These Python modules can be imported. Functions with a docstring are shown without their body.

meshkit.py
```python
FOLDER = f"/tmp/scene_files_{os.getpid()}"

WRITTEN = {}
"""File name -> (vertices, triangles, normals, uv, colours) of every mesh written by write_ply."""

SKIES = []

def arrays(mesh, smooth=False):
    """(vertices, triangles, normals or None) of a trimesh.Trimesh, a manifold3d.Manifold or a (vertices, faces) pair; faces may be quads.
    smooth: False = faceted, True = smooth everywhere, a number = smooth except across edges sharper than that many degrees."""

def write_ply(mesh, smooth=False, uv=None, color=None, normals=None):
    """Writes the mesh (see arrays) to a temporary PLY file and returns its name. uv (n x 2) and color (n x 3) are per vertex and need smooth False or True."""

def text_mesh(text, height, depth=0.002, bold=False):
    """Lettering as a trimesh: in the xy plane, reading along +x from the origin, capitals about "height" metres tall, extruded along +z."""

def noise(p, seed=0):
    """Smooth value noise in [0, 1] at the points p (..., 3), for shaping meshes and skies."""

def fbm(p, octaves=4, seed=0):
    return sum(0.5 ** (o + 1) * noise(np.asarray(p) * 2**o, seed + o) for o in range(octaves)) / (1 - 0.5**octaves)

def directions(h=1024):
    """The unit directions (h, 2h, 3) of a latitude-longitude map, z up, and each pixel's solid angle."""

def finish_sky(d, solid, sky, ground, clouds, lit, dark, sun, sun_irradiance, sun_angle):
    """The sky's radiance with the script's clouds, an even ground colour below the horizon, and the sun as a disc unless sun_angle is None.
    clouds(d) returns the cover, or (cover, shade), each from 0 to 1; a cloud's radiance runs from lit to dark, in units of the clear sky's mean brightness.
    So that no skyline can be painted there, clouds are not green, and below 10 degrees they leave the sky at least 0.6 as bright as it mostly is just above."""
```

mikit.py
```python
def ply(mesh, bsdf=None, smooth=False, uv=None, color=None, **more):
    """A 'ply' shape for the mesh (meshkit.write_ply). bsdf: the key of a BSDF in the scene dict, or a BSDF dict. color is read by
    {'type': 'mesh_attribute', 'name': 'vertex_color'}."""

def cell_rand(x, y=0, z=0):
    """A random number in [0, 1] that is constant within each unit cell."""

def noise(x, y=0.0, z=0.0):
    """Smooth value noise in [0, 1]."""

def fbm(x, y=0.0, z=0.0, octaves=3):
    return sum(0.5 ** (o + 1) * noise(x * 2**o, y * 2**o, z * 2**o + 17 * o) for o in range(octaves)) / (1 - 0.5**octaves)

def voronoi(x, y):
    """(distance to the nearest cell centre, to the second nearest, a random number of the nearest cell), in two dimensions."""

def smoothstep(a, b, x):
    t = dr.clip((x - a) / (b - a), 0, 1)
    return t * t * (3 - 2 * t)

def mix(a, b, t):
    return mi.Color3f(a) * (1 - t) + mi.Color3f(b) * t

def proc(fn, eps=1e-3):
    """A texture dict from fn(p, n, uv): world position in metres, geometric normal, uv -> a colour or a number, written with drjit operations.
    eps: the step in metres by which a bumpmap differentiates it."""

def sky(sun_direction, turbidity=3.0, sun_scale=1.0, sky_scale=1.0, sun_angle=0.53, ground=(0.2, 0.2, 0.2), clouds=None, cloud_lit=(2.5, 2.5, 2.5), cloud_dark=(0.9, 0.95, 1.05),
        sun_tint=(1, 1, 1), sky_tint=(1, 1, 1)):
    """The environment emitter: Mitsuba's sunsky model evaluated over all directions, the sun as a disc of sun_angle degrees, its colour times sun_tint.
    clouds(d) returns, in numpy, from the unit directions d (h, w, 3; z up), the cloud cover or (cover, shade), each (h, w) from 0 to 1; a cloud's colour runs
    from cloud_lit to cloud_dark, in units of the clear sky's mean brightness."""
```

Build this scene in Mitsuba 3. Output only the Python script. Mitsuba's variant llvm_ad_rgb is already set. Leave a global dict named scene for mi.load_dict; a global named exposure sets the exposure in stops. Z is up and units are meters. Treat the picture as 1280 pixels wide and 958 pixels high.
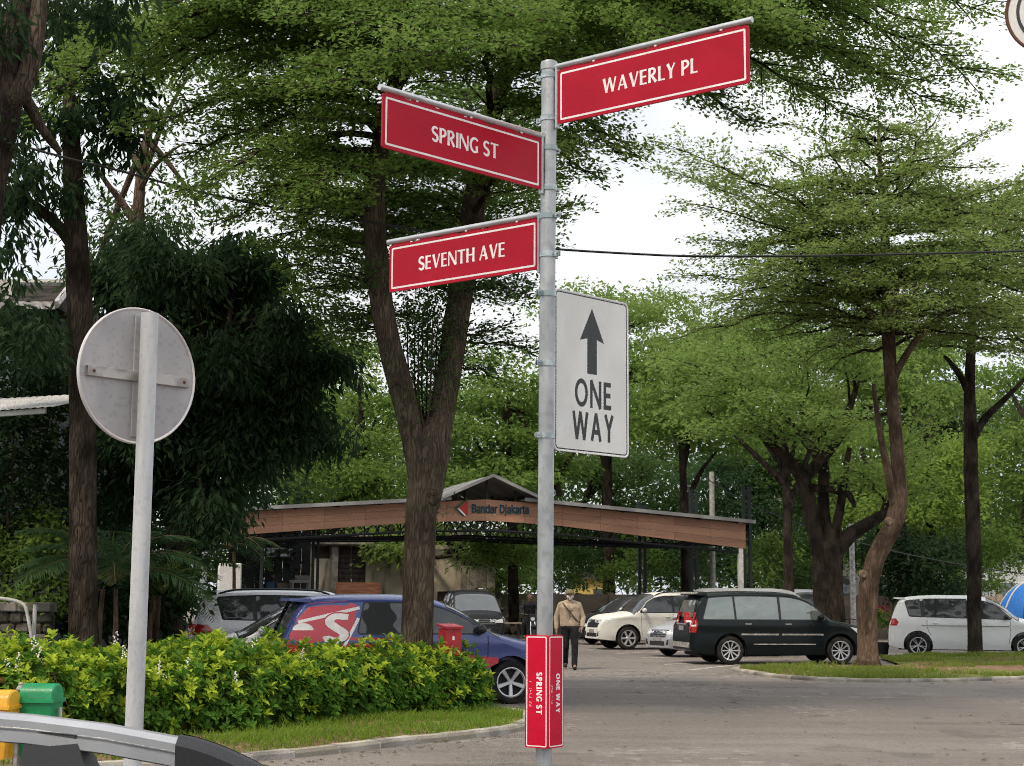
import math, random
import numpy as np, trimesh, shapely, manifold3d
import drjit as dr
import mitsuba as mi
import mikit, meshkit
from mikit import proc, noise, fbm, smoothstep, mix
from scipy.interpolate import PchipInterpolator
from scipy.spatial import Delaunay
from shapely.geometry import Polygon, LineString, box as sbox
from shapely.ops import unary_union

T4 = mi.ScalarTransform4f
random.seed(7)
rng = np.random.default_rng(7)

# ------------------------------------------------------------------ camera, sky, exposure
CAM_H, FPX, HORIZON, ROLL = 1.56, 1920.0, 747.0, math.radians(0.35)   # pixels are those of a 1280 x 958 picture
PITCH = math.atan((HORIZON - 479.0) / FPX)
FWD = np.array([0, math.cos(PITCH), math.sin(PITCH)])
R0, U0 = np.array([1.0, 0, 0]), np.array([0, -math.sin(PITCH), math.cos(PITCH)])
RIGHT = R0 * math.cos(ROLL) + U0 * math.sin(ROLL)
UP = U0 * math.cos(ROLL) - R0 * math.sin(ROLL)
CAM = np.array([0, 0, CAM_H])

scene, labels, place = {}, {}, {}
scene['camera'] = {'type': 'perspective', 'fov': math.degrees(2 * math.atan(640 / FPX)), 'fov_axis': 'x', 'near_clip': 0.05, 'far_clip': 2000.0,
                   'to_world': T4().look_at(origin=CAM.tolist(), target=(CAM + FWD).tolist(), up=UP.tolist())}


def cloud_cover(d):
    q = d / np.maximum(d[..., 2:3] + 0.30, 0.2)
    n = meshkit.fbm(q * np.array([2.2, 2.2, 1.2]) + 3.1, 6, seed=4)
    overcast = 0.55 * (1 - np.clip(d[..., 2], 0, 1)) ** 1.5      # an overcast sky is brightest overhead
    shade = np.clip((n - 0.40) * 2.6, 0, 1) * 0.45 + overcast
    thin = np.clip((meshkit.fbm(q * 1.3 + 9.0, 4, seed=11) - 0.50) * 5, 0, 1)
    return np.clip(1.0 - 0.28 * thin, 0.6, 1.0), np.clip(shade, 0, 1)


scene['sky'] = mikit.sky((-0.35, -0.45, 0.82), turbidity=3, sun_scale=0.3, sun_angle=10, clouds=cloud_cover,
                         cloud_lit=(2.75, 2.75, 2.75), cloud_dark=(1.24, 1.30, 1.40))
exposure = 2.45


def at(px, py, Y):
    """World point seen at the picture's pixel, at the distance Y ahead."""
    d = FWD + RIGHT * ((px - 640) / FPX) + UP * ((479 - py) / FPX)
    return CAM + d * (Y / d[1])


def on_ground(px, py, z=0.0):
    d = FWD + RIGHT * ((px - 640) / FPX) + UP * ((479 - py) / FPX)
    return CAM + d * ((z - CAM_H) / d[2])


# ------------------------------------------------------------------ naming
def numbered(name):
    if name not in taken:
        taken.add(name)
        return name
    k = 1
    while f'{name}_{k:03d}' in taken:
        k += 1
    taken.add(f'{name}_{k:03d}')
    return f'{name}_{k:03d}'


taken = set()


def thing(name, label, cat, M=None, group=None):
    key = numbered(name)
    place[key] = np.eye(4) if M is None else M
    labels[key] = {'label': label, 'category': cat}
    if group:
        labels[key]['group'] = group
    return key


def struct(name, mesh, bsdf, smooth=False, **kw):
    key = numbered(name)
    place[key] = np.eye(4)
    labels[key] = {'kind': 'structure'}
    if mesh is not None:
        scene[key] = mikit.ply(mesh, bsdf, smooth, **kw)
    return key


def obj(name, mesh, bsdf, parent=None, smooth=False, label=None, kind=None, **kw):
    """One entry of the scene; under a parent it is placed in the parent's frame."""
    if parent is None:
        key = numbered(name)
        place.setdefault(key, np.eye(4))
    else:
        key = numbered(parent + '__' + name)
        place[key] = place[parent]
        M = place[parent]
        if not np.allclose(M, np.eye(4)):
            mesh = mesh.copy()
            mesh.apply_transform(M)
    scene[key] = mikit.ply(mesh, bsdf, smooth, **kw)
    if label:
        labels.setdefault(key, {})['label'] = label
    if kind:
        labels.setdefault(key, {})['kind'] = kind
    return key


def single(name, mesh, bsdf, label, cat, smooth=False, group=None, kind=None, **kw):
    key = obj(name, mesh, bsdf, None, smooth, **kw)
    labels[key] = {'label': label, 'category': cat}
    if group:
        labels[key]['group'] = group
    if kind:
        labels[key]['kind'] = kind
    return key


def pose(x, y, z=0.0, deg=0.0):
    return trimesh.transformations.translation_matrix([x, y, z]) @ trimesh.transformations.rotation_matrix(math.radians(deg), [0, 0, 1])


# ------------------------------------------------------------------ mesh helpers
cat = trimesh.util.concatenate


def mk(v, f):
    return trimesh.Trimesh(np.asarray(v, float), np.asarray(f, int), process=False)


def box(cx, cy, cz, sx, sy, sz, rz=0.0):
    m = trimesh.creation.box((sx, sy, sz))
    if rz:
        m.apply_transform(trimesh.transformations.rotation_matrix(math.radians(rz), [0, 0, 1]))
    m.apply_translation((cx, cy, cz))
    return m


def rbox(cx, cy, cz, sx, sy, sz, r=0.01, rz=0.0):
    """A box with bevelled edges."""
    h = np.array([sx, sy, sz]) / 2
    r = min(r, 0.45 * min(sx, sy, sz))
    pts = []
    for a in (-1, 1):
        for b in (-1, 1):
            for c in (-1, 1):
                s = np.array([a, b, c])
                for k in range(3):
                    q = h - r
                    q = q.copy()
                    q[k] = h[k]
                    pts.append(s * q)
    m = trimesh.convex.convex_hull(np.array(pts))
    if rz:
        m.apply_transform(trimesh.transformations.rotation_matrix(math.radians(rz), [0, 0, 1]))
    m.apply_translation((cx, cy, cz))
    return m


def resample(pts, n):
    p = np.asarray(pts, float)
    if len(p) == 2:
        t = np.linspace(0, 1, n)[:, None]
        return p[0] * (1 - t) + p[1] * t
    s = np.r_[0, np.cumsum(np.linalg.norm(np.diff(p[:, :3], axis=0), axis=1) + 1e-9)]
    return PchipInterpolator(s, p, axis=0)(np.linspace(0, s[-1], n))


def tube(pts, radii, sides=10, cap=True, wobble=0.0, seed=0, freq=2.0):
    p = np.asarray(pts, float)
    n = len(p)
    r = np.broadcast_to(np.asarray(radii, float), (n,)).copy()
    t = np.gradient(p, axis=0)
    t /= np.linalg.norm(t, axis=1, keepdims=True) + 1e-12
    a = np.zeros_like(p)
    ref = np.array([1.0, 0, 0]) if abs(t[0, 0]) < 0.8 else np.array([0, 1.0, 0])
    for i in range(n):
        ref = ref - t[i] * (ref @ t[i])
        ref /= np.linalg.norm(ref) + 1e-12
        a[i] = ref
    b = np.cross(t, a)
    ang = np.arange(sides) * 2 * np.pi / sides
    d = np.cos(ang)[None, :, None] * a[:, None] + np.sin(ang)[None, :, None] * b[:, None]
    v = p[:, None] + d * r[:, None, None]
    if wobble:
        k = meshkit.fbm(v * np.array([freq, freq, freq * 0.35]) + seed * 7.7, 3, seed=seed) - 0.5
        k2 = meshkit.noise(v * 9.0 * freq / 2 + seed, seed) - 0.5
        v = p[:, None] + d * (r[:, None] * (1 + wobble * (2 * k + 0.35 * k2)))[..., None]
    v = v.reshape(-1, 3)
    i, j = np.meshgrid(np.arange(n - 1), np.arange(sides), indexing='ij')
    q0, q1 = i * sides + j, i * sides + (j + 1) % sides
    q2, q3 = q1 + sides, q0 + sides
    f = np.vstack([np.stack([q0, q1, q2], -1).reshape(-1, 3), np.stack([q0, q2, q3], -1).reshape(-1, 3)])
    if cap:
        v = np.vstack([v, p[0], p[-1]])
        k = np.arange(sides)
        c0, c1 = len(v) - 2, len(v) - 1
        f = np.vstack([f, np.stack([np.full(sides, c0), (k + 1) % sides, k], -1),
                       np.stack([np.full(sides, c1), (n - 1) * sides + k, (n - 1) * sides + (k + 1) % sides], -1)])
    return mk(v, f)


def lathe(profile, sides=32, axis='z'):
    """Revolves (r, h) pairs."""
    p = np.asarray(profile, float)
    ang = np.arange(sides) * 2 * np.pi / sides
    v = np.stack([p[:, 0, None] * np.cos(ang), p[:, 0, None] * np.sin(ang), np.broadcast_to(p[:, 1, None], (len(p), sides))], -1).reshape(-1, 3)
    i, j = np.meshgrid(np.arange(len(p) - 1), np.arange(sides), indexing='ij')
    q0, q1 = i * sides + j, i * sides + (j + 1) % sides
    f = np.vstack([np.stack([q0, q1, q1 + sides], -1).reshape(-1, 3), np.stack([q0, q1 + sides, q0 + sides], -1).reshape(-1, 3)])
    m = mk(v, f)
    if axis == 'y':
        m.apply_transform(trimesh.transformations.rotation_matrix(math.pi / 2, [1, 0, 0]))
    return m


def extrude(poly, depth):
    """shapely polygon(s) in xy, extruded along +z."""
    gs = [g for g in getattr(poly, 'geoms', [poly]) if g.area > 1e-9]
    return cat([trimesh.creation.extrude_polygon(g, depth, engine='earcut') for g in gs])


def frame(o, u, v):
    """4x4 with x = u, y = v, z = u x v at o."""
    u, v = np.asarray(u, float), np.asarray(v, float)
    u = u / np.linalg.norm(u)
    w = np.cross(u, v)
    w /= np.linalg.norm(w)
    v = np.cross(w, u)
    M = np.eye(4)
    M[:3, 0], M[:3, 1], M[:3, 2], M[:3, 3] = u, v, w, o
    return M


def moved(m, M):
    m = m.copy()
    m.apply_transform(M)
    return m


def hull(pts):
    return trimesh.convex.convex_hull(np.asarray(pts, float))


def chain_body(bones, refine=0.03, smooth_it=8):
    """bones: list of ((p, r), (q, r)); hulls of spheres, joined and smoothed."""
    man = None
    for (p, r1), (q, r2) in bones:
        a = manifold3d.Manifold.sphere(r1, 14).translate(tuple(map(float, p)))
        b = manifold3d.Manifold.sphere(r2, 14).translate(tuple(map(float, q)))
        h = manifold3d.Manifold.batch_hull([a, b])
        man = h if man is None else man + h
    man = man.refine_to_length(refine)
    mm = man.to_mesh()
    m = trimesh.Trimesh(mm.vert_properties[:, :3], mm.tri_verts, process=True)
    if smooth_it:
        trimesh.smoothing.filter_taubin(m, iterations=smooth_it)
    return m


# ------------------------------------------------------------------ materials
def rgb(*c):
    return {'type': 'rgb', 'value': [float(x) for x in (c if len(c) == 3 else c * 3)]}


def mat(key, color, rough=0.6, metallic=0.0, spec=0.5, clear=0.0, bump=None, bump_scale=0.01, eps=1e-3, two=True):
    c = color if isinstance(color, dict) else rgb(*color)
    b = {'type': 'principled', 'base_color': c, 'roughness': rough, 'metallic': float(metallic), 'specular': float(spec)}
    if clear:
        b['clearcoat'] = float(clear)
        b['clearcoat_gloss'] = 0.95
    if bump is not None:
        b = {'type': 'bumpmap', 'arbitrary': proc(bump, eps), 'scale': bump_scale, 'bsdf': b}
    scene[key] = {'type': 'twosided', 'bsdf': b} if two else b
    return key


def noisy(c0, c1, s=3.0, lo=0.35, hi=0.65, stretch=(1, 1, 1), octaves=3):
    return proc(lambda p, n, uv: mix(c0, c1, smoothstep(lo, hi, fbm(p.x * s * stretch[0], p.y * s * stretch[1], p.z * s * stretch[2], octaves=octaves))))


# ground and masonry
def asphalt_color(p, n, uv):
    big = fbm(p.x * 0.22 + 3, p.y * 0.13, 0.0, octaves=4)
    fine = fbm(p.x * 26, p.y * 26, 0.0, octaves=2)
    grit = noise(p.x * 95, p.y * 95)
    streak = fbm(p.x * 0.35 + p.y * 0.1, p.y * 2.3, 5.0, octaves=3)
    c = mix((0.120, 0.107, 0.097), (0.165, 0.148, 0.134), smoothstep(0.3, 0.7, 0.6 * big + 0.4 * streak))
    dark = smoothstep(0.60, 0.72, fbm(p.x * 0.9, p.y * 0.9, 9.0, octaves=3))
    c = mix(c, (0.115, 0.108, 0.10), dark * 0.25)
    # relaid patches, cracks, oil spots and worn wheel paths
    px_ = dr.floor(p.x / 3.1 + 0.35 * dr.floor(p.y / 2.3))
    py_ = dr.floor(p.y / 2.3)
    patch = mikit.cell_rand(px_, py_, 3)
    c = c * dr.select(patch > 0.90, 0.88, dr.select(patch < 0.10, 1.06, 1.0))
    w0 = fbm(p.x * 0.8, p.y * 0.8, 2.0, octaves=4)
    crack = smoothstep(0.012, 0.003, dr.abs(w0 - 0.5)) * smoothstep(0.5, 0.62, noise(p.x * 0.3 + 7, p.y * 0.25))
    c = c * (1 - 0.5 * crack)
    spot = smoothstep(0.76, 0.84, noise(p.x * 1.7 + 40, p.y * 1.7)) * smoothstep(0.45, 0.6, noise(p.x * 0.2, p.y * 0.2 + 30))
    c = c * (1 - 0.18 * spot)
    pale = smoothstep(0.72, 0.80, noise(p.x * 8.0, p.y * 8.0, 3.0)) * smoothstep(0.55, 0.7, noise(p.x * 0.5, p.y * 0.5 + 60))
    c = c + mi.Color3f(0.05, 0.048, 0.044) * pale
    return c * (0.72 + 0.36 * fine + 0.22 * grit)


mat('m_asphalt', proc(asphalt_color), 0.85, spec=0.3, bump=lambda p, n, uv: fbm(p.x * 60, p.y * 60, 0.0, octaves=2), bump_scale=0.004)
mat('m_concrete', noisy((0.17, 0.16, 0.14), (0.33, 0.315, 0.28), 2.5, 0.3, 0.7, octaves=4), 0.9, spec=0.2, bump=lambda p, n, uv: fbm(p.x * 30, p.y * 30, p.z * 30, octaves=2), bump_scale=0.004)
mat('m_concrete_b', noisy((0.22, 0.2, 0.165), (0.36, 0.335, 0.285), 3.5, 0.3, 0.7, octaves=4), 0.9, spec=0.2)
mat('m_concrete_c', noisy((0.13, 0.125, 0.11), (0.27, 0.255, 0.225), 3.0, 0.3, 0.7, octaves=4), 0.9, spec=0.2)
mat('m_mortar', noisy((0.34, 0.33, 0.30), (0.45, 0.44, 0.40), 8), 0.9, spec=0.2)
mat('m_soil', noisy((0.045, 0.034, 0.022), (0.11, 0.08, 0.05), 4, octaves=4), 0.95, spec=0.1)
mat('m_turf_ground', proc(lambda p, n, uv: mix(mix((0.08, 0.105, 0.024), (0.14, 0.135, 0.05), fbm(p.x * 2.2, p.y * 2.2, 0.0, octaves=3)), mix((0.10, 0.066, 0.042), (0.19, 0.125, 0.08), noise(p.x * 9, p.y * 9)),
                                               dr.maximum(smoothstep(0.50, 0.60, fbm(p.x * 0.55, p.y * 0.55, 3.0, octaves=4)), smoothstep(2.4, 1.3, dr.sqrt(dr.square(p.x - 8.6) + dr.square((p.y - 34.8) * 0.8)) + 0.8 * noise(p.x * 1.5, p.y * 1.5))))), 0.95, spec=0.1)
mat('m_line', noisy((0.23, 0.22, 0.2), (0.42, 0.41, 0.38), 7, 0.35, 0.6), 0.8, spec=0.2)
mat('m_plaster', proc(lambda p, n, uv: mix(mix((0.62, 0.55, 0.42), (0.38, 0.335, 0.26), smoothstep(0.38, 0.62, fbm(p.x * 1.1, p.y * 1.1, p.z * 0.7, octaves=4))),
                                           (0.09, 0.08, 0.065), smoothstep(0.55, 0.75, fbm(p.x * 4, p.y * 4, p.z * 0.6 + 4, octaves=3)))), 0.9, spec=0.2)
mat('m_boundary', proc(lambda p, n, uv: mix((0.38, 0.31, 0.24), (0.22, 0.18, 0.14), smoothstep(0.35, 0.65, fbm(p.x * 0.8, p.y * 0.8, p.z * 1.4, octaves=4)))), 0.9, spec=0.2)
mat('m_stone', noisy((0.07, 0.065, 0.055), (0.2, 0.185, 0.16), 5, octaves=4), 0.9, spec=0.2)
mat('m_stone_b', noisy((0.05, 0.05, 0.04), (0.14, 0.13, 0.11), 6, octaves=4), 0.9, spec=0.2)
# metal and paint
mat('m_galv', proc(lambda p, n, uv: mix((0.33, 0.35, 0.36), (0.46, 0.48, 0.49), smoothstep(0.3, 0.7, fbm(p.x * 14, p.y * 14, p.z * 5, octaves=3)))
                   * (1.0 - 0.12 * smoothstep(0.62, 0.7, noise(p.x * 45, p.y * 45, p.z * 30)))), 0.45, metallic=0.55)
mat('m_clamp', noisy((0.3, 0.36, 0.36), (0.5, 0.55, 0.55), 20), 0.38, metallic=0.8)
mat('m_rail_alu', noisy((0.5, 0.51, 0.52), (0.6, 0.61, 0.62), 10), 0.35, metallic=0.75)
mat('m_sign_red', noisy((0.37, 0.001, 0.016), (0.42, 0.002, 0.021), 3), 0.42, spec=0.22)
mat('m_sleeve_red', noisy((0.52, 0.002, 0.026), (0.57, 0.003, 0.032), 5), 0.45, spec=0.2)
mat('m_sign_white', noisy((0.72, 0.70, 0.69), (0.82, 0.80, 0.79), 12), 0.45)
mat('m_sign_face', noisy((0.64, 0.64, 0.61), (0.71, 0.71, 0.68), 6, stretch=(1, 1, 0.3)), 0.4)
mat('m_sign_black', (0.018, 0.02, 0.022), 0.4)
mat('m_disc_back', proc(lambda p, n, uv: mix((0.34, 0.328, 0.33), (0.42, 0.40, 0.402), smoothstep(0.3, 0.7, fbm(p.x * 9, p.y * 9, p.z * 3.5, octaves=4)))
                        * (1 - 0.12 * smoothstep(0.66, 0.72, noise(p.x * 60, p.y * 60, p.z * 60)))), 0.5, metallic=0.15)
mat('m_disc_rim', (0.66, 0.62, 0.60), 0.35, metallic=0.4)
mat('m_post_grey', proc(lambda p, n, uv: mix((0.44, 0.45, 0.46), (0.54, 0.55, 0.56), smoothstep(0.3, 0.7, fbm(p.x * 25, p.y * 25, p.z * 3, octaves=3)))
                        * (1 - 0.08 * smoothstep(0.67, 0.72, noise(p.x * 70, p.y * 70, p.z * 45)))), 0.5, metallic=0.25)
mat('m_dirty_alu', noisy((0.28, 0.26, 0.24), (0.48, 0.46, 0.44), 12), 0.5, metallic=0.3)
mat('m_rust', (0.10, 0.04, 0.02), 0.8)
mat('m_black_steel', (0.014, 0.016, 0.02), 0.5)
mat('m_white_post', noisy((0.5, 0.5, 0.47), (0.66, 0.65, 0.6), 5), 0.6)
mat('m_white', (0.74, 0.74, 0.72), 0.5)
mat('m_cable', (0.015, 0.015, 0.017), 0.6)
mat('m_roof_sheet', noisy((0.11, 0.11, 0.11), (0.19, 0.19, 0.19), 0.8), 0.65, metallic=0.1)
mat('m_awning', noisy((0.36, 0.36, 0.35), (0.48, 0.48, 0.46), 2), 0.6)
mat('m_roof_pale', noisy((0.17, 0.17, 0.168), (0.28, 0.28, 0.275), 1.2), 0.6)
mat('p_char', noisy((0.022, 0.023, 0.024), (0.034, 0.034, 0.034), 5), 0.6, spec=0.25)
mat('m_roof_old', noisy((0.014, 0.012, 0.011), (0.035, 0.03, 0.027), 2.5), 0.9, spec=0.1)
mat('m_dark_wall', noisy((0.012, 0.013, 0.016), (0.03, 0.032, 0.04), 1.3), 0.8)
mat('m_dark_wood', noisy((0.028, 0.018, 0.014), (0.06, 0.04, 0.03), 2, stretch=(6, 6, 1)), 0.7)


def fascia_color(p, n, uv):
    c = mix((0.32, 0.155, 0.090), (0.40, 0.205, 0.125), fbm(p.x * 0.7, p.y * 0.7, p.z * 22, octaves=3))
    return c * (0.85 + 0.3 * noise(p.x * 0.9, p.y * 0.9, p.z * 5))


mat('m_fascia', proc(fascia_color), 0.55)
mat('m_fascia_b', proc(lambda p, n, uv: fascia_color(p, n, uv) * 0.86), 0.55)
mat('m_fascia_c', proc(lambda p, n, uv: fascia_color(p, n, uv) * 1.12), 0.55)
mat('m_plank', noisy((0.30, 0.12, 0.06), (0.42, 0.19, 0.1), 2, stretch=(1, 1, 9)), 0.6)
mat('m_teal', (0.012, 0.055, 0.075), 0.6, spec=0.2)
mat('m_logo_red', (0.45, 0.02, 0.02), 0.5)
mat('m_logo_green', (0.05, 0.06, 0.03), 0.5)
# vegetation
for key, tr, ro in (('m_leaf', 1.1, 0.5), ('m_leaf_gloss', 0.8, 0.34)):
    scene[key] = {'type': 'principledthin', 'base_color': {'type': 'mesh_attribute', 'name': 'vertex_color'}, 'roughness': ro, 'diff_trans': tr, 'spec_trans': 0.0, 'eta': 1.45}


def furrow(p, k=1.0):
    """Vertical ridges and cracks of bark, 0 in the cracks."""
    wx = fbm(p.x * 5, p.y * 5, p.z * 1.6, octaves=2) * 1.6
    a = fbm(p.x * 34 * k + wx * 2, p.y * 34 * k + wx * 2, p.z * 4.2 * k, octaves=2)
    b = noise(p.x * 55 * k + 7, p.y * 55 * k, p.z * 13 * k)
    return smoothstep(0.02, 0.34, dr.abs(a - 0.5) * 1.3 + 0.16 * b)


def bark(c0, c1, moss=None, k=1.0):
    def f(p, n, uv):
        v = fbm(p.x * 5, p.y * 5, p.z * 2.0, octaves=4)
        c = mix(c0, c1, smoothstep(0.25, 0.75, v))
        if moss is not None:
            c = mix(c, moss, 0.6 * smoothstep(0.48, 0.70, fbm(p.x * 2.3, p.y * 2.3, p.z * 1.3 + 6, octaves=4)))
        return c * (0.64 + 0.40 * furrow(p, k))
    return proc(f)


bark_bump = lambda p, n, uv: furrow(p) * 0.6 + 0.4 * fbm(p.x * 14, p.y * 14, p.z * 4, octaves=3)
mat('m_bark_brown', bark((0.05, 0.038, 0.028), (0.135, 0.104, 0.075), (0.08, 0.078, 0.046)), 0.9, spec=0.15, bump=bark_bump, bump_scale=0.05)
mat('m_bark_tan', bark((0.075, 0.05, 0.035), (0.19, 0.132, 0.092)), 0.9, spec=0.15, bump=bark_bump, bump_scale=0.04)
mat('m_bark_dark', bark((0.02, 0.016, 0.012), (0.075, 0.058, 0.045)), 0.92, spec=0.15, bump=bark_bump, bump_scale=0.05)
mat('m_scar', noisy((0.14, 0.10, 0.065), (0.24, 0.17, 0.11), 6), 0.9)
# cars
wave = lambda p, n, uv: noise(p.x * 1.7, p.y * 1.7, p.z * 2.6) + 0.25 * noise(p.x * 5, p.y * 5, p.z * 7)
mat('m_glass', (0.05, 0.055, 0.058), 0.03, metallic=0.22, spec=0.8, bump=wave, bump_scale=0.03, eps=0.01)
mat('m_glass_clear', (0.22, 0.25, 0.24), 0.03, metallic=0.5, spec=0.9, bump=wave, bump_scale=0.05, eps=0.01)
mat('m_glass_mid', (0.14, 0.155, 0.16), 0.03, metallic=0.4, spec=0.9, bump=wave, bump_scale=0.04, eps=0.01)
mat('m_rubber', (0.014, 0.014, 0.015), 0.75, spec=0.3)
mat('m_tyre', noisy((0.012, 0.012, 0.012), (0.03, 0.028, 0.026), 9), 0.85, spec=0.25)
mat('m_black_trim', (0.016, 0.016, 0.018), 0.45)
mat('m_rim', (0.60, 0.61, 0.62), 0.3, metallic=0.65)
mat('m_rim_dark', (0.05, 0.05, 0.055), 0.35, metallic=0.5)
mat('m_chrome', (0.75, 0.76, 0.78), 0.18, metallic=0.95)
mat('m_head_lamp', (0.62, 0.65, 0.66), 0.12, spec=0.9)
mat('m_tail_lamp', (0.42, 0.012, 0.012), 0.15, spec=0.8, clear=1)
mat('m_plate', (0.25, 0.25, 0.25), 0.5)
mat('m_grey_plastic', (0.026, 0.028, 0.032), 0.5, spec=0.35)
for key, c, r, mt in (('p_black', (0.005, 0.009, 0.011), 0.2, 0.0), ('p_white', (0.76, 0.77, 0.77), 0.3, 0.0), ('p_cream', (0.67, 0.66, 0.60), 0.3, 0.0), ('p_silver', (0.42, 0.43, 0.45), 0.3, 0.45),
                      ('p_blue', (0.040, 0.062, 0.22), 0.22, 0.12), ('p_red', (0.45, 0.012, 0.03), 0.28, 0.0), ('p_maroon', (0.12, 0.012, 0.015), 0.3, 0.0), ('p_dark', (0.012, 0.013, 0.015), 0.3, 0.0),
                      ('p_grey', (0.30, 0.31, 0.31), 0.4, 0.2), ('p_pale', (0.70, 0.71, 0.72), 0.3, 0.08)):
    mat(key, c, r, metallic=mt, clear=0.6 if key in ('p_black', 'p_dark') else 1.0, spec=0.1 if key in ('p_black', 'p_dark') else 0.5)
# ------------------------------------------------------------------ ground
def sheet(poly, z, step=None):
    v, f = trimesh.creation.triangulate_polygon(poly, engine='earcut')
    return mk(np.c_[v, np.full(len(v), z)], f)


struct('asphalt_road', mk([[-500, -60, 0], [500, -60, 0], [500, 900, 0], [-500, 900, 0]], [[0, 1, 2], [0, 2, 3]]), 'm_asphalt')


def smooth_line(pts, n=120):
    p = np.asarray(pts, float)
    return resample(p, n)


# left island (hedge, grass verge, kerb) and right island (three trees)
KERB_L = smooth_line([(-9.5, 10.6), (-6.0, 12.4), (-4.0, 13.75), (-2.55, 14.8), (-1.9, 15.5), (-1.02, 16.75), (0.0, 18.15), (0.30, 19.3), (0.33, 20.4), (0.1, 21.2), (-0.5, 21.75), (-1.6, 21.9), (-6, 21.0), (-9.5, 20.2)], 220)
KERB_R = smooth_line([(5.2, 35.2), (4.85, 34.2), (5.0, 32.6), (5.25, 31.3), (5.75, 30.3), (7.1, 29.7), (8.9, 30.3), (10.6, 31.4), (13, 33.2), (17, 36.4), (22, 40.5)], 180)
ISLAND_L = Polygon(KERB_L)
ISLAND_R = Polygon(np.vstack([KERB_R, [(22, 41.6), (9.6, 41.6), (9.0, 36.6), (6.0, 36.0)]]))


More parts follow.
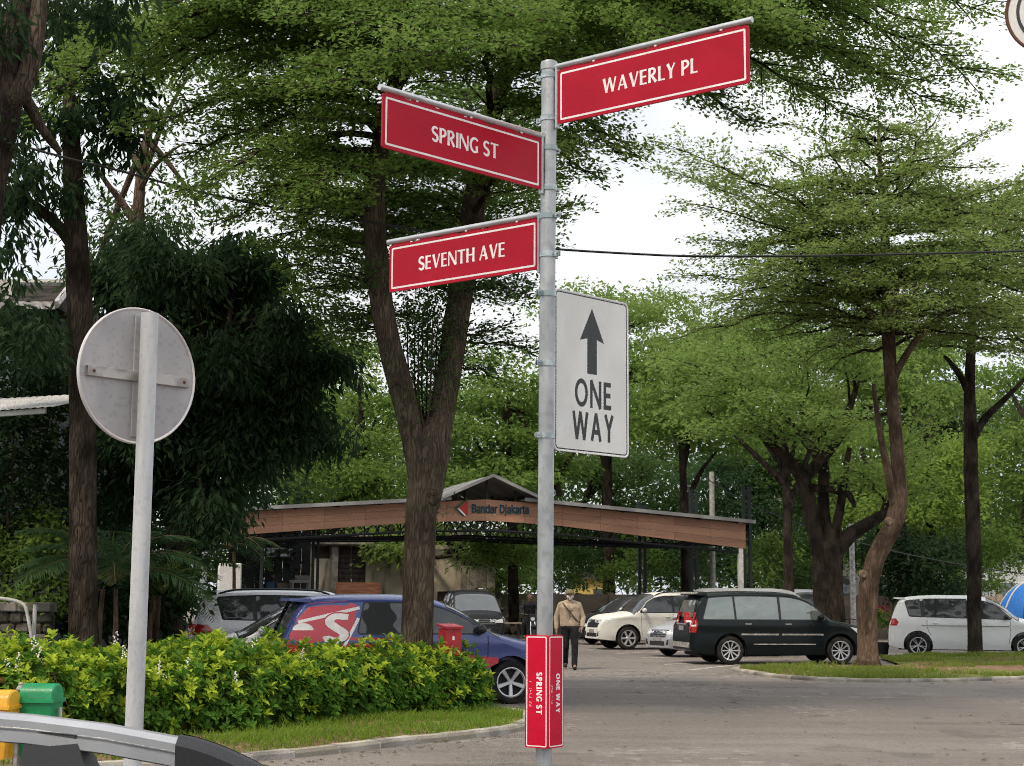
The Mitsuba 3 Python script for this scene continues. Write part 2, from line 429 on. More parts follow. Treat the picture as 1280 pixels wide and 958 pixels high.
def kerb_ring(line, name, stone_len, inner, w=0.16, h=0.08, first=0.0, last=1e9, joints=True):
    key = struct(name, None, None)
    s = np.r_[0, np.cumsum(np.linalg.norm(np.diff(line, axis=0), axis=1))]
    f = PchipInterpolator(s, line, axis=0)
    a, k = first, 0
    mort = []
    r = np.random.default_rng(3)
    while a < min(s[-1], last) - 0.1:
        L = stone_len * (0.85 + 0.3 * r.random())
        b = min(a + L, s[-1])
        q = f(np.linspace(a + 0.012, b - 0.012, 4))
        t = np.gradient(q, axis=0)
        nrm = np.c_[-t[:, 1], t[:, 0]]
        nrm /= np.linalg.norm(nrm, axis=1, keepdims=True)
        nrm *= inner
        hh = h + 0.014 * (r.random() - 0.5)
        v = []
        off = 0.012 * (r.random() - 0.5)
        for p, nn in zip(q, nrm):
            p = p + nn * off
            for d, z in ((0.0, -0.05), (0.006, hh - 0.03), (0.032, hh), (w - 0.01, hh + 0.002), (w, hh - 0.015), (w, -0.05)):
                v.append([*(p + nn * d), z])
        v = np.array(v)
        v[:, 2] += (meshkit.noise(v * 7, 3) - 0.5) * 0.012 * (v[:, 2] > 0.02)
        fc = []
        for i in range(3):
            for j in range(5):
                x = i * 6 + j
                fc += [[x, x + 6, x + 7], [x, x + 7, x + 1]]
        for e, o in ((0, 1), (18, -1)):
            tri = [[e, e + 1, e + 2], [e, e + 2, e + 3], [e, e + 3, e + 4], [e, e + 4, e + 5]]
            fc += tri if o > 0 else [x[::-1] for x in tri]
        m = mk(v, fc)
        m.fix_normals()
        obj('stone', m, ('m_concrete', 'm_concrete_b', 'm_concrete_c')[k % 3 if r.random() < 0.7 else 1], key)
        q = f(np.array([b - 0.02, b + 0.02]))
        mort.append((q, nrm[-1]))
        a, k = b, k + 1
    mm = []
    for q, nn in mort:
        c = q.mean(0) + nn * (w / 2)
        mm.append(box(c[0], c[1], h / 2 - 0.014, w - 0.016, 0.03, h, math.degrees(math.atan2(nn[1], nn[0]))))
    if mm:
        obj('mortar_joint', cat(mm), 'm_mortar', key, kind='stuff')
    return key


sgn = 1 if Polygon(KERB_L).exterior.is_ccw else -1
kerb_ring(KERB_L[:175], 'kerb_left', 0.56, 1)
kerb_ring(KERB_R, 'kerb_right', 0.62, 1, w=0.17, h=0.065)


def turf_sheet(poly, z0, amp, seed, step=0.35):
    """An uneven sheet of ground inside the kerb."""
    x0, y0, x1, y1 = poly.bounds
    gx, gy = np.meshgrid(np.arange(x0, x1, step), np.arange(y0, y1, step))
    g = np.c_[gx.ravel(), gy.ravel()] + np.random.default_rng(seed).uniform(-0.1, 0.1, (gx.size, 2)) * step
    ins = poly.buffer(-step * 0.4)
    g = g[shapely.contains_xy(ins, g[:, 0], g[:, 1])]
    b = np.array([poly.exterior.interpolate(d).coords[0] for d in np.arange(0, poly.exterior.length, step)])
    p = np.vstack([g, b])
    tri = Delaunay(p).simplices
    c = p[tri].mean(1)
    tri = tri[shapely.contains_xy(poly, c[:, 0], c[:, 1])]
    z = z0 + amp * (meshkit.fbm(np.c_[p * 0.7, np.zeros(len(p))], 3, seed) - 0.4) * np.r_[np.ones(len(g)), np.zeros(len(b))]
    v = np.c_[p, z]
    m = mk(v, tri)
    flip = np.cross(v[tri[:, 1]] - v[tri[:, 0]], v[tri[:, 2]] - v[tri[:, 0]])[:, 2] < 0
    m.faces[flip] = m.faces[flip][:, ::-1]
    return m


turf_l = turf_sheet(ISLAND_L.buffer(-0.17), 0.065, 0.12, 5)
turf_r = turf_sheet(ISLAND_R.buffer(-0.18), 0.05, 0.22, 6, 0.5)
struct('verge_ground', turf_l, 'm_turf_ground', True)
struct('verge_ground', turf_r, 'm_turf_ground', True)
def soil_frac(p):
    d = np.hypot((p[:, 0] - 8.6) / 2.3, (p[:, 1] - 34.6) / 3.0)
    n = meshkit.fbm(np.c_[p * 0.55, np.zeros(len(p))], 3, 21)
    return np.clip(1.55 - d, 0, 0.97) + np.clip((n - 0.52) * 6, 0, 0.95)


def grass(poly, ground, n, hgt, wid, seed, name, label, keep=None, colors=((0.15, 0.27, 0.032), (0.27, 0.38, 0.06))):
    r = np.random.default_rng(seed)
    tri = ground.triangles
    idx = r.choice(len(tri), n, p=ground.area_faces / ground.area)
    u = r.random((n, 2))
    u = np.where(u.sum(1, keepdims=True) > 1, 1 - u, u)
    p = tri[idx, 0] + u[:, :1] * (tri[idx, 1] - tri[idx, 0]) + u[:, 1:] * (tri[idx, 2] - tri[idx, 0])
    dens = meshkit.fbm(p * 1.2, 3, seed)
    ok = r.random(n) < np.clip((dens - 0.25) * 3.5, 0.12, 1)
    if keep is not None:
        ok &= keep(p, r)
    p, dens = p[ok], dens[ok]
    n = len(p)
    a = r.uniform(0, 2 * np.pi, n)
    h = hgt * r.uniform(0.45, 1.25, n) * (0.6 + 0.8 * dens)
    lean = r.normal(0, 0.5, (n, 2)) * h[:, None]
    w = wid * r.uniform(0.6, 1.2, n)
    side = np.c_[np.cos(a), np.sin(a), np.zeros(n)] * w[:, None] / 2
    mid = p + np.c_[lean * 0.35, h * 0.62]
    tip = p + np.c_[lean, h]
    v = np.stack([p - side, p + side, mid + side * 0.8, mid - side * 0.8, tip], 1).reshape(-1, 3)
    b = np.arange(n)[:, None] * 5
    f = np.vstack([b + [0, 1, 2], b + [0, 2, 3], b + [3, 2, 4]])
    t = np.clip(0.5 * r.random(n) + 0.8 * (dens - 0.3) + 0.1, 0, 1)[:, None]
    c = np.asarray(colors[0]) * (1 - t) + np.asarray(colors[1]) * t
    dry = r.random(n) < 0.06
    c[dry] = (0.22, 0.18, 0.08)
    return single(name, mk(v, f), 'm_leaf', label, 'grass', kind='stuff', color=np.repeat(c, 5, axis=0))


grass(ISLAND_L, turf_l, 60000, 0.085, 0.012, 11, 'short_grass', 'bright green grass along the kerb in front of the leafy hedge',
      keep=lambda p, r: (p[:, 1] < 22.5))
grass(ISLAND_R, turf_r, 70000, 0.10, 0.022, 12, 'short_grass', 'patchy grass on the island round the tree trunks at right',
      keep=lambda p, r: r.random(len(p)) > soil_frac(p), colors=((0.17, 0.26, 0.04), (0.30, 0.35, 0.085)))

# bare earth and litter on the right island: a soil mound round the first trunk
# ------------------------------------------------------------------ painted parking lines
for (x0, y0), (x1, y1) in (((735, 812), (800, 809)), ((770, 817), (868, 814)), ((800, 823), (905, 819)), ((830, 831), (930, 826)), ((862, 838), (925, 831)), ((1000, 841), (1090, 838))):
    a, b = on_ground(x0, y0), on_ground(x1, y1)
    d = (b - a) / np.linalg.norm(b - a)
    n_ = np.array([-d[1], d[0], 0]) * 0.06
    v = np.array([a - n_, b - n_, b + n_, a + n_])
    v[:, 2] = 0.004
    if (x0, y0) != (1000, 841):
        obj('painted_line', mk(v, [[0, 1, 2], [0, 2, 3]]), 'm_line', 'asphalt_road')

# ------------------------------------------------------------------ lettering drawn as strokes of changing width
def stroke(pts, w0, wm, w1, n=None):
    p = np.asarray(pts, float)
    if len(p) > 2:
        p = resample(p, n or 24)
    else:
        p = resample(p, 9)
    s = np.linspace(0, 1, len(p))
    w = wm + (np.where(s < 0.5, w0, w1) - wm) * np.abs(2 * s - 1) ** 2.2
    t = np.gradient(p, axis=0)
    t /= np.linalg.norm(t, axis=1, keepdims=True)
    nn = np.c_[-t[:, 1], t[:, 0]] * (w / 2)[:, None]
    return unary_union([Polygon(np.vstack([p[i] + nn[i], p[i + 1] + nn[i + 1], p[i + 1] - nn[i + 1], p[i] - nn[i]])).buffer(1e-4) for i in range(len(p) - 1)])


def arc(cx, cy, rx, ry, a0, a1, n=14):
    a = np.radians(np.linspace(a0, a1, n))
    return np.c_[cx + rx * np.cos(a), cy + ry * np.sin(a)]


def glyph(ch, K, N, fl):
    """K thick stroke, N thin stroke, fl flare at the ends."""
    F = 1 + fl
    th = lambda *p: stroke(p, K * F, K, K * F)
    tn = lambda *p: stroke(p, N * F, N, N * F)
    k = K / 2
    S = {
        'I': (lambda: [th((k, 0), (k, 1))], K),
        'L': (lambda: [th((k, 0), (k, 1)), stroke([(k, N / 2), (.5, N / 2)], N, N, N * F)], .5),
        'T': (lambda: [th((.34, 0), (.34, 1)), stroke([(0, 1 - N / 2), (.68, 1 - N / 2)], N * F, N, N * F)], .68),
        'E': (lambda: [th((k, 0), (k, 1)), stroke([(k, N / 2), (.52, N / 2)], N, N, N * F), stroke([(k, .52), (.47, .52)], N, N, N * F), stroke([(k, 1 - N / 2), (.5, 1 - N / 2)], N, N, N * F)], .52),
        'H': (lambda: [th((k, 0), (k, 1)), th((.72 - k, 0), (.72 - k, 1)), stroke([(k, .52), (.72 - k, .52)], N, N, N)], .72),
        'N': (lambda: [tn((N / 2, 0), (N / 2, 1)), tn((.76 - N / 2, 0), (.76 - N / 2, 1)), stroke([(k * .8, 1), (.76 - k * .8, 0)], K, K, K)], .76),
        'A': (lambda: [stroke([(N / 2, 0), (.36, 1)], N * F, N, N), stroke([(.36, 1), (.74 - k, 0)], K, K, K * F), stroke([(.15, .32), (.56, .32)], N, N, N)], .76),
        'V': (lambda: [stroke([(k, 1), (.37, 0)], K * F, K, K), stroke([(.37, 0), (.72 - N / 2, 1)], N, N, N * F)], .72),
        'W': (lambda: [stroke([(k, 1), (.30, 0)], K * F, K, K * .9), stroke([(.30, 0), (.54, 1)], N, N, N), stroke([(.54, 1), (.79, 0)], K * .9, K, K * .9), stroke([(.79, 0), (1.07 - N / 2, 1)], N, N, N * F)], 1.07),
        'Y': (lambda: [stroke([(k, 1), (.33, .46)], K * F, K, K), stroke([(.66 - N / 2, 1), (.33, .46)], N * F, N, N), th((.33, 0), (.33, .5))], .66),
        'P': (lambda: [th((k, 0), (k, 1)), stroke(np.vstack([[(k, 1 - N / 2)], [(.26, 1 - N / 2)], arc(.27, .73, .27 - k * .5, .27 - N / 2, 80, -80), [(.22, .46)], [(k, .46)]]), N, K, N, 40)], .56),
        'R': (lambda: [th((k, 0), (k, 1)), stroke(np.vstack([[(k, 1 - N / 2)], [(.26, 1 - N / 2)], arc(.27, .74, .26 - k * .5, .26 - N / 2, 80, -80), [(.22, .48)], [(k, .48)]]), N, K, N, 40), stroke([(.25, .48), (.62 - k * .6, 0)], K * .85, K, K * F)], .62),
        'S': (lambda: [stroke(np.vstack([[(.49, .88)], arc(.27, .74, .23 - N * .2, .26 - N / 2, 60, 225, 12), [(.27, .50)], arc(.27, .27, .23 - N * .2, .27 - N / 2, 45, -140, 14), [(.02, .13)]]), N * F, K * 1.0, N * F, 60)], .53),
        'O': (lambda: [Polygon(arc(.43, .5, .43, .51, 0, 360, 60)).difference(Polygon(arc(.43, .5, .43 - K, .51 - N, 0, 360, 60)))], .86),
        'G': (lambda: [stroke(np.vstack([[(.72, .85)], arc(.44, .5, .44 - k, .51 - N / 2, 52, 300, 26), [(.73, .1)]]), N * F, K, N, 60), th((.72 - k, .05), (.72 - k, .46))], .76),
    }
    if ch not in S:
        return None, .32
    fn, w = S[ch]
    return unary_union(fn()), w


def lettering(text, height, K=.17, N=.095, fl=.25, gap=.13, space=.34, xs=1.0):
    x, out = 0.0, []
    for ch in text:
        if ch == ' ':
            x += space
            continue
        g, w = glyph(ch, K, N, fl)
        out.append(shapely.affinity.translate(g, x, 0))
        x += w + gap
    s = unary_union(out).buffer(0.004)
    s = shapely.affinity.translate(s, -(x - gap) / 2, -0.5)
    return shapely.affinity.scale(s, height * xs, height, origin=(0, 0)).simplify(height * 0.003)


def rrect(w, h, r):
    return sbox(-w / 2 + r, -h / 2 + r, w / 2 - r, h / 2 - r).buffer(r, quad_segs=6)


# ------------------------------------------------------------------ the street sign pole
PY = 8.5
pole_top, pole_mid = at(686.5, 82, PY), at(681, 790, PY)
axis = (pole_top - pole_mid) / np.linalg.norm(pole_top - pole_mid)
pole_foot = pole_mid - axis * ((pole_mid[2] - 0.0) / axis[2])
PR = 0.044


def pole_at(py):
    k = (at(684, py, PY)[2] - pole_foot[2]) / axis[2]
    return pole_foot + axis * k


sp = thing('sign_pole', 'tall galvanised steel pole that carries the red street name signs', 'pole')
obj('pipe', tube([pole_foot - axis * .1, pole_mid, pole_top], PR, 32, cap=False), 'm_galv', sp, 40)
capm = moved(lathe([(0, .03), (PR * .6, .028), (PR + .002, .018), (PR + .005, .008), (PR + .005, -.03), (PR, -.032)], 32), frame(pole_top, [1, 0, 0], np.cross(axis, [1, 0, 0])))
obj('cap', capm, 'm_galv', sp, 40)
cone = lathe([(.22, 0), (.22, .012), (.06, .016), (.05, .06), (PR, .062)], 32)
cone.apply_translation([pole_foot[0], pole_foot[1], .003])
obj('base_plate', cone, 'm_galv', sp, 30)


def clamp(py, d_dir, h=.03):
    c = pole_at(py)
    ring = lathe([(PR + .0008, -h / 2), (PR + .006, -h / 2), (PR + .006, h / 2), (PR + .0008, h / 2)], 32)
    ring = moved(ring, frame(c, [1, 0, 0], np.cross(axis, [1, 0, 0])))
    d = np.array([d_dir[0], d_dir[1], 0]) / math.hypot(*d_dir)
    n = np.array([-d[1], d[0], 0])
    ears = []
    for s in (-1, 1):
        m = rbox(0, 0, 0, .045, .004, h, .001)
        ears.append(moved(m, frame(c - d * (PR + .018) + n * s * .006, d, n)))
        bolt = moved(lathe([(0, -.02), (.008, -.02), (.008, -.012), (.004, -.012), (.004, .02), (0, .02)], 10), frame(c - d * (PR + .026), d, axis))
        ears.append(bolt)
    obj('clamp', cat([ring] + ears), 'm_clamp', sp, 30)


WAV, SPR, SEV, ONE = np.array([.94, -.70]), np.array([-.81, -.79]), np.array([-.87, .68]), np.array([.463, .473])
for v_ in (WAV, SPR, SEV, ONE):
    v_ /= np.linalg.norm(v_)
for py_, d_ in ((96, WAV), (149, WAV), (186, SPR), (236, SPR), (271, SEV), (319, SEV), (368, ONE), (455, ONE), (545, ONE)):
    clamp(py_, d_)


def sign_frame(d, flip, z, along):
    """x along the reading direction, y up, z out of the face that looks at the camera; origin at the panel's centre."""
    o = np.array([pole_foot[0], pole_foot[1], 0]) + np.r_[d * along, 0]
    k = (z - pole_foot[2]) / axis[2]
    o = np.r_[(pole_foot + axis * k)[:2] + d * along, z]
    u = np.r_[d, 0] * (-1 if flip else 1)
    return frame(o, u, [0, 0, 1.0])


def name_sign(text, d, flip, py_top, py_bot, length, label):
    zt, zb = at(684, py_top, PY)[2], at(684, py_bot, PY)[2]
    h = zt - zb
    off = PR + .022
    M = sign_frame(d, flip, (zt + zb) / 2, off + length / 2)
    t = thing('street_name_sign', label, 'street sign', M)
    panel = extrude(rrect(length, h, .012), .012)
    panel.apply_translation([0, 0, -.006])
    obj('panel', panel, 'm_sign_red', t)
    for s in (1, -1):
        b = rrect(length - .035, h - .035, .01).difference(rrect(length - .057, h - .057, .004))
        m = extrude(b, .0016)
        m.apply_translation([0, 0, .0052])
        l_ = extrude(lettering(text, .083, xs=1.0), .0018)
        l_.apply_translation([0, .002, .0052])
        if s < 0:
            R = trimesh.transformations.rotation_matrix(math.pi, [0, 1, 0])
            m, l_ = moved(m, R), moved(l_, R)
        obj('border', m, 'm_sign_white', t)
        obj('lettering', l_, 'm_sign_white', t)
    sd = -1 if not flip else 1         # towards the pole along local x
    rail = tube([(-length / 2 - .02, h / 2 + .025, 0), (length / 2 + .02, h / 2 + .025, 0)], .0165, 20)
    obj('rail', rail, 'm_rail_alu', t, 40)
    hang = []
    for i in range(6):
        x = -length / 2 + length * (i + .5) / 6 + random.uniform(-.02, .02)
        hang.append(rbox(x, h / 2 + .006, 0, random.choice((.12, .14, .16)), .012, .009, .002))
    obj('clip', cat(hang), 'm_sign_red', t, kind='stuff')
    obj('clip_bolt', cat([rbox(-length / 2 + length * (i + .6) / 3, h / 2 + .006, .006, .016, .010, .006, .002) for i in range(3)]), 'm_sign_white', t, kind='stuff')
    obj('bracket', cat([rbox(sd * (length / 2 + .008), .01, 0, .016, h + .07, .03, .003)]), 'm_galv', t)
    return t


name_sign('WAVERLY PL', WAV, False, 91.5, 158, 1.22, 'red street name sign reading WAVERLY PL, topmost on the pole')
name_sign('SPRING ST', SPR, True, 178, 240, 1.16, 'red street name sign reading SPRING ST, tilted towards the camera at left')
name_sign('SEVENTH AVE', SEV, True, 272, 335, 1.14, 'red street name sign reading SEVENTH AVE, lowest of the three')

# one way panel
zt, zb = at(684, 358, PY)[2], at(684, 562, PY)[2]
W1, H1 = .645, zt - zb
t = thing('one_way_sign', 'white rectangular sign with a black arrow reading ONE WAY', 'sign', sign_frame(ONE, False, (zt + zb) / 2, PR + .012 + W1 / 2))
m = extrude(rrect(W1, H1, .035), .006)
m.apply_translation([0, 0, -.003])
obj('panel', m, 'm_sign_face', t)
m = extrude(rrect(W1, H1, .035).difference(rrect(W1 - .012, H1 - .012, .03)), .012)
m.apply_translation([0, 0, -.0055])
obj('edge', m, 'm_sign_white', t)
m = extrude(rrect(W1 - .022, H1 - .022, .026).difference(rrect(W1 - .036, H1 - .036, .02)), .0012)
m.apply_translation([0, 0, .0026])
obj('border', m, 'm_sign_black', t)
ar = unary_union([Polygon([(0, .385), (-.105, .19), (0, .215), (.105, .19)]), Polygon([(-.042, .22), (.042, .22), (.042, .0), (-.042, .0)])])
m = extrude(shapely.affinity.scale(shapely.affinity.translate(ar, .0, .0), 1.0, 1.0, origin=(0, 0)), .0012)
m.apply_translation([0, 0, .0026])
obj('arrow', m, 'm_sign_black', t)
for w_, y_, xs_ in (('ONE', -.115, .80), ('WAY', -.305, .80)):
    m = extrude(lettering(w_, .16, .165, .165, 0, .16, .3, xs_), .0012)
    m.apply_translation([.01, y_, .0026])
    obj('lettering', m, 'm_sign_black', t)

# red sleeve with tactile lettering round the pole
zt, zb = at(684, 794, PY)[2], at(684, 934, PY)[2]
c = pole_at(864)
SW, SH = .150, zt - zb
sang = 55
t = thing('tactile_sign_sleeve', 'red square sleeve low on the sign pole with vertical white lettering', 'sign', pose(c[0], c[1], (zt + zb) / 2))
core = extrude(sbox(-SW / 2 + .012, -SW / 2 + .012, SW / 2 - .012, SW / 2 - .012), SH - .02)
core.apply_translation([0, 0, -SH / 2 + .01])
Rz = trimesh.transformations.rotation_matrix(math.radians(sang), [0, 0, 1])
obj('core', moved(core, Rz), 'm_sleeve_red', t)
for i in range(4):
    a = math.radians(sang - 90 + 90 * i)
    nrm = np.array([math.cos(a), math.sin(a), 0])
    u = np.cross([0, 0, 1.0], nrm)
    Fm = frame(nrm * (SW / 2), u, [0, 0, 1.0])
    wd = SW - .004
    p_ = extrude(rrect(wd, SH, .012), .004)
    p_.apply_translation([0, 0, -.003])
    pk = obj('panel', moved(p_, Fm), 'm_sleeve_red', t)
    b = extrude(rrect(wd - .014, SH - .014, .010).difference(rrect(wd - .026, SH - .026, .006)), .0015)
    b.apply_translation([0, 0, .0006])
    obj('border', moved(b, Fm), 'm_sign_white', pk)
    txt = 'ONE WAY' if i % 2 == 0 else 'SPRING ST'
    l_ = extrude(lettering(txt, .036, .235, .15, .1, .16, .36, 1.0), .002)
    l_ = moved(l_, trimesh.transformations.rotation_matrix(-math.pi / 2, [0, 0, 1]))
    l_.apply_translation([.018, -.01 if i % 2 else -.01, .0006])
    obj('lettering', moved(l_, Fm), 'm_sign_white', pk)
    dots = []
    r_ = np.random.default_rng(31 + i)
    n_ch, k_ = (len(txt)), 0
    for q_, ch in enumerate(txt):
        if ch == ' ':
            continue
        y_ = (n_ch / 2 - q_) * .0155 - .02
        for rr in range(3):
            for cc in range(2):
                if r_.random() < .5:
                    d_ = trimesh.creation.icosphere(1, .0022)
                    d_.apply_translation([-.035 - rr * .0052, y_ - cc * .0052, .001])
                    dots.append(d_)
    obj('braille_dots', moved(cat(dots), Fm), 'm_sign_white', pk, kind='stuff')

# ------------------------------------------------------------------ round sign seen from behind
LY = 6.7
p_hi, p_lo = at(187.5, 392, LY), at(166, 950, LY)
ax = (p_hi - p_lo) / np.linalg.norm(p_hi - p_lo)
foot = p_lo - ax * (p_lo[2] / ax[2])
ds = thing('round_traffic_sign', 'round traffic sign on a grey post, its bare metal back turned to the camera', 'sign')
obj('post', tube([foot - ax * .1, p_lo, p_hi], .0385, 28), 'm_post_grey', ds, 40)
dn = np.array([-.741, .672, 0.0])              # the sign faces away
dn /= np.linalg.norm(dn)
dc = at(176, 468, LY) 
k = ((dc[2] - foot[2]) / ax[2])
dc = np.r_[(foot + ax * k)[:2], dc[2]] + dn * .075
du = np.cross(dn, [0, 0, 1.0])
sh = du * 0.0
Md = frame(dc + sh, du, [0, 0, 1.0])
disc = moved(lathe([(0, -.002), (.297, -.002), (.297, .002), (0, .002)], 72), Md)
obj('disc', disc, 'm_disc_back', ds)
rim = moved(lathe([(.293, -.009), (.301, -.012), (.305, -.006), (.305, .006), (.301, .009), (.293, .004)], 72), Md)
obj('rim', rim, 'm_disc_rim', ds, 40)
zs = 1 if Md[:3, 2] @ dn > 0 else -1
obj('bracket', moved(cat([rbox(0, -.005, -zs * .018, .53, .045, .003, .001), rbox(0, .016, -zs * .010, .53, .003, .016, .001), rbox(0, -.026, -zs * .010, .53, .003, .016, .001)]), Md), 'm_dirty_alu', ds)
obj('back_strip', moved(cat([rbox(-.005, .0, -zs * .006, .05, .55, .006, .002)]), Md), 'm_disc_back', ds)
obj('rivet', moved(cat([moved(lathe([(0, .004), (.006, .003), (.008, 0)], 10), frame([s * .235, -.005, -zs * .0205], [1, 0, 0], [0, -zs * 1.0, 0])) for s in (-1, 1)]), Md), 'm_rust', ds)
# ------------------------------------------------------------------ cars
class Shell:
    """A car body given by its side outline, plan taper and tumblehome. x runs forward from the tail (0) to the nose (L), then is centred."""

    def __init__(s, L, W, top, zb, belt, tumble=0.20, rtop=0.15, nose=0.26, tail=0.12, ntl=0.16, ttl=0.07):
        s.L, s.W, s.zb0, s.belt, s.tum, s.r0 = L, W, zb, belt, tumble, rtop
        s.nose, s.tail, s.ntl, s.ttl = nose, tail, ntl, ttl
        t = np.asarray(top, float)
        s.top = PchipInterpolator(t[:, 0] * L, t[:, 1])

    def zt(s, x):
        return s.top(np.clip(x, 0, s.L))

    def zb(s, x):
        u = np.asarray(x, float) / s.L
        return s.zb0 + 0.10 * np.clip((0.10 - u) / 0.10, 0, 1) ** 1.5 + 0.05 * np.clip((u - 0.9) / 0.1, 0, 1) ** 1.5

    def plan(s, x):
        u = np.asarray(x, float) / s.L
        a = np.clip((u - (1 - s.ntl)) / s.ntl, 0, 1)
        b = np.clip((s.ttl - u) / s.ttl, 0, 1)
        return s.W / 2 * (1 - s.nose * a ** 2.6) * (1 - s.tail * b ** 2.6)

    def r(s, x):
        return np.minimum(s.r0, (s.zt(x) - s.zb(x)) * 0.35)

    def wlin(s, x, z):
        """Half width before the roof edge is rounded."""
        z = np.asarray(z, float)
        w = s.plan(x)
        low = np.clip((s.zb0 + 0.28 - z) / 0.28, 0, 1)
        shoulder = 0.018 * np.exp(-((z - (s.belt - 0.12)) / 0.05) ** 2)
        up = np.clip(z - s.belt, 0, None)
        return w * (1 - 0.055 * low ** 2) - s.tum * up - 0.12 * up ** 2 - 0.012 + shoulder

    def half(s, x, z):
        """Half width of the body at (x, z), negative outside."""
        x, z = np.broadcast_arrays(np.asarray(x, float), np.asarray(z, float))
        zt, r = s.zt(x), s.r(x)
        w1 = s.wlin(x, np.minimum(z, zt - r))
        q = np.clip((z - (zt - r)) / r, 0, 1)
        w = w1 * (1 - q ** 2.4) ** (1 / 2.4)
        return np.where((z > zt) | (z < s.zb(x)) | (x < 0) | (x > s.L), -1, w)

    def roof(s, x, y):
        zt, r = s.zt(x), s.r(x)
        wt = s.wlin(x, zt - r)
        q = np.clip(np.abs(y) / wt, 0, 1)
        return zt - r + r * (1 - q ** 2.4) ** (1 / 2.4)

    def end(s, y, z, front):
        y, z = np.broadcast_arrays(np.asarray(y, float), np.asarray(z, float))
        xs = np.linspace(0, s.L, 900)
        if front:
            xs = xs[::-1]
        out = np.zeros(y.shape)
        for i in np.ndindex(y.shape):
            ok = s.half(xs, z[i]) >= abs(y[i])
            k = int(np.argmax(ok)) if ok.any() else 0
            out[i] = xs[k]
        return out

    def mesh(s):
        u = np.unique(np.r_[np.linspace(0, .02, 7), np.linspace(.02, .12, 10), np.linspace(.12, .85, 44), np.linspace(.85, .98, 14), np.linspace(.98, 1, 7)])
        X = u * s.L
        rows = []
        for x in X:
            zb, zt, r = float(s.zb(x)), float(s.zt(x)), float(s.r(x))
            z1 = np.linspace(zb, zt - r, 17)
            y1 = s.wlin(x, z1)
            a = np.linspace(0, np.pi / 2, 12)[1:]
            c, sn = np.cos(a) ** (2 / 2.4), np.sin(a) ** (2 / 2.4)
            y2, z2 = y1[-1] * c, zt - r + r * sn
            y2[-1] = 0
            y, z = np.r_[0, y1, y2], np.r_[zb, z1, z2]
            rows.append(np.vstack([np.c_[np.full(len(y), x), y, z], np.c_[np.full(len(y) - 2, x), -y[1:-1][::-1], z[1:-1][::-1]]]))
        n = len(rows[0])
        v = np.vstack(rows)
        i, j = np.meshgrid(np.arange(len(rows) - 1), np.arange(n), indexing='ij')
        q0, q1 = i * n + j, i * n + (j + 1) % n
        f = np.vstack([np.stack([q0, q1, q1 + n], -1).reshape(-1, 3), np.stack([q0, q1 + n, q0 + n], -1).reshape(-1, 3)])
        v = np.vstack([v, [0, 0, (s.zb(0) + s.zt(0)) / 2], [s.L, 0, (s.zb(s.L) + s.zt(s.L)) / 2]])
        k = np.arange(n)
        f = np.vstack([f, np.stack([np.full(n, len(v) - 2), (k + 1) % n, k], -1), np.stack([np.full(n, len(v) - 1), (len(rows) - 1) * n + k, (len(rows) - 1) * n + (k + 1) % n], -1)])
        m = trimesh.Trimesh(v, f, process=True)
        m.fix_normals()
        return m


def drape(poly, fn, step=0.07, depth=None):
    """Meshes a flat polygon finely and maps it to 3-D with fn(p) -> points on the outside; depth gives its edge a skirt along depth."""
    out = []
    for g in getattr(poly, 'geoms', [poly]):
        if g.area < 1e-5:
            continue
        b = []
        for ring in [g.exterior, *g.interiors]:
            c = np.array(ring.coords)[:-1]
            for p, q in zip(c, np.roll(c, -1, axis=0)):
                n = max(1, int(np.ceil(np.linalg.norm(q - p) / step)))
                b += [p + (q - p) * t for t in np.arange(n) / n]
        x0, y0, x1, y1 = g.bounds
        gx, gy = np.meshgrid(np.arange(x0 + step / 2, x1, step), np.arange(y0 + step / 2, y1, step))
        i = np.c_[gx.ravel(), gy.ravel()]
        i = i[shapely.contains_xy(g.buffer(-step * .3), i[:, 0], i[:, 1])] if len(i) else np.zeros((0, 2))
        p = np.vstack([np.array(b), i])
        p, ix = np.unique(np.round(p, 6), axis=0, return_index=True)
        tri = Delaunay(p).simplices
        c = p[tri].mean(1)
        e1, e2 = p[tri[:, 1]] - p[tri[:, 0]], p[tri[:, 2]] - p[tri[:, 0]]
        ar = e1[:, 0] * e2[:, 1] - e1[:, 1] * e2[:, 0]
        tri = tri[shapely.contains_xy(g, c[:, 0], c[:, 1]) & (np.abs(ar) > 1e-9)]
        ar = ar[shapely.contains_xy(g, c[:, 0], c[:, 1]) & (np.abs(ar) > 1e-9)]
        tri[ar < 0] = tri[ar < 0][:, ::-1]
        v = fn(p)
        if depth is not None:
            e = np.vstack([tri[:, [0, 1]], tri[:, [1, 2]], tri[:, [2, 0]]])
            ids = {}
            for a_, b_ in e:
                ids[(a_, b_)] = 1
            bd = np.array([(a_, b_) for a_, b_ in e if (b_, a_) not in ids])
            n = len(v)
            v = np.vstack([v, v + np.asarray(depth)])
            tri = np.vstack([tri, np.c_[bd[:, 0], bd[:, 0] + n, bd[:, 1]], np.c_[bd[:, 1], bd[:, 0] + n, bd[:, 1] + n]])
        out.append(mk(v, tri))
    return cat(out)


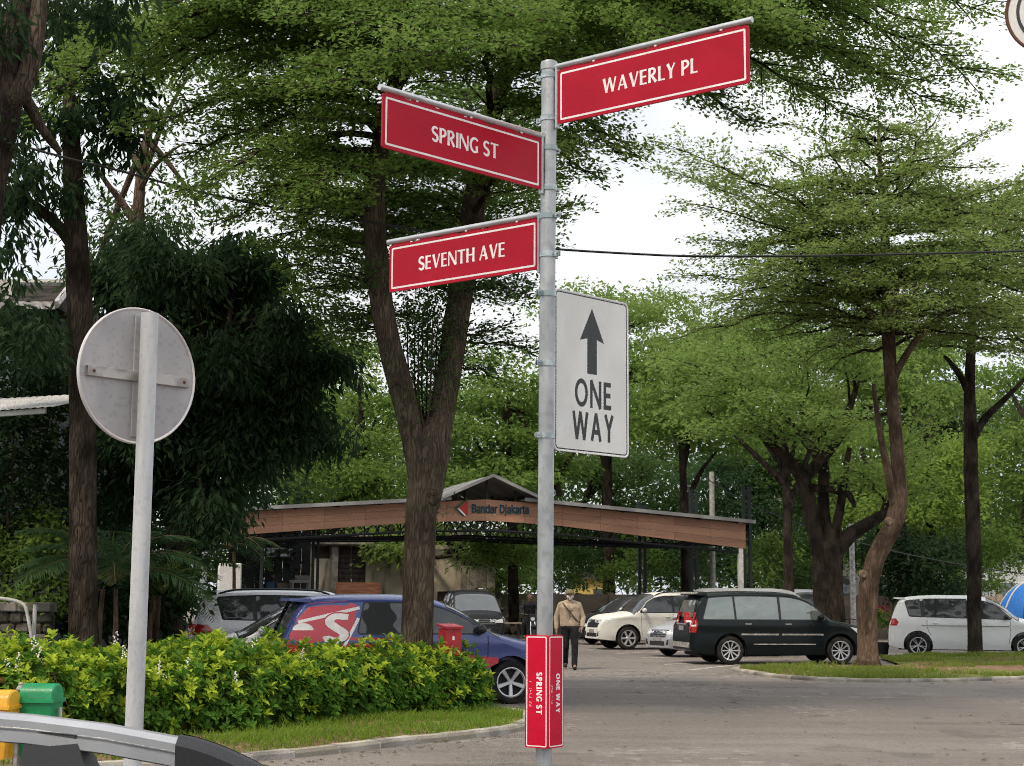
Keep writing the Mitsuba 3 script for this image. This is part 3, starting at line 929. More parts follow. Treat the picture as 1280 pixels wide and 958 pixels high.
def wheel_parts(R, wd, spokes, style):
    """Tyre and rim, axle along y, outer face towards -y, centred."""
    h = wd / 2
    tyre = lathe([(R * .66, -h * .80), (R * .72, -h * .98), (R * .86, -h * 1.02), (R * .96, -h * .86), (R, -h * .55), (R, h * .55), (R * .96, h * .86), (R * .72, h), (R * .62, h * .8)], 40)
    rim = [lathe([(R * .665, -h * .98), (R * .70, -h * .97), (R * .69, -h * .80), (R * .62, -h * .70), (R * .62, h * .5)], 40), lathe([(0, -h * .80), (R * .10, -h * .80), (R * .13, -h * .68), (R * .13, -h * .3)], 20)]
    for k in range(spokes):
        a = 2 * np.pi * k / spokes + (.0 if spokes != 5 else np.pi / 2)
        if style == 'split':
            for da in (-.16, .16):
                c0, c1 = np.array([np.cos(a + da * .6), np.sin(a + da * .6)]) * R * .10, np.array([np.cos(a + da), np.sin(a + da)]) * R * .655
                rim.append(spoke_mesh(c0, c1, R * .055, R * .05, h))
        else:
            c0, c1 = np.array([np.cos(a), np.sin(a)]) * R * .08, np.array([np.cos(a), np.sin(a)]) * R * .655
            wide = R * (.15 if spokes <= 6 else .075)
            rim.append(spoke_mesh(c0, c1, wide * .75, wide * 1.1, h))
    back = lathe([(0, -h * .25), (R * .63, -h * .2)], 32)
    R90 = trimesh.transformations.rotation_matrix(math.pi / 2, [1, 0, 0])
    R90b = trimesh.transformations.rotation_matrix(-math.pi / 2, [1, 0, 0])
    out = []
    for m in (tyre, cat(rim), back):
        m = m.copy()
        m.apply_transform(R90b)       # z -> y: the -z face ends at -y
        out.append(m)
    return out


def spoke_mesh(c0, c1, w0, w1, h):
    d = (c1 - c0) / np.linalg.norm(c1 - c0)
    n = np.array([-d[1], d[0]])
    pts = []
    for c, w, z in ((c0, w0, -h * .72), (c1, w1, -h * .90)):
        for sd in (-1, 1):
            pts += [[*(c + n * sd * w * .5), z], [*(c + n * sd * w * .72), z + h * .22]]
    return hull(pts)


def make_car(name, label, catg, M, spec, group=None, clear_windows='m_glass'):
    """spec: measures and outline; every piece of the car is a part."""
    P = dict(spokes=5, rimstyle='plain', rimmat='m_rim', paint='p_white', rails=None, mirror='paint', lights=True, cladding=None, molding=None, handles='m_chrome', R=.33, tw=.20, plate=True, spoiler=True)
    P.update(spec)
    L, W = P['L'], P['W']
    s = Shell(L, W, P['top'], P['zb'], P['belt'], P.get('tumble', .2), P.get('rtop', .15), P.get('nose', .26), P.get('tail', .12), P.get('ntl', .16), P.get('ttl', .07))
    t = thing(name, label, catg, M, group)
    C = np.array([-L / 2, 0, 0])
    paint = P['paint']
    R, tw = P['R'], P['tw']
    axles = (P['rear'], P['rear'] + P['wb'])

    body = s.mesh()
    man = manifold3d.Manifold(manifold3d.Mesh(np.asarray(body.vertices, np.float32), np.asarray(body.faces, np.uint32)))
    for ax_ in axles:
        for sd in (-1, 1):
            cy = manifold3d.Manifold.cylinder(.36, R + .055, R + .065, 40).rotate((90 * -sd, 0, 0)).translate((ax_, sd * (W / 2 - .30), R + .012))
            man = man - cy
    mm = man.to_mesh()
    body = trimesh.Trimesh(mm.vert_properties[:, :3], mm.tri_verts, process=True)
    body.apply_translation(C)
    obj('body', body, paint, t, 32)
    for ax_ in axles:
        lin = []
        for sd in (-1, 1):
            a = np.linspace(-.35, np.pi + .35, 22)
            rr = R + .050
            arcp = np.c_[ax_ + rr * np.cos(a), R + .012 + rr * np.sin(a)]
            y0, y1 = sd * (W / 2 - .30), sd * (W / 2 - .035)
            v = np.vstack([np.c_[arcp[:, 0], np.full(22, y0), arcp[:, 1]], np.c_[arcp[:, 0], np.full(22, y1), arcp[:, 1]], [[ax_, y0, R]]])
            k = np.arange(21)
            f = np.vstack([np.c_[k, k + 1, k + 23], np.c_[k, k + 23, k + 22], np.c_[k, k + 1, np.full(21, 44)]])
            lin.append(mk(v, f))
        m = cat(lin)
        m.apply_translation(C)
        obj('arch_liner', m, 'm_rubber', t, kind='stuff')

    def side(sd, off):
        return lambda p: np.c_[p[:, 0], sd * (np.maximum(s.half(p[:, 0], np.minimum(p[:, 1], s.zt(p[:, 0]) - .004)), .05) + off), p[:, 1]] + C

    def on_side(nm, poly, m, sd, off=.006, parent=t, step=.08, sm=30, label=None):
        mesh = drape(poly, side(sd, off), step, (0, -sd * (off + .012), 0))
        return obj(nm, mesh, m, parent, sm, label)

    def on_end(nm, poly, m, front, off=.008, parent=t, step=.08, label=None):
        d = 1 if front else -1
        f = lambda p: np.c_[s.end(p[:, 0], p[:, 1], front) + d * off, p[:, 0], p[:, 1]] + C
        return obj(nm, drape(poly, f, step, (-d * (off + .03), 0, 0)), m, parent, 30, label)

    def on_top(nm, poly, m, off=.006, parent=t, step=.09):
        def f(p):
            z = s.roof(p[:, 0], p[:, 1])
            e = 1e-3
            nx = -(s.roof(p[:, 0] + e, p[:, 1]) - s.roof(p[:, 0] - e, p[:, 1])) / (2 * e)
            n = np.c_[nx, np.zeros(len(p)), np.ones(len(p))]
            n /= np.linalg.norm(n, axis=1, keepdims=True)
            return np.c_[p, z] + n * off + C
        return obj(nm, drape(poly, f, step), m, parent, 30)

    # windows: the daylight opening, cut by the pillars
    xr0, xr1, xf0, xf1 = P['dlo']            # rear bottom, rear top, front bottom, front top (x)
    zbel = P['belt'] + .035
    xs = np.linspace(min(xr0, xr1), max(xf0, xf1), 60)
    up = s.zt(xs) - P.get('roofgap', .135)
    area = Polygon([*zip(xs, np.full(60, zbel) + P.get('beltrise', 0) * (1 - (xs - xs[0]) / (xs[-1] - xs[0])))] + [*zip(xs[::-1], np.maximum(up[::-1], zbel - .2))]).buffer(0)
    zhi = float(s.zt((xr1 + xf1) / 2))
    cut = Polygon([(xr0, zbel - .02), (xf0, zbel - .02), (xf1, zhi), (xr1, zhi)])
    area = area.intersection(cut).buffer(-.03).buffer(.03)
    pill = unary_union([Polygon([(x - w_ / 2, zbel - .2), (x + w_ / 2, zbel - .2), (x + w_ / 2 + lean, zhi + .1), (x - w_ / 2 + lean, zhi + .1)]) for x, w_, lean in P['pillars']])
    gl = P.get('glass', 'm_glass')
    for sd in (-1, 1):
        on_side('window_trim', area.buffer(.022, join_style=2).difference(area.buffer(-.01)).union(area.intersection(pill.buffer(.012))), 'm_black_trim', sd, .004, step=.1)
        for g in getattr(area.difference(pill), 'geoms', [area.difference(pill)]):
            if g.area > .004:
                on_side('window', g.buffer(.012).intersection(area), gl, sd, .0065)
        # door joints
        for x, z0, lean in P['joints']:
            zt_ = zbel - .04
            on_side('door_joint', LineString([(x - lean, z0), (x, (z0 + zt_) / 2), (x, zt_)]).buffer(.006, cap_style=2), 'm_rubber', sd, .0015, step=.15)
        for x in P['handle_x']:
            o = side(sd, .02)(np.array([[x, P['handle_z']]]))[0]
            obj('door_handle', rbox(*o, .16, .028, .028, .008), paint if P['handles'] == 'paint' else P['handles'], t)
        if P['mirror']:
            mx = P['mirror_x']
            o = side(sd, .10)(np.array([[mx, P['belt'] + .09]]))[0]
            m = chain_body([(((o[0], o[1] - sd * .03, o[2]), .062), ((o[0] + .012, o[1] + sd * .06, o[2] + .004), .07))], .05, 2)
            mk_ = obj('mirror', m, paint if P['mirror'] == 'paint' else P['mirror'], t, True)
            obj('mirror_arm', tube([o + np.array([.02, -sd * .13, -.07]), o + np.array([.01, 0, -.05])], .022, 8), 'm_black_trim', t)
        if P['molding']:
            for (xa, xb, z_, hh, mm_) in P['molding']:
                on_side('side_molding', sbox(xa, z_, xb, z_ + hh), mm_, sd, .014, step=.12)
        if P['cladding']:
            pts = sbox(axles[0] + R + .06, s.zb0 + .005, axles[1] - R - .06, s.zb0 + .10)
            on_side('sill_cladding', pts, P['cladding'], sd, .008)
            for ax_ in axles:
                ringp = Polygon(np.vstack([np.c_[ax_ + (R + .11) * np.cos(np.linspace(-.15, np.pi + .15, 30)), R + .012 + (R + .11) * np.sin(np.linspace(-.15, np.pi + .15, 30))], np.c_[ax_ + (R + .058) * np.cos(np.linspace(np.pi + .15, -.15, 30)), R + .012 + (R + .058) * np.sin(np.linspace(np.pi + .15, -.15, 30))]]))
                on_side('arch_cladding', ringp, P['cladding'], sd, .008)
    if P['lights']:
        for sd in (-1, 1):
            hz0, hz1, hx = P['head']
            pol = Polygon([(L - .045, hz0 + .02), (L - .03, hz1 - .10), (L - hx, hz1), (L - hx * .55, hz0 + .01)])
            on_side('headlight', pol, 'm_head_lamp', sd, .008, step=.06)
            w0 = s.plan(L * .985)
            pol = Polygon([(sd * w0 * .98, hz0), (sd * w0 * .98, hz1 - .06), (sd * w0 * .55, hz0 + .5 * (hz1 - hz0) - .02), (sd * w0 * .55, hz0 + .01)])
            on_end('headlight', pol, 'm_head_lamp', True, .006)
            tz0, tz1, tx = P['tail_l']
            pol = Polygon([(.0, tz0), (.0, tz1), (tx * .75, tz1 - .01), (tx, tz0 + .45 * (tz1 - tz0)), (tx * .8, tz0)])
            tk = on_side('tail_light', pol.intersection(sbox(.012, 0, 2, 3)), 'm_tail_lamp', sd, .010, step=.06)
            if P.get('tail_white'):
                a_, b_ = P['tail_white']
                on_side('reverse_lens', sbox(.03, a_, tx * .78, b_), 'm_head_lamp', sd, .016, tk, step=.06)
            wr = s.plan(.02 * L)
            on_end('tail_light', sbox(min(sd * wr * .85, sd * wr * .96), tz0, max(sd * wr * .85, sd * wr * .96), tz1), 'm_tail_lamp', False, .008)
    # glass fore and aft
    xa, xb = P['screen']                      # cowl, roof edge
    ys = lambda x, m_: s.wlin(x, s.zt(x) - s.r(x)) - m_
    xx = np.linspace(xa, xb, 14)
    pol = Polygon([*zip(xx, ys(xx, .05))] + [*zip(xx[::-1], -ys(xx[::-1], .05))])
    on_top('windscreen_trim', pol.buffer(.025, join_style=2), 'm_black_trim', .003)
    on_top('windscreen', pol, P.get('glass_front', gl), .0065)
    zr0, zr1 = P['rear_glass']
    wr = float(s.wlin(.1, zr0)) - .14
    wr1 = float(s.wlin(.2, zr1)) - .20
    pol = Polygon([(-wr, zr0), (wr, zr0), (wr1, zr1), (-wr1, zr1)]).buffer(-.03).buffer(.03)
    on_end('rear_window', pol, P.get('glass_rear', gl), False, .008, step=.12)
    if P['plate']:
        pz = P['plate_z']
        on_end('number_plate', sbox(-.2, pz, .2, pz + .11), 'm_plate', False, .014)
        on_end('number_plate', sbox(-.2, P['plate_zf'], .2, P['plate_zf'] + .11), 'm_plate', True, .016)
        on_end('plate_garnish', sbox(-.42, pz + .135, .42, pz + .17), P.get('garnish', 'm_chrome'), False, .016)
    gz0, gz1, gw = P['grille']
    gk = on_end('grille', Polygon([(-gw, gz0), (gw, gz0), (gw * 1.15, gz1), (-gw * 1.15, gz1)]), 'm_black_trim', True, .005)
    for k_ in range(3):
        z_ = gz0 + (gz1 - gz0) * (k_ + .6) / 3.2
        on_end('grille_bar', sbox(-gw, z_, gw, z_ + .016), P.get('grille_bar', 'm_chrome'), True, .014, gk)
    on_end('lower_intake', sbox(-gw * .95, s.zb0 + .10, gw * .95, s.zb0 + .22), 'm_black_trim', True, .006)
    for sd in (-1, 1):
        wl = s.plan(L * .985)
        on_end('fog_lamp_recess', Polygon([(sd * wl * .68, s.zb0 + .12), (sd * wl * .93, s.zb0 + .14), (sd * wl * .93, s.zb0 + .28), (sd * wl * .78, s.zb0 + .26)]), 'm_black_trim', True, .007)
    on_end('bumper_strip', sbox(-s.plan(.05) * .9, s.zb0 + .16, s.plan(.05) * .9, s.zb0 + .28), P.get('bumper', 'm_black_trim'), False, .012)
    if P['spoiler']:
        xs_ = P.get('spoiler_x', .06 * L)
        z_ = float(s.zt(xs_ + .14))
        wv = float(s.wlin(xs_ + .1, z_ - .15)) - .06
        m = hull([[xs_ - .12, y, z_ - .035] for y in (-wv * .92, wv * .92)] + [[xs_ - .10, y, z_ + .005] for y in (-wv * .92, wv * .92)] + [[xs_ + .2, y, z_ + .004] for y in (-wv, wv)] + [[xs_ + .2, y, z_ - .06] for y in (-wv, wv)])
        m.apply_translation(C)
        obj('spoiler', m, P.get('spoiler_mat', paint), t)
    if P['rails']:
        for sd in (-1, 1):
            x = np.linspace(P['rail_x'][0], P['rail_x'][1], 14)
            y = sd * (s.wlin(x, s.zt(x) - s.r(x)) - .10)
            h_ = .05 * np.minimum(1, np.minimum(np.arange(14), 13 - np.arange(14)) / 1.5)
            obj('roof_rail', tube(np.c_[x, y, s.roof(x, y) + h_] + C, .019, 8), P['rails'], t, 40)
    under = hull([[.25, y, z] for y in (-W * .34, W * .34) for z in (s.zb0 - .03, s.zb0 + .12)] + [[L - .35, y, z] for y in (-W * .34, W * .34) for z in (s.zb0 - .03, s.zb0 + .12)])
    under.apply_translation(C)
    obj('underbody', under, 'm_rubber', t)
    ty, rm, bk = wheel_parts(R, tw, P['spokes'], P['rimstyle'])
    for ax_ in axles:
        for sd in (-1, 1):
            Mw = np.eye(4)
            Mw[:3, 3] = [ax_ + C[0], sd * (W / 2 - tw / 2 - .012), R]
            if sd > 0:
                Mw[:3, :3] = np.diag([-1.0, -1.0, 1.0])
            wk = numbered(t + '__wheel')
            place[wk] = M if M is not None else np.eye(4)
            obj('tyre', moved(ty, Mw), 'm_tyre', wk, 35)
            obj('rim', moved(rm, Mw), P['rimmat'], wk, 30)
            obj('brake_disc', moved(bk, Mw), 'm_rubber', wk)
    return t, s, on_side, on_end, on_top


def deg_of(a, b):
    return math.degrees(math.atan2(b[1] - a[1], b[0] - a[0]))


MPV_TOP = [(0, .62), (.004, .98), (.016, 1.06), (.045, 1.50), (.075, 1.655), (.13, 1.715), (.32, 1.75), (.52, 1.73), (.60, 1.665), (.66, 1.54), (.775, 1.10), (.83, 1.045), (.93, .945), (.972, .86), (.99, .74), (1, .58)]
# black MPV seen from its tail
L = 4.60
make_car('parked_car', 'glossy black MPV with red and white tail lights parked behind the grass island', 'car', pose(6.42, 38.2, 0, 9),
         dict(L=L, W=1.78, top=MPV_TOP, zb=.24, belt=1.04, tumble=.22, rear=.98, wb=2.75, R=.335, paint='p_black', mirror='p_black',
              dlo=(.30, .55, 3.48, 2.72), pillars=[(1.12, .08, -.03), (2.22, .09, .0), (1.30 + .35, .025, 0), (3.02, .03, 0)], glass='m_glass_clear', glass_rear='m_glass_clear',
              joints=[(1.15, .62, -.12), (2.22, .34, 0), (3.36, .40, .04)], handle_x=(1.42, 2.42), handle_z=.965, mirror_x=3.20, head=(.66, .90, .62), tail_l=(.76, 1.24, .17), tail_white=(.90, 1.04),
              screen=(3.52, 2.74), rear_glass=(1.12, 1.52), plate_z=.80, plate_zf=.5, grille=(.62, .80, .42), molding=[(1.25, 2.18, .70, .035, 'm_dirty_alu'), (2.26, 3.30, .70, .035, 'm_dirty_alu'), (1.55, 3.1, .47, .028, 'm_dirty_alu')], spokes=10, bumper='m_dirty_alu'), 'cars parked on the car park')
# white MPV at the right
L = 4.48
TOPX = [(0, .60), (.006, .95), (.02, 1.10), (.045, 1.40), (.07, 1.585), (.12, 1.65), (.30, 1.70), (.50, 1.69), (.585, 1.62), (.66, 1.46), (.765, 1.10), (.82, 1.04), (.93, .93), (.972, .84), (.99, .70), (1, .55)]
make_car('parked_car', 'white MPV with dark alloy wheels partly hidden by a tree trunk, far right', 'car', pose(12.80, 43.0, 0, -18),
         dict(L=L, W=1.75, top=TOPX, zb=.23, belt=1.02, tumble=.21, rear=.80, wb=2.80, R=.325, paint='p_white', mirror='m_black_trim',
              dlo=(.62, .42, 3.38, 2.62), pillars=[(.98, .13, -.10), (2.12, .10, 0), (3.0, .03, 0)], glass='m_glass', joints=[(1.05, .6, -.1), (2.12, .34, 0), (3.22, .40, .04)], handle_x=(1.28, 2.32), handle_z=.93, handles='m_chrome',
              mirror_x=3.12, head=(.60, .80, .42), tail_l=(.86, 1.06, .30), screen=(3.42, 2.62), rear_glass=(1.14, 1.46), plate_z=.78, plate_zf=.42, grille=(.5, .74, .45), spokes=5, rimstyle='split', rimmat='m_rim', beltrise=.07, roofgap=.12,
              molding=[(.9, 3.2, .855, .02, 'm_dirty_alu')], cladding=None), 'cars parked on the car park')
# cream SUV, nose to the left and towards the camera
L = 4.43
SUV = [(0, .62), (.005, 1.0), (.018, 1.10), (.04, 1.48), (.065, 1.66), (.12, 1.735), (.32, 1.77), (.52, 1.75), (.595, 1.69), (.655, 1.55), (.75, 1.17), (.79, 1.13), (.93, 1.05), (.97, .96), (.988, .80), (1, .62)]
make_car('parked_car', 'cream white SUV with black roof rails, its nose beside the walking man', 'car', pose(4.62, 48.6, 0, 180 + 17),
         dict(L=L, W=1.72, top=SUV, zb=.28, belt=1.10, tumble=.19, rear=.85, wb=2.69, R=.35, paint='p_cream', mirror='p_cream', rails='m_black_trim', rail_x=(.6, 2.6),
              dlo=(.35, .55, 3.30, 2.62), pillars=[(.95, .12, -.05), (2.05, .1, 0), (2.95, .03, 0)], glass='m_glass', glass_rear='m_glass_mid', joints=[(1.1, .65, -.1), (2.05, .38, 0), (3.12, .42, .03)], handle_x=(1.25, 2.25), handle_z=1.0, handles='paint',
              mirror_x=3.05, head=(.80, 1.02, .52), tail_l=(.85, 1.2, .25), screen=(3.36, 2.64), rear_glass=(1.18, 1.55), plate_z=.85, plate_zf=.5, grille=(.66, .90, .45), spokes=6, rimmat='m_rim', grille_bar='m_black_trim', spoiler_mat='p_dark'), 'cars parked on the car park')
# silver hatchback
L = 3.95
HAT = [(0, .58), (.006, .92), (.02, 1.05), (.05, 1.32), (.085, 1.46), (.15, 1.50), (.34, 1.53), (.48, 1.515), (.56, 1.455), (.66, 1.27), (.80, .98), (.84, .94), (.93, .84), (.97, .75), (.99, .62), (1, .48)]
make_car('parked_car', 'silver hatchback with its nose showing beside the black MPV', 'car', pose(5.75, 42.9, 0, 180 + 25),
         dict(L=L, W=1.69, top=HAT, zb=.20, belt=.94, tumble=.22, rear=.62, wb=2.53, R=.305, paint='p_silver', mirror='paint',
              dlo=(.30, .55, 3.05, 2.2), pillars=[(.85, .1, -.05), (1.72, .1, 0), (2.62, .04, 0)], glass='m_glass', joints=[(.9, .5, -.1), (1.72, .3, 0), (2.82, .35, .03)], handle_x=(1.0, 1.95), handle_z=.86, handles='paint',
              mirror_x=2.78, head=(.60, .80, .55), tail_l=(.8, 1.15, .2), screen=(3.14, 2.2), rear_glass=(1.02, 1.34), plate_z=.7, plate_zf=.42, grille=(.52, .72, .4), spokes=10, spoiler=True), 'cars parked on the car park')
# dark cars behind
make_car('parked_car', 'black MPV in shade behind the cream SUV', 'car', pose(4.35, 53.5, 0, 180 + 22),
         dict(L=4.5, W=1.75, top=TOPX, zb=.23, belt=1.02, rear=.80, wb=2.80, R=.32, paint='p_dark', mirror='p_dark', dlo=(.62, .42, 3.38, 2.62), pillars=[(.98, .13, -.10), (2.12, .10, 0)], joints=[(2.12, .34, 0)], handle_x=(2.32,), handle_z=.93,
              mirror_x=3.12, head=(.60, .80, .42), tail_l=(.86, 1.06, .30), screen=(3.42, 2.62), rear_glass=(1.14, 1.46), plate_z=.78, plate_zf=.42, grille=(.5, .74, .45), rimmat='m_rim_dark'), 'cars parked on the car park')
make_car('parked_car', 'dark red hatchback half hidden behind the walking man', 'car', pose(4.3, 59.5, 0, 180 + 20),
         dict(L=3.95, W=1.69, top=HAT, zb=.20, belt=.94, rear=.62, wb=2.53, R=.305, paint='p_maroon', dlo=(.30, .55, 3.05, 2.2), pillars=[(.85, .1, -.05), (1.72, .1, 0)], joints=[(1.72, .3, 0)], handle_x=(1.95,), handle_z=.86, handles='paint',
              mirror_x=2.78, head=(.60, .80, .55), tail_l=(.8, 1.15, .2), screen=(3.14, 2.2), rear_glass=(1.02, 1.34), plate_z=.7, plate_zf=.42, grille=(.52, .72, .4)), 'cars parked on the car park')
VAN = [(0, .62), (.006, 1.15), (.015, 1.5), (.03, 1.82), (.06, 1.92), (.2, 1.95), (.6, 1.95), (.74, 1.90), (.80, 1.80), (.90, 1.25), (.93, 1.12), (.97, .95), (.99, .75), (1, .6)]
make_car('parked_van', 'pale grey van with only its roof showing above the black MPV', 'van', pose(9.05, 57.5, 0, 10),
         dict(L=4.7, W=1.75, top=VAN, zb=.25, belt=1.15, rear=.8, wb=2.9, R=.31, paint='p_grey', dlo=(.25, .35, 4.1, 3.55), pillars=[(1.2, .12, 0), (2.3, .12, 0), (3.3, .1, 0)], joints=[(2.3, .4, 0)], handle_x=(2.5,), handle_z=1.0, mirror_x=4.0, head=(.75, .95, .2), tail_l=(.8, 1.2, .12),
              screen=(4.3, 3.72), rear_glass=(1.2, 1.7), plate_z=.7, plate_zf=.5, grille=(.6, .8, .4), spoiler=False, tumble=.12, roofgap=.28), None)
make_car('parked_van', 'pale grey van just right of another behind the black MPV', 'van', pose(11.3, 61.0, 0, -78),
         dict(L=4.4, W=1.75, top=VAN, zb=.25, belt=1.15, rear=.8, wb=2.7, R=.31, paint='p_grey', dlo=(.25, .35, 3.8, 3.3), pillars=[(1.2, .12, 0), (2.3, .12, 0), (3.1, .1, 0)], joints=[(2.3, .4, 0)], handle_x=(2.5,), handle_z=1.0, mirror_x=3.8, head=(.75, .95, .2), tail_l=(.8, 1.2, .12),
              screen=(4.02, 3.48), rear_glass=(1.25, 1.7), plate_z=.7, plate_zf=.5, grille=(.6, .8, .4), spoiler=False, tumble=.12, roofgap=.28), None)
# liveried MPV behind the hedge
L = 4.22
LIV = [(0, .58), (.006, .95), (.02, 1.08), (.055, 1.38), (.09, 1.52), (.16, 1.575), (.34, 1.60), (.48, 1.585), (.56, 1.52), (.64, 1.38), (.765, 1.06), (.81, 1.0), (.92, .88), (.968, .78), (.99, .64), (1, .5)]
HDG = 15
ca, sa = math.cos(math.radians(HDG)), math.sin(math.radians(HDG))
fx = .82 + 2.60 - L / 2                     # front axle from the car's centre
c_ = np.array([.02, 23.1]) - np.array([ca, sa]) * fx + np.array([-sa, ca]) * (1.70 / 2)
t, s, on_side, on_end, on_top = make_car('parked_car', 'blue and red liveried MPV with a white letter S behind the hedge', 'car', pose(c_[0], c_[1], 0, HDG),
         dict(L=L, W=1.70, top=LIV, zb=.20, belt=1.0, tumble=.21, rear=.82, wb=2.60, R=.315, paint='p_blue', mirror='m_black_trim',
              dlo=(1.12, 1.26, 3.22, 2.44), pillars=[(1.36, .03, -.02), (2.12, .08, 0), (2.84, .03, 0)], glass='m_glass', joints=[(1.2, .55, -.1), (2.12, .3, 0), (3.06, .35, .03)], handle_x=(1.35, 2.3), handle_z=.90, handles='paint',
              mirror_x=2.92, head=(.60, .80, .45), tail_l=(.70, .95, .10), screen=(3.22, 2.46), rear_glass=(1.08, 1.44), plate_z=.7, plate_zf=.42, grille=(.5, .72, .4), spokes=5), None)
for sd in (-1, 1):
    rear_red = Polygon([(.10, .45), (.10, 1.10), (.33, 1.45), (.98, 1.50), (1.12, 1.42), (1.02, .97), (1.95, .965), (2.35, .80), (2.9, .70), (3.22, .68), (3.22, .60), (2.9, .45)])
    arch = Polygon(arc(.82, R := .327, .40, .40, 0, 360, 40))
    k = on_side('red_livery', rear_red.difference(arch), 'p_red', sd, .004, step=.09, label='red livery panel on the rear side')
    def pl_(px, py):
        """Point of the near side, in (x, z), that lies at the picture's pixel."""
        d_ = FWD + RIGHT * ((px - 640) / FPX) + UP * ((479 - py) / FPX)
        n3 = np.array([-sa, ca, 0])
        o_ = np.r_[c_ - np.array([-sa, ca]) * .84, 0]
        q_ = CAM + d_ * (((o_ - CAM) @ n3) / (d_ @ n3))
        return np.array([(q_[0] - c_[0]) * ca + (q_[1] - c_[1]) * sa + L / 2, q_[2]])
    ctr, wS, hS = (pl_(404, 784) + pl_(438, 784)) / 2, pl_(438, 784)[0] - pl_(404, 784)[0], .43
    S_ = shapely.affinity.translate(glyph('S', .21, .19, .0)[0], -.265, -.5)
    S_ = shapely.affinity.scale(S_, wS / .62, hS, origin=(0, 0))
    S_ = shapely.affinity.translate(shapely.affinity.affine_transform(S_, [1, .18, 0, 1, 0, 0]), ctr[0], ctr[1] - .02)
    flip = (lambda g: g) if sd < 0 else (lambda g: shapely.affinity.scale(g, -1, 1, origin=(ctr[0], 0)))
    on_side('letter', flip(S_), 'm_sign_white', sd, .008, k, step=.04, label='white letter S on the red rear panel')
    ln = unary_union([LineString([pl_(373, 778), pl_(451, 760)]).buffer(.022, cap_style=2), LineString([pl_(449, 773), pl_(430, 808)]).buffer(.022, cap_style=2), Polygon(arc(*(pl_(379, 788)), .15, .10, 0, 180, 20))])
    on_side('white_graphic', ln.difference(S_.buffer(.02)), 'm_sign_white', sd, .007, k, step=.06)
for sd in (-1, 1):
    on_side('tailgate_edge', Polygon([(.015, .90), (.11, .98), (.31, 1.46), (.22, 1.49), (.03, 1.10)]), 'm_glass', sd, .007, step=.06)
on_end('tailgate', Polygon([(-.66, .95), (.66, .95), (.56, 1.46), (-.56, 1.46)]), 'm_black_trim', False, .004, step=.1)
# silver SUV at the left, tail to the left
L = 4.45
make_car('parked_car', 'silver SUV with red tail light and black roof rails behind the hedge at left', 'car', pose(-3.72, 28.9, 0, 13),
         dict(L=L, W=1.74, top=[(x, z * .955) for x, z in SUV], zb=.25, belt=1.06, tumble=.2, rear=.85, wb=2.66, R=.33, paint='p_pale', mirror='p_pale', rails='m_black_trim', rail_x=(.5, 2.5), cladding='m_black_trim',
              dlo=(.62, .42, 3.38, 2.62), pillars=[(1.18, .10, -.08), (2.15, .10, 0), (3.0, .03, 0)], joints=[(1.15, .6, -.1), (2.15, .34, 0), (3.22, .40, .04)], handle_x=(1.36, 2.35), handle_z=.95, handles='m_chrome', beltrise=.06,
              mirror_x=3.1, head=(.70, .92, .5), tail_l=(.86, 1.06, .42), screen=(3.38, 2.64), rear_glass=(1.14, 1.48), plate_z=.8, plate_zf=.5, grille=(.6, .84, .45), spoiler_mat='p_dark'), None)
# white saloon nose between the two
L = 4.3
SED = [(0, .60), (.006, .85), (.02, .96), (.12, 1.02), (.17, 1.05), (.27, 1.33), (.36, 1.43), (.48, 1.46), (.56, 1.42), (.64, 1.27), (.755, .99), (.80, .94), (.92, .84), (.968, .75), (.99, .62), (1, .48)]
make_car('parked_car', 'pale silver saloon showing its windscreen behind the hedge beside the liveried MPV', 'car', pose(-3.35, 25.6, 0, 180 + 14),
         dict(L=L, W=1.69, top=SED, zb=.2, belt=.92, tumble=.24, rear=.85, wb=2.55, R=.31, paint='p_pale', mirror='p_pale', dlo=(.8, 1.3, 3.25, 2.4), pillars=[(1.35, .08, .1), (2.05, .09, 0), (2.85, .03, 0)], joints=[(2.05, .3, 0), (3.05, .35, 0)], handle_x=(1.3, 2.25), handle_z=.85, handles='paint',
              mirror_x=2.95, head=(.60, .78, .5), tail_l=(.7, .92, .3), screen=(3.3, 2.42), rear_glass=(.98, 1.28), plate_z=.66, plate_zf=.42, grille=(.5, .70, .42), spoiler=False), None)
# dark pickup facing the camera
make_car('parked_pickup', 'dark pickup facing the camera beside the concrete shed', 'pickup', pose(-1.5, 53.2, 0, -72),
         dict(L=4.2, W=1.68, top=[(0, .7), (.005, .98), (.01, 1.0), (.35, 1.0), (.38, 1.02), (.41, 1.55), (.46, 1.78), (.55, 1.82), (.66, 1.78), (.72, 1.66), (.83, 1.14), (.87, 1.06), (.96, .98), (.98, .86), (.99, .72), (1, .58)], zb=.27, belt=1.06, tumble=.15, rear=.8, wb=2.65, R=.32, paint='p_dark', mirror='p_dark',
              dlo=(1.72, 1.85, 3.3, 2.85), pillars=[(3.1, .03, 0)], joints=[(3.2, .35, 0)], handle_x=(1.95,), handle_z=.95, mirror_x=3.1, head=(.72, .92, .22), tail_l=(.72, .95, .06), screen=(3.5, 3.02), rear_glass=(.75, .9), plate_z=.5, plate_zf=.42, grille=(.66, .86, .42), spoiler=False, glass_front='m_glass_mid'), None)
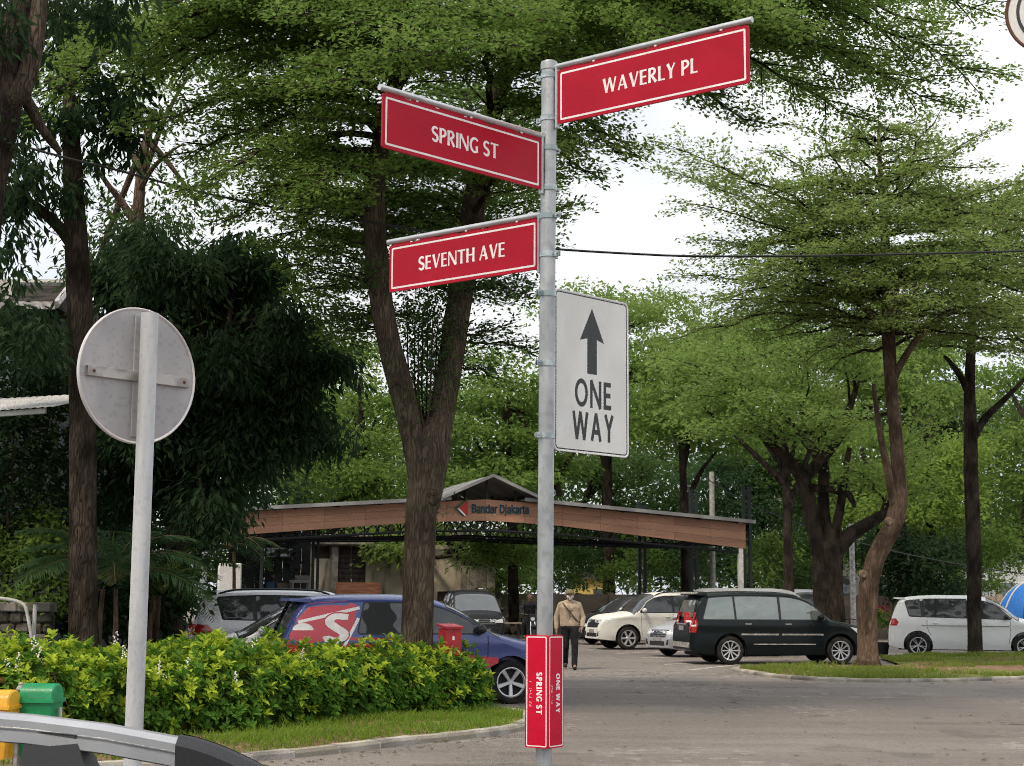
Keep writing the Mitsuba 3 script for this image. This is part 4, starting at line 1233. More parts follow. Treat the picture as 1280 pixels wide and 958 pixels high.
# the car the picture is taken across: only its roof, rail and shoulders come into view
L = 4.5
FR = pose(-.85, 1.52, .004, -6.0)
NEAR_TOP = [(0, .6), (.005, .95), (.02, 1.05), (.05, 1.36), (.08, 1.50), (.14, 1.56), (.34, 1.585), (.52, 1.57), (.60, 1.52), (.66, 1.42), (.765, 1.10), (.82, 1.04), (.93, .93), (.972, .84), (.99, .70), (1, .55)]
t, s, on_side, on_end, on_top = make_car('near_car', 'dark car roof with a silver roof rail close to the camera at lower left', 'car', FR,
         dict(L=L, W=1.72, top=[(x, z * .855) for x, z in NEAR_TOP], zb=.2, belt=.88, rear=.85, wb=2.66, R=.33, paint='p_char', mirror='p_char', dlo=(.62, .42, 3.38, 2.62), pillars=[(1.18, .10, -.08), (2.15, .10, 0)], joints=[(2.15, .45, 0)], handle_x=(2.35,), handle_z=.95,
              mirror_x=3.1, head=(.60, .78, .5), tail_l=(.74, .92, .42), screen=(3.38, 2.70), rear_glass=(.98, 1.22), plate_z=.7, plate_zf=.4, grille=(.5, .7, .45), rtop=.10), None)
# its roof rail: a grooved silver bar on dark feet, dropping to the roof at its front end in a dark cap
Cn = np.array([-L / 2, 0, 0])


def rail_pt(x, up, dy=0.0):
    y = float(s.wlin(x, s.zt(x) - s.r(x))) - .075 + dy
    return np.array([x, y, float(s.roof(x, y)) + up]) + Cn


rx = np.linspace(.75, 2.58, 18)
sect = [(-.018, -.016), (-.018, .006), (-.010, .016), (.010, .016), (.018, .006), (.018, -.016)]
front_sect = [(-.017, -.019), (-.020, -.017), (-.020, -.004), (-.014, -.001), (-.020, .003), (-.020, .013), (-.008, .020), (.010, .020), (.018, .008), (.018, -.019)]


def sweep(pts, sec, scale=None):
    n, k = len(pts), len(sec)
    v = np.array([p + np.array([0, dy * (1 if scale is None else scale[i]), dz * (1 if scale is None else scale[i])]) for i, p in enumerate(pts) for dy, dz in sec])
    i, j = np.meshgrid(np.arange(n - 1), np.arange(k), indexing='ij')
    q0, q1 = i * k + j, i * k + (j + 1) % k
    f = np.vstack([np.stack([q0, q1, q1 + k], -1).reshape(-1, 3), np.stack([q0, q1 + k, q0 + k], -1).reshape(-1, 3)])
    c = np.arange(1, k - 1)
    f = np.vstack([f, np.c_[np.zeros(k - 2, int), c + 1, c], np.c_[np.zeros(k - 2, int), c, c + 1] + (n - 1) * k])
    m = mk(v, f)
    m.fix_normals()
    return m


obj('roof_rail', sweep([rail_pt(x, .090 - .022 * ((x - .75) / 1.83) ** 3) for x in rx], front_sect), 'm_rail_alu', t)
ex = np.linspace(2.575, 2.80, 14)
u_ = (ex - ex[0]) / (ex[-1] - ex[0])
obj('rail_end_cap', sweep([rail_pt(x, .068 - .072 * k ** 1.7) for x, k in zip(ex, u_)], [(-.024, -.030), (-.026, .012), (-.012, .024), (.012, .024), (.024, .012), (.024, -.030)]), 'm_grey_plastic', t, 40)
for x0 in (1.15, 2.40):
    p0, p1 = rail_pt(x0, .0), rail_pt(x0, .074)
    obj('rail_foot', hull([p0 + [a, b, -.012] for a in (-.045, .07) for b in (-.035, .035)] + [p1 + [a, b, 0] for a in (-.04, .03) for b in (-.016, .016)]), 'm_grey_plastic', t)
    obj('foot_pad', hull([p0 + [a, b, c] for a in (-.055, .085) for b in (-.045, .045) for c in (-.012, .010)]), 'm_black_trim', t)
dx = np.linspace(.4, 2.8, 20)
obj('roof_channel', sweep([rail_pt(x, .004, .0) for x in dx], [(-.05, -.01), (-.05, .004), (.05, .004), (.05, -.01)]), 'm_rubber', t)
# ------------------------------------------------------------------ the open pavilion
AL, AR = at(300, 668, 54.0), at(932, 686, 59.5)
gl_, gr_ = AL[:2], AR[:2]
Wp = float(np.linalg.norm(gr_ - gl_))
uu = (gr_ - gl_) / Wp
nn_ = np.array([-uu[1], uu[0]])             # away from the camera
MP = np.eye(4)
MP[:2, 0], MP[:2, 1], MP[:2, 3] = uu, nn_, gl_


def uv_of(px, py, v=0.0):
    """(u, z) on the pavilion plane v metres behind its front."""
    d = FWD + RIGHT * ((px - 640) / FPX) + UP * ((479 - py) / FPX)
    n3 = np.r_[nn_, 0]
    o = np.r_[gl_, 0] + n3 * v
    k = ((o - CAM) @ n3) / (d @ n3)
    p = CAM + d * k
    return float((p - np.r_[gl_, 0]) @ np.r_[uu, 0]), float(p[2])


pav = thing('pavilion', 'open steel pavilion with a low gable roof and a brown panelled fascia', 'pavilion', MP)
topl, botl = uv_of(300, 640), uv_of(300, 669)
topm, botm = uv_of(612, 624), uv_of(612, 651)
topr, botr = uv_of(932, 655), uv_of(932, 686)
um = topm[0]
DEP = 6.6
up_ = lambda u: np.interp(u, [topl[0], um, topr[0]], [topl[1], topm[1], topr[1]])
lo_ = lambda u: np.interp(u, [botl[0], um - 2.5, um, um + 2.5, botr[0]], [botl[1], botm[1] - .10, botm[1], botm[1] - .12, botr[1]])
# fascia: horizontal panels, six courses by thirteen lengths
U = np.linspace(topl[0], topr[0], 14)
for a, b in zip(U[:-1], U[1:]):
    for k in range(3):
        k0, k1 = k / 3, (k + 1) / 3
        q = []
        for u in (a + .004, b - .004):
            q.append((u, lo_(u) + (up_(u) - lo_(u)) * k0 + .004, lo_(u) + (up_(u) - lo_(u)) * k1 - .004))
        v0 = .004 * random.random()
        v = [[u, vv, z] for (u, z0, z1) in q for vv in (v0, .03) for z in (z0, z1)]
        obj('fascia_panel', hull(v), random.choice(('m_fascia', 'm_fascia', 'm_fascia_b', 'm_fascia_c')), pav)
# roof sheets with a thin pale edge
for u0, u1, nm in ((topl[0] - .25, um - 1.55, 'l'), (um + 1.25, topr[0] + .25, 'r')):
    z0, z1 = np.interp(u0, [topl[0], um, topr[0]], [topl[1], topm[1], topr[1]]), up_(u1)
    if nm == 'l':
        z0 = up_(topl[0]) - .02
    else:
        z1 = up_(topr[0]) - .02
    v = [[u, vv, z + dz] for u, z in ((u0, z0), (u1, z1)) for vv in (-.35, DEP) for dz in (.05, .10)]
    obj('roof_sheet', hull(v), 'm_roof_sheet', pav)
    v = [[u, vv, z + dz] for u, z in ((u0, z0), (u1, z1)) for vv in (-.40, -.352) for dz in (.02, .15)]
    obj('roof_edge', hull(v), 'm_roof_pale', pav)
# raised ridge vent
rt, rl, rr_ = uv_of(612, 596), uv_of(550, 623), uv_of(671, 624)
for (ua, za), (ub, zb_) in ((rl, rt), (rt, rr_)):
    obj('ridge_roof', hull([[u, vv, z + dz] for u, z in ((ua, za), (ub, zb_)) for vv in (-.5, DEP) for dz in (-.02, .03)]), 'm_roof_sheet', pav)
    obj('ridge_edge', hull([[u, vv, z + dz] for u, z in ((ua, za), (ub, zb_)) for vv in (-.55, -.502) for dz in (-.05, .07)]), 'm_roof_pale', pav)
for f_ in (.2, .5, .8):
    u = rl[0] + (rr_[0] - rl[0]) * f_
    zt_ = np.interp(u, [rl[0], rt[0], rr_[0]], [rl[1], rt[1], rr_[1]])
    for vv in (.3, 3.5):
        obj('vent_post', box(u, vv, (zt_ + up_(u)) / 2, .07, .07, zt_ - up_(u)), 'm_black_steel', pav)
obj('vent_back', mk([[rl[0], DEP - .2, up_(rl[0])], [rr_[0], DEP - .2, up_(rr_[0])], [rt[0], DEP - .2, rt[1] - .05]], [[0, 1, 2]]), 'm_roof_sheet', pav)
# trusses under the fascia, front to back
for j, vv in enumerate((.12, 2.3, 4.4, 6.45)):
    us = np.linspace(topl[0] + .1, topr[0] - .1, 29)
    tz = lo_(us) + .06 if j == 0 else up_(us) - .12
    dep = .42 if j == 0 else 1.15
    bz = tz - dep * (1 - .45 * np.abs((us - um) / (us[-1] - um)) ** 1.2)
    pieces = [tube(np.c_[us, np.full(29, vv), tz], .035, 4), tube(np.c_[us, np.full(29, vv), bz], .045, 4)]
    for i in range(28):
        a, b = ((us[i], tz[i]), (us[i + 1], bz[i + 1])) if i % 2 else ((us[i], bz[i]), (us[i + 1], tz[i + 1]))
        pieces.append(tube([[a[0], vv, a[1]], [b[0], vv, b[1]]], .022, 4))
        if i % 2:
            pieces.append(tube([[us[i], vv, tz[i]], [us[i], vv, bz[i]]], .022, 4))
    obj('roof_truss', cat(pieces), 'm_black_steel', pav)
for u in np.linspace(topl[0] + .4, topr[0] - .4, 13):
    obj('purlin', tube([[u, -.2, up_(u) + .01], [u, DEP, up_(u) + .01]], .035, 4), 'm_black_steel', pav)
# posts
pw = uv_of(927, 690)[0]
obj('white_post', box(pw, .12, lo_(pw) / 2 + .5, .17, .17, lo_(pw) + 1.0), 'm_white_post', pav, label='white post at the right end of the pavilion')
for px_, v_ in ((929, .35), (936.5, .35)):
    u, z = uv_of(px_, 608, v_)
    obj('steel_post', box(u, v_, z / 2, .11, .11, z), 'm_black_steel', pav)
for px_, py_, v_ in ((799, 628, 6.3), (805.5, 632, 6.3), (863, 612, 3.6), (870, 616, 3.6)):
    u, z = uv_of(px_, py_, v_)
    obj('steel_post', box(u, v_, z / 2, .12, .12, z), 'm_black_steel', pav)
for px_, v_ in ((392, 5.5), (398, 5.5), (328, 1.2)):
    u, z = uv_of(px_, 672, v_)
    obj('steel_post', box(u, v_, (up_(u) - .1) / 2, .10, .10, up_(u) - .1), 'm_black_steel', pav)
# name board on the fascia
u0, z0 = uv_of(589, 640)
u1, z1 = uv_of(660, 640)
sg = thing('pavilion_sign', 'Bandar Djakarta lettering with a red arrowhead on the brown fascia', 'sign', MP)
tm = meshkit.text_mesh('Bandar Djakarta', .30, .03, True)
tm.apply_scale([(u1 - u0) / tm.extents[0], 1, 1])
tm.apply_transform(trimesh.transformations.rotation_matrix(math.pi / 2, [1, 0, 0]))
tm.apply_translation([u0, -.006, z0 - .02])
obj('lettering', tm, 'm_teal', sg)
ua, za = uv_of(569, 636)
sc_ = .022 * 1.26
for pts, m_ in (([(17, 11), (17, -9), (5, 0)], 'm_logo_red'), ([(16, 12), (12.5, 12), (-1, 1), (4, 1)], 'm_logo_green'), ([(2.5, 0.4), (5.5, 0.2), (15, -9), (13, -9.5)], 'm_sign_white'), ([(-1, .4), (2.2, .4), (12, -9.5), (10, -10)], 'm_logo_green')):
    g = extrude(Polygon([(x * sc_, y * sc_) for x, y in pts]), .03)
    g.apply_transform(trimesh.transformations.rotation_matrix(math.pi / 2, [1, 0, 0]))
    g.apply_translation([ua, -.006, za])
    obj('emblem', g, m_, sg)

# ------------------------------------------------------------------ concrete building behind the pavilion
VB = 11.0
MB_ = MP.copy()
MB_[:2, 3] = gl_ + nn_ * VB
bld = thing('concrete_building', 'weathered concrete utility building with brown louvre doors behind the pavilion', 'building', MB_)
q = lambda px, py: uv_of(px, py, VB)
zt_ = q(470, 692)[1]
uL, uR, uM = q(398, 700)[0], q(622, 700)[0], q(520, 700)[0]
Hb = zt_


def wall_with_holes(u0, u1, z1, holes, th, v0=0.0):
    g = sbox(u0, 0, u1, z1)
    for h in holes:
        g = g.difference(sbox(*h))
    m = extrude(g, th)
    m.apply_transform(trimesh.transformations.rotation_matrix(math.pi / 2, [1, 0, 0]))
    m.apply_translation([0, v0 + th, 0])
    return m


dl = (q(437, 0)[0], 0.0, q(471, 0)[0], q(0, 690)[1])
vn = (q(409, 0)[0], q(0, 700)[1], q(428, 0)[0], q(0, 684)[1])
lv = (q(556, 0)[0], q(0, 753)[1] - .15, q(572, 0)[0], q(0, 738)[1])
zv = lambda py: uv_of(520, py, VB)[1]
dl = (dl[0], 0.0, dl[2], zv(684))
vn = (vn[0], zv(700), vn[2], zv(684))
lv = (lv[0], zv(752), lv[2], zv(739))
sl = (q(475, 0)[0], zv(699), q(500, 0)[0], zv(695))
obj('wall', wall_with_holes(uL, uR - 1.0, zv(681), (dl, vn, lv, sl), .2), 'm_plaster', bld)
for (a, b, c_) in ((uL, .2, 5.0), (uR - 1.2, .2, 5.0)):
    obj('side_wall', box(a + .1, (b + c_) / 2, zv(681) / 2, .2, c_ - b, zv(681)), 'm_plaster', bld)
obj('roof_slab', rbox((uL + dl[2]) / 2 - .1, 1.2, zv(677), dl[2] - uL + .7, 3.4, zv(671) - zv(683), .03), 'm_concrete_b', bld)
obj('roof_slab', rbox((dl[2] + uR) / 2 - .4, 1.8, zv(690), uR - dl[2] - .3, 3.8, .3, .03), 'm_concrete_c', bld)
for px_, w_ in ((402, .34), (433, .28), (596, .55)):
    u = q(px_, 0)[0]
    obj('column', rbox(u, -.12, zv(685) / 2, w_, .22, zv(685), .02), 'm_concrete_b', bld)
for side_ in (0, 1):
    a = dl[0] + (dl[2] - dl[0]) * (.5 * side_ + .02)
    b = dl[0] + (dl[2] - dl[0]) * (.5 * side_ + .48)
    dk = obj('louvre_door', box((a + b) / 2, .13, dl[3] / 2, b - a, .03, dl[3]), 'm_dark_wood', bld)
    for k in range(18):
        z_ = dl[3] * (k + .5) / 18
        m = box(0, 0, 0, b - a - .12, .05, .02)
        m.apply_transform(trimesh.transformations.rotation_matrix(.6, [1, 0, 0]))
        m.apply_translation([(a + b) / 2, .10, z_])
        obj('slat', m, 'm_dark_wood', dk)
obj('vent_panel', box((vn[0] + vn[2]) / 2, .16, (vn[1] + vn[3]) / 2, vn[2] - vn[0] - .004, .03, vn[3] - vn[1] - .004), 'm_dark_wood', bld)
obj('slot_window', box((sl[0] + sl[2]) / 2, .16, (sl[1] + sl[3]) / 2, sl[2] - sl[0] - .004, .03, sl[3] - sl[1] - .004), 'm_dark_wall', bld)
lk = obj('low_louvre', box((lv[0] + lv[2]) / 2, .15, (lv[1] + lv[3]) / 2, lv[2] - lv[0] - .004, .03, lv[3] - lv[1] - .004), 'm_dark_wood', bld)
# water hopper on the roof, lean-to of woven panels at its side
uh = q(585, 0)[0]
hz = zv(690)
single('concrete_hopper', moved(lathe([(.28, 0), (.30, .25), (.55, .75), (.55, 1.15), (.48, 1.15), (.45, .8)], 20), MB_ @ trimesh.transformations.translation_matrix([uh, .6, hz - .3])), 'm_concrete_b', 'flared concrete hopper standing on the right end of the utility building', 'hopper', 30)
sh = thing('lean_to_shed', 'small shed of pale woven panels with a dark sloping roof beside the concrete building', 'shed', MB_)
a, b = q(578, 0)[0], q(619, 0)[0]
zt2 = zv(707)
for k in range(4):
    w_ = (b - a) / 4
    for j in range(3):
        obj('wall_panel', box(a + w_ * (k + .5), -.75 + random.uniform(-.01, .01), zt2 * (j + .5) / 3, w_ - .02, .04, zt2 / 3 - .02), random.choice(('m_concrete_b', 'm_plaster', 'm_concrete_b')), sh)
obj('side_panel', box(b, 0, zt2 / 2, .05, 1.46, zt2), 'm_concrete_c', sh)
obj('roof', hull([[x, y, z] for x, dz in ((a - .5, .95), (b + .35, 0)) for y in (-1.0, 1.2) for z in (zt2 + dz + .05, zt2 + dz + .12)]), 'm_roof_old', sh)
a2 = q(634, 0)[0]
obj('annex_wall', box((b + a2) / 2, .3, zv(725) / 2, a2 - b, .1, zv(725)), 'm_concrete_c', sh)
obj('annex_panel', box((b + a2) / 2, .22, zv(748) / 2, a2 - b - .1, .05, zv(748)), 'm_plaster', sh)
# board leaning at the doors
bd_u0, bd_u1 = q(433, 0)[0], q(485, 0)[0]
m = box(0, 0, 0, bd_u1 - bd_u0, .04, zv(729) + .01)
m.apply_transform(trimesh.transformations.rotation_matrix(-.12, [1, 0, 0]))
m.apply_translation([(bd_u0 + bd_u1) / 2, -.7, zv(729) / 2])
single('orange_board', moved(m, MB_), 'm_plank', 'wide orange brown board leaning in front of the louvre doors', 'board')

# dark store at the left under the pavilion
MD = MP.copy()
MD[:2, 3] = gl_ + nn_ * 8.0
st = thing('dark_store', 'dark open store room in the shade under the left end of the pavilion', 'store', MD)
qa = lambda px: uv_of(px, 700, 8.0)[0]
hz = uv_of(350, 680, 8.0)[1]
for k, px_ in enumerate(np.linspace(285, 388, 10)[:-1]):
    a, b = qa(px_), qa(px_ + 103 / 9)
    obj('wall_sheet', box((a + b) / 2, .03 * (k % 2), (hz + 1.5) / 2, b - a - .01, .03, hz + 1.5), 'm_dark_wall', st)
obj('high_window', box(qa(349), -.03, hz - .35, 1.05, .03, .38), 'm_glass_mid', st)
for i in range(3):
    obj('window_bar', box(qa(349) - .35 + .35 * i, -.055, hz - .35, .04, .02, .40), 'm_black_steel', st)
ml = lambda px, py, v: (lambda r: r)(uv_of(px, py, v))


def crate(u, v, z, sx, sy, sz, m_, label, cat_):
    return single('stored_box' if cat_ == 'box' else cat_, moved(rbox(u, v, z + sz / 2, sx, sy, sz, .02), MP), m_, label, cat_)


mat('m_card', noisy((0.10, 0.08, 0.065), (0.18, 0.15, 0.12), 3), 0.9)
mat('m_blue_drum', (0.02, 0.07, 0.16), 0.5)
mat('m_grey_box', noisy((0.3, 0.3, 0.29), (0.42, 0.42, 0.40), 3), 0.7)
tb = thing('work_table', 'pale grey work table with shelves in the shade beside the concrete building', 'table', MP)
u0, z0 = uv_of(363, 727, 6.5)
u1, _ = uv_of(387, 727, 6.5)
obj('table_top', rbox((u0 + u1) / 2, 6.5, z0, u1 - u0, .7, .12, .02), 'm_grey_box', tb)
obj('shelf', rbox((u0 + u1) / 2, 6.5, .5, u1 - u0 - .1, .6, .05, .01), 'm_grey_box', tb)
for uu_ in (u0 + .06, u1 - .06):
    for v_ in (6.22, 6.78):
        obj('leg', box(uu_, v_, z0 / 2 - .03, .06, .06, z0 - .06), 'm_grey_box', tb)
single('stored_box', moved(rbox((u0 + u1) / 2 + .1, 6.5, z0 + .06 + .09, .55, .45, .17, .02), MP), 'm_grey_box', 'grey box lying on top of the work table', 'box')
u, z = uv_of(351, 745, 7.0)
crate(u - .3, 6.9, 0, 1.5, .6, 1.45, 'm_card', 'wide stack of brown cartons left of the work table', 'box')
crate(u + .05, 6.9, 1.454, .5, .45, .62, 'm_card', 'brown carton on the carton stack beside the blue drum', 'box')
u, z = uv_of(336, 745, 7.2)
single('blue_drum', moved(lathe([(0, 0), (.2, 0), (.21, .2), (.195, .22), (.21, .4), (.2, .62), (.18, .65), (0, .65)], 20), MP @ trimesh.transformations.translation_matrix([u + .05, 6.9, 1.456])), 'm_blue_drum', 'blue plastic drum standing on brown cartons in the shade', 'drum', 30)
# white display board and pale posts at the left end
wb = thing('white_board', 'white upright board with a dark handle slot seen through palm fronds', 'board', MP)
u0, z1 = uv_of(273, 704, 2.0)
u1, _ = uv_of(302, 704, 2.0)
obj('panel', rbox((u0 + u1) / 2, 2.0, z1 / 2, u1 - u0, .3, z1, .04), 'm_white', wb)
obj('slot', rbox(u1 - .28, 1.845, z1 - .10, .26, .012, .05, .005), 'm_black_trim', wb)
for i, (px_, py_, Y_, r_, m_) in enumerate(((255, 690, 31.0, .07, 'm_post_grey'),)):
    p = at(px_, py_, Y_)
    single('fence_post' if i else 'grey_post', tube([[p[0], Y_, 0], [p[0], Y_, p[2]]], r_, 12), m_, ('pale grey post behind the silver SUV', 'thin cream post left of the silver SUV')[i], 'post')

# ------------------------------------------------------------------ boundary walls and things beyond
def wall_run(name, label, pts, h, bsdf, th=.15, coping=None, panel=2.4):
    t = thing(name, label, 'wall')
    for (x0, y0), (x1, y1) in zip(pts[:-1], pts[1:]):
        d = np.array([x1 - x0, y1 - y0])
        Ln = np.linalg.norm(d)
        d /= Ln
        n = max(1, int(round(Ln / panel)))
        a = math.degrees(math.atan2(d[1], d[0]))
        for k in range(n):
            c = np.array([x0, y0]) + d * Ln * (k + .5) / n
            obj('wall_panel', box(c[0], c[1], h / 2, Ln / n - .03, th * .6, h, a), bsdf, t)
            c = np.array([x0, y0]) + d * Ln * k / n
            obj('pier', box(c[0], c[1], h / 2 + .04, .22, th * 1.6, h + .08, a), coping or bsdf, t)
    return t


g = lambda px, Y: (at(px, 747, Y)[0], Y)
wall_run('boundary_wall', 'stained tan concrete boundary wall behind the walking man', [g(618, 68.5), g(905, 70.5)], 1.72, 'm_boundary')
wall_run('boundary_wall', 'pinkish tan boundary wall running behind the tree trunks at right', [g(930, 64), g(1420, 60)], 1.72, 'm_boundary')
# rubble heap and trestle table before the wall
rb = np.random.default_rng(5)
px0 = at(655, 765, 66)
hp = thing('rubble_heap', 'heap of broken tan masonry in front of the boundary wall', 'rubble')
rub = []
for i in range(70):
    r_ = rb.uniform(.08, .24)
    m = trimesh.convex.convex_hull(rb.normal(0, 1, (12, 3)) * r_ * .6)
    x = rb.normal(0, .75)
    m.apply_translation([px0[0] - .3 + x, 66.5 + rb.normal(0, .4), max(.05, .95 * math.exp(-(x / .8) ** 2) * rb.random())])
    rub.append(m)
obj('broken_masonry', cat(rub), 'm_boundary', hp, kind='stuff')
tt = thing('trestle_table', 'low plank table standing before the rubble heap', 'table', pose(at(648, 780, 57)[0], 57, 0, 4))
obj('table_top', rbox(0, 0, .62, 1.9, .6, .06, .01), 'm_card', tt)
for x in (-.75, 0, .75):
    obj('leg', box(x, 0, .295, .10, .1, .59), 'm_dark_wood', tt)
obj('brace', tube([[.1, -.1, .1], [.85, -.1, .58]], .03, 6), 'm_dark_wood', tt)

# far buildings between the trees
fb = thing('far_building', 'pale building with a blue roof band far off between the trunks', 'building', pose(at(1055, 700, 86)[0], 86, 0, 3))
obj('wall', box(0, 0, 2.3, 9.0, 6, 4.6), 'm_white', fb)
mat('m_blue_band', (0.03, 0.06, 0.28), .5)
obj('roof_band', box(0, -3.05, 4.35, 9.1, .1, .55), 'm_blue_band', fb)
for i in range(4):
    w = obj('window', box(-3.2 + i * 2.1, -3.02, 2.2, 1.2, .08, 1.2), 'm_glass_mid', fb)
fb = thing('far_building', 'white building glimpsed low between trees above the white MPV', 'building', pose(at(1150, 720, 92)[0], 92, 0, -2))
obj('wall', box(0, 0, 2.0, 12, 6, 4.0), 'm_white', fb)
obj('roof', hull([[x, y, z] for x in (-6.3, 6.3) for y, z in ((-3.3, 4.0), (3.3, 4.0), (0, 5.3))]), 'm_roof_sheet', fb)
for i in range(5):
    obj('window', box(-4.4 + i * 2.2, -3.02, 1.9, 1.2, .08, 1.3), 'm_glass_mid', fb)
fb = thing('far_building', 'yellowish building glimpsed behind the head of the walking man', 'building', pose(at(738, 735, 96)[0], 96, 0, 0))
mat('m_yellow_wall', noisy((0.5, 0.36, 0.08), (0.62, 0.46, 0.14), .6), .8)
obj('wall', box(0, 0, 1.35, 2.0, 3, 2.7), 'm_yellow_wall', fb)
obj('roof', hull([[x, y, z] for x in (-1.2, 1.2) for y, z in ((-1.8, 2.7), (1.8, 2.7), (0, 3.3))]), 'm_roof_old', fb)
obj('window', box(.4, -1.52, 1.7, .6, .08, .8), 'm_glass_mid', fb)

# posts and poles
def post(name, px, py_top, Y, r, m_, label, cat_='pole'):
    p = at(px, py_top, Y)
    return single(name, tube([[p[0], Y, 0], [p[0], Y, p[2]]], [r * 1.1, r], 12), m_, label, cat_)


post('utility_pole', 889.5, 590, 63, .10, 'm_mortar', 'pale concrete utility pole behind the right end of the pavilion')
post('lamp_post', 1064, 655, 50, .085, 'm_dirty_alu', 'dull grey post between the two leaning trunks')

# overhead cables
def cable(pts, r, label):
    P = np.array([at(*p) for p in pts])
    single('overhead_cable', tube(resample(P, 60), r, 6), 'm_cable', label, 'cable')


cable([(600, 300, 27), (700, 312, 27.5), (820, 319, 28), (960, 320.5, 28.6), (1120, 318, 29.2), (1300, 313, 30), (1500, 300, 31)], .022, 'black overhead cable crossing the sky to the right of the pole')
cable([(-200, 130, 19), (-20, 170, 19), (110, 204, 19), (250, 240, 19.5), (360, 263, 20), (520, 288, 20.5), (600, 297, 27)], .016, 'black overhead cable slanting through the left trees')
cable([(880, 596, 63), (960, 640, 60), (1040, 668, 58), (1120, 690, 56), (1300, 720, 54)], .02, 'thin far cable passing behind the leaning trunks')

# ------------------------------------------------------------------ things at the left edge
soil = Polygon([(-60, 24.6), (-7.3, 24.6), (-6.7, 26), (-6.9, 33), (-9.0, 48), (-10, 80), (-60, 80)])
sv = trimesh.creation.extrude_polygon(soil, .25, engine='earcut')
struct('planting_bed', sv, 'm_soil')
# stone wall with coping
sw = thing('stone_wall', 'low dark stone wall with a concrete coping at the left edge', 'wall')
r_ = np.random.default_rng(9)
x_l, x_r, Yw = at(-140, 747, 24.2)[0], at(68, 747, 24.2)[0], 24.2
topz = at(30, 754, Yw)[2]
z = .0
while z < topz - .2:
    hh = r_.uniform(.14, .22)
    x = x_l
    while x < x_r - .05:
        w_ = min(r_.uniform(.18, .38), x_r - x)
        b_ = rbox(x + w_ / 2, Yw + r_.uniform(-.015, .015), z + hh / 2, w_ - .015, .26, hh - .015, .03)
        b_.vertices += (r_.random(b_.vertices.shape) - .5) * .02
        obj('stone', b_, random.choice(('m_stone', 'm_stone_b')), sw)
        x += w_
    z += hh
for k in range(5):
    w_ = (x_r - x_l) / 5
    obj('coping', rbox(x_l + w_ * (k + .5), Yw, topz - .06, w_ - .01, .36, .14, .015), 'm_concrete_c', sw)
obj('core', box((x_l + x_r) / 2, Yw + .03, topz / 2 - .1, x_r - x_l, .12, topz - .2), 'm_stone_b', sw)
gr_k = thing('pipe_railing', 'white bent pipe railing in front of the stone wall', 'railing')
pts = [at(-60, 742, 23.4), at(0, 748, 23.4), at(22, 752, 23.4), at(31, 757, 23.4), at(35, 772, 23.4), at(40, 806, 23.4)]
pts.append(np.array([pts[-1][0] + .02, 23.4, 0]))
obj('bent_pipe', tube(resample(np.array(pts), 40), .026, 10), 'm_white_post', gr_k, 40)
p = at(44, 756, 23.5)
obj('upright', tube([[p[0], 23.5, 0], p], .032, 10), 'm_white_post', gr_k, 40)

# house behind the trees at the left
MH = np.eye(4)
Yh = 34.0
hs = thing('old_house', 'dark old house with worn eaves behind the trees at upper left', 'house')
xr = at(84, 380, Yh)[0]
ze, zr_ = at(60, 392, Yh)[2], at(60, 333, Yh)[2]
obj('wall', box(xr - 6.2, Yh + 4.3, ze / 2, 12, 8, ze - .05), 'm_dark_wall', hs)
obj('eave_board', hull([[x, Yh - .9, z] for x in (xr - 13, xr) for z in (ze - .07, ze + .10)] + [[x, Yh - .86, z] for x in (xr - 13, xr) for z in (ze - .07, ze + .10)]), 'm_dirty_alu', hs)
obj('roof', hull([[xr - 13, Yh - .9, ze], [xr + .0, Yh - .9, ze], [xr - .55, Yh + 2.2, zr_], [xr - 13, Yh + 2.2, zr_], [xr - 13, Yh + 8, ze], [xr, Yh + 8, ze]]), 'm_roof_old', hs)
obj('verge_board', tube([[xr + .02, Yh - .9, ze + .03], [xr - .53, Yh + 2.2, zr_ + .08]], .09, 6), 'm_dirty_alu', hs)
obj('ridge_cap', tube([[xr - 13, Yh + 2.2, zr_ + .06], [xr - .5, Yh + 2.2, zr_ + .06]], .10, 6), 'm_mortar', hs)
obj('gable_panel', mk([[xr - 2.4, Yh - .93, ze + .15], [xr - .95, Yh - .93, ze + .15], [xr - 1.0, Yh - .75, ze + .6], [xr - 2.4, Yh - .75, ze + .6]], [[0, 1, 2], [0, 2, 3]]), 'm_mortar', hs)
w = obj('window', box(xr - 1.6, Yh + .25, ze - 1.6, 1.6, .1, 1.3), 'm_glass_mid', hs)
# white awning
Ya = 21.0
aw = thing('white_awning', 'white corrugated awning sheet on a thin beam at the left edge', 'awning')
p0, p1 = at(-120, 520, Ya), at(66, 508, Ya)
q0, q1 = p0 + [0, 2.6, .55], p1 + [.25, 2.6, .55]
n = 60
t_ = np.linspace(0, 1, n)
e0 = p0 + (p1 - p0) * t_[:, None]
e1 = q0 + (q1 - q0) * t_[:, None]
cor = .007 * np.sin(np.arange(n) * 2.1)[:, None] * np.array([0, 0, 1.0])
v = np.vstack([e0 + cor, e1 + cor, e0 + cor - [0, 0, .006], e1 + cor - [0, 0, .006]])
k = np.arange(n - 1)
f = np.vstack([np.c_[k, k + 1, k + n + 1], np.c_[k, k + n + 1, k + n], np.c_[k + 2 * n, k + 3 * n + 1, k + 2 * n + 1], np.c_[k + 2 * n, k + 3 * n, k + 3 * n + 1], np.c_[k, k + 2 * n + 1, k + 1], np.c_[k, k + 2 * n, k + 2 * n + 1]])
obj('sheet', mk(v, f), 'm_awning', aw)
obj('beam', hull([p + np.array(d) for p in (p0, p1 - [.12, 0, 0]) for d in ((0, .06, -.02), (0, .12, -.02), (0, .06, -.09), (0, .12, -.09))]), 'm_awning', aw)
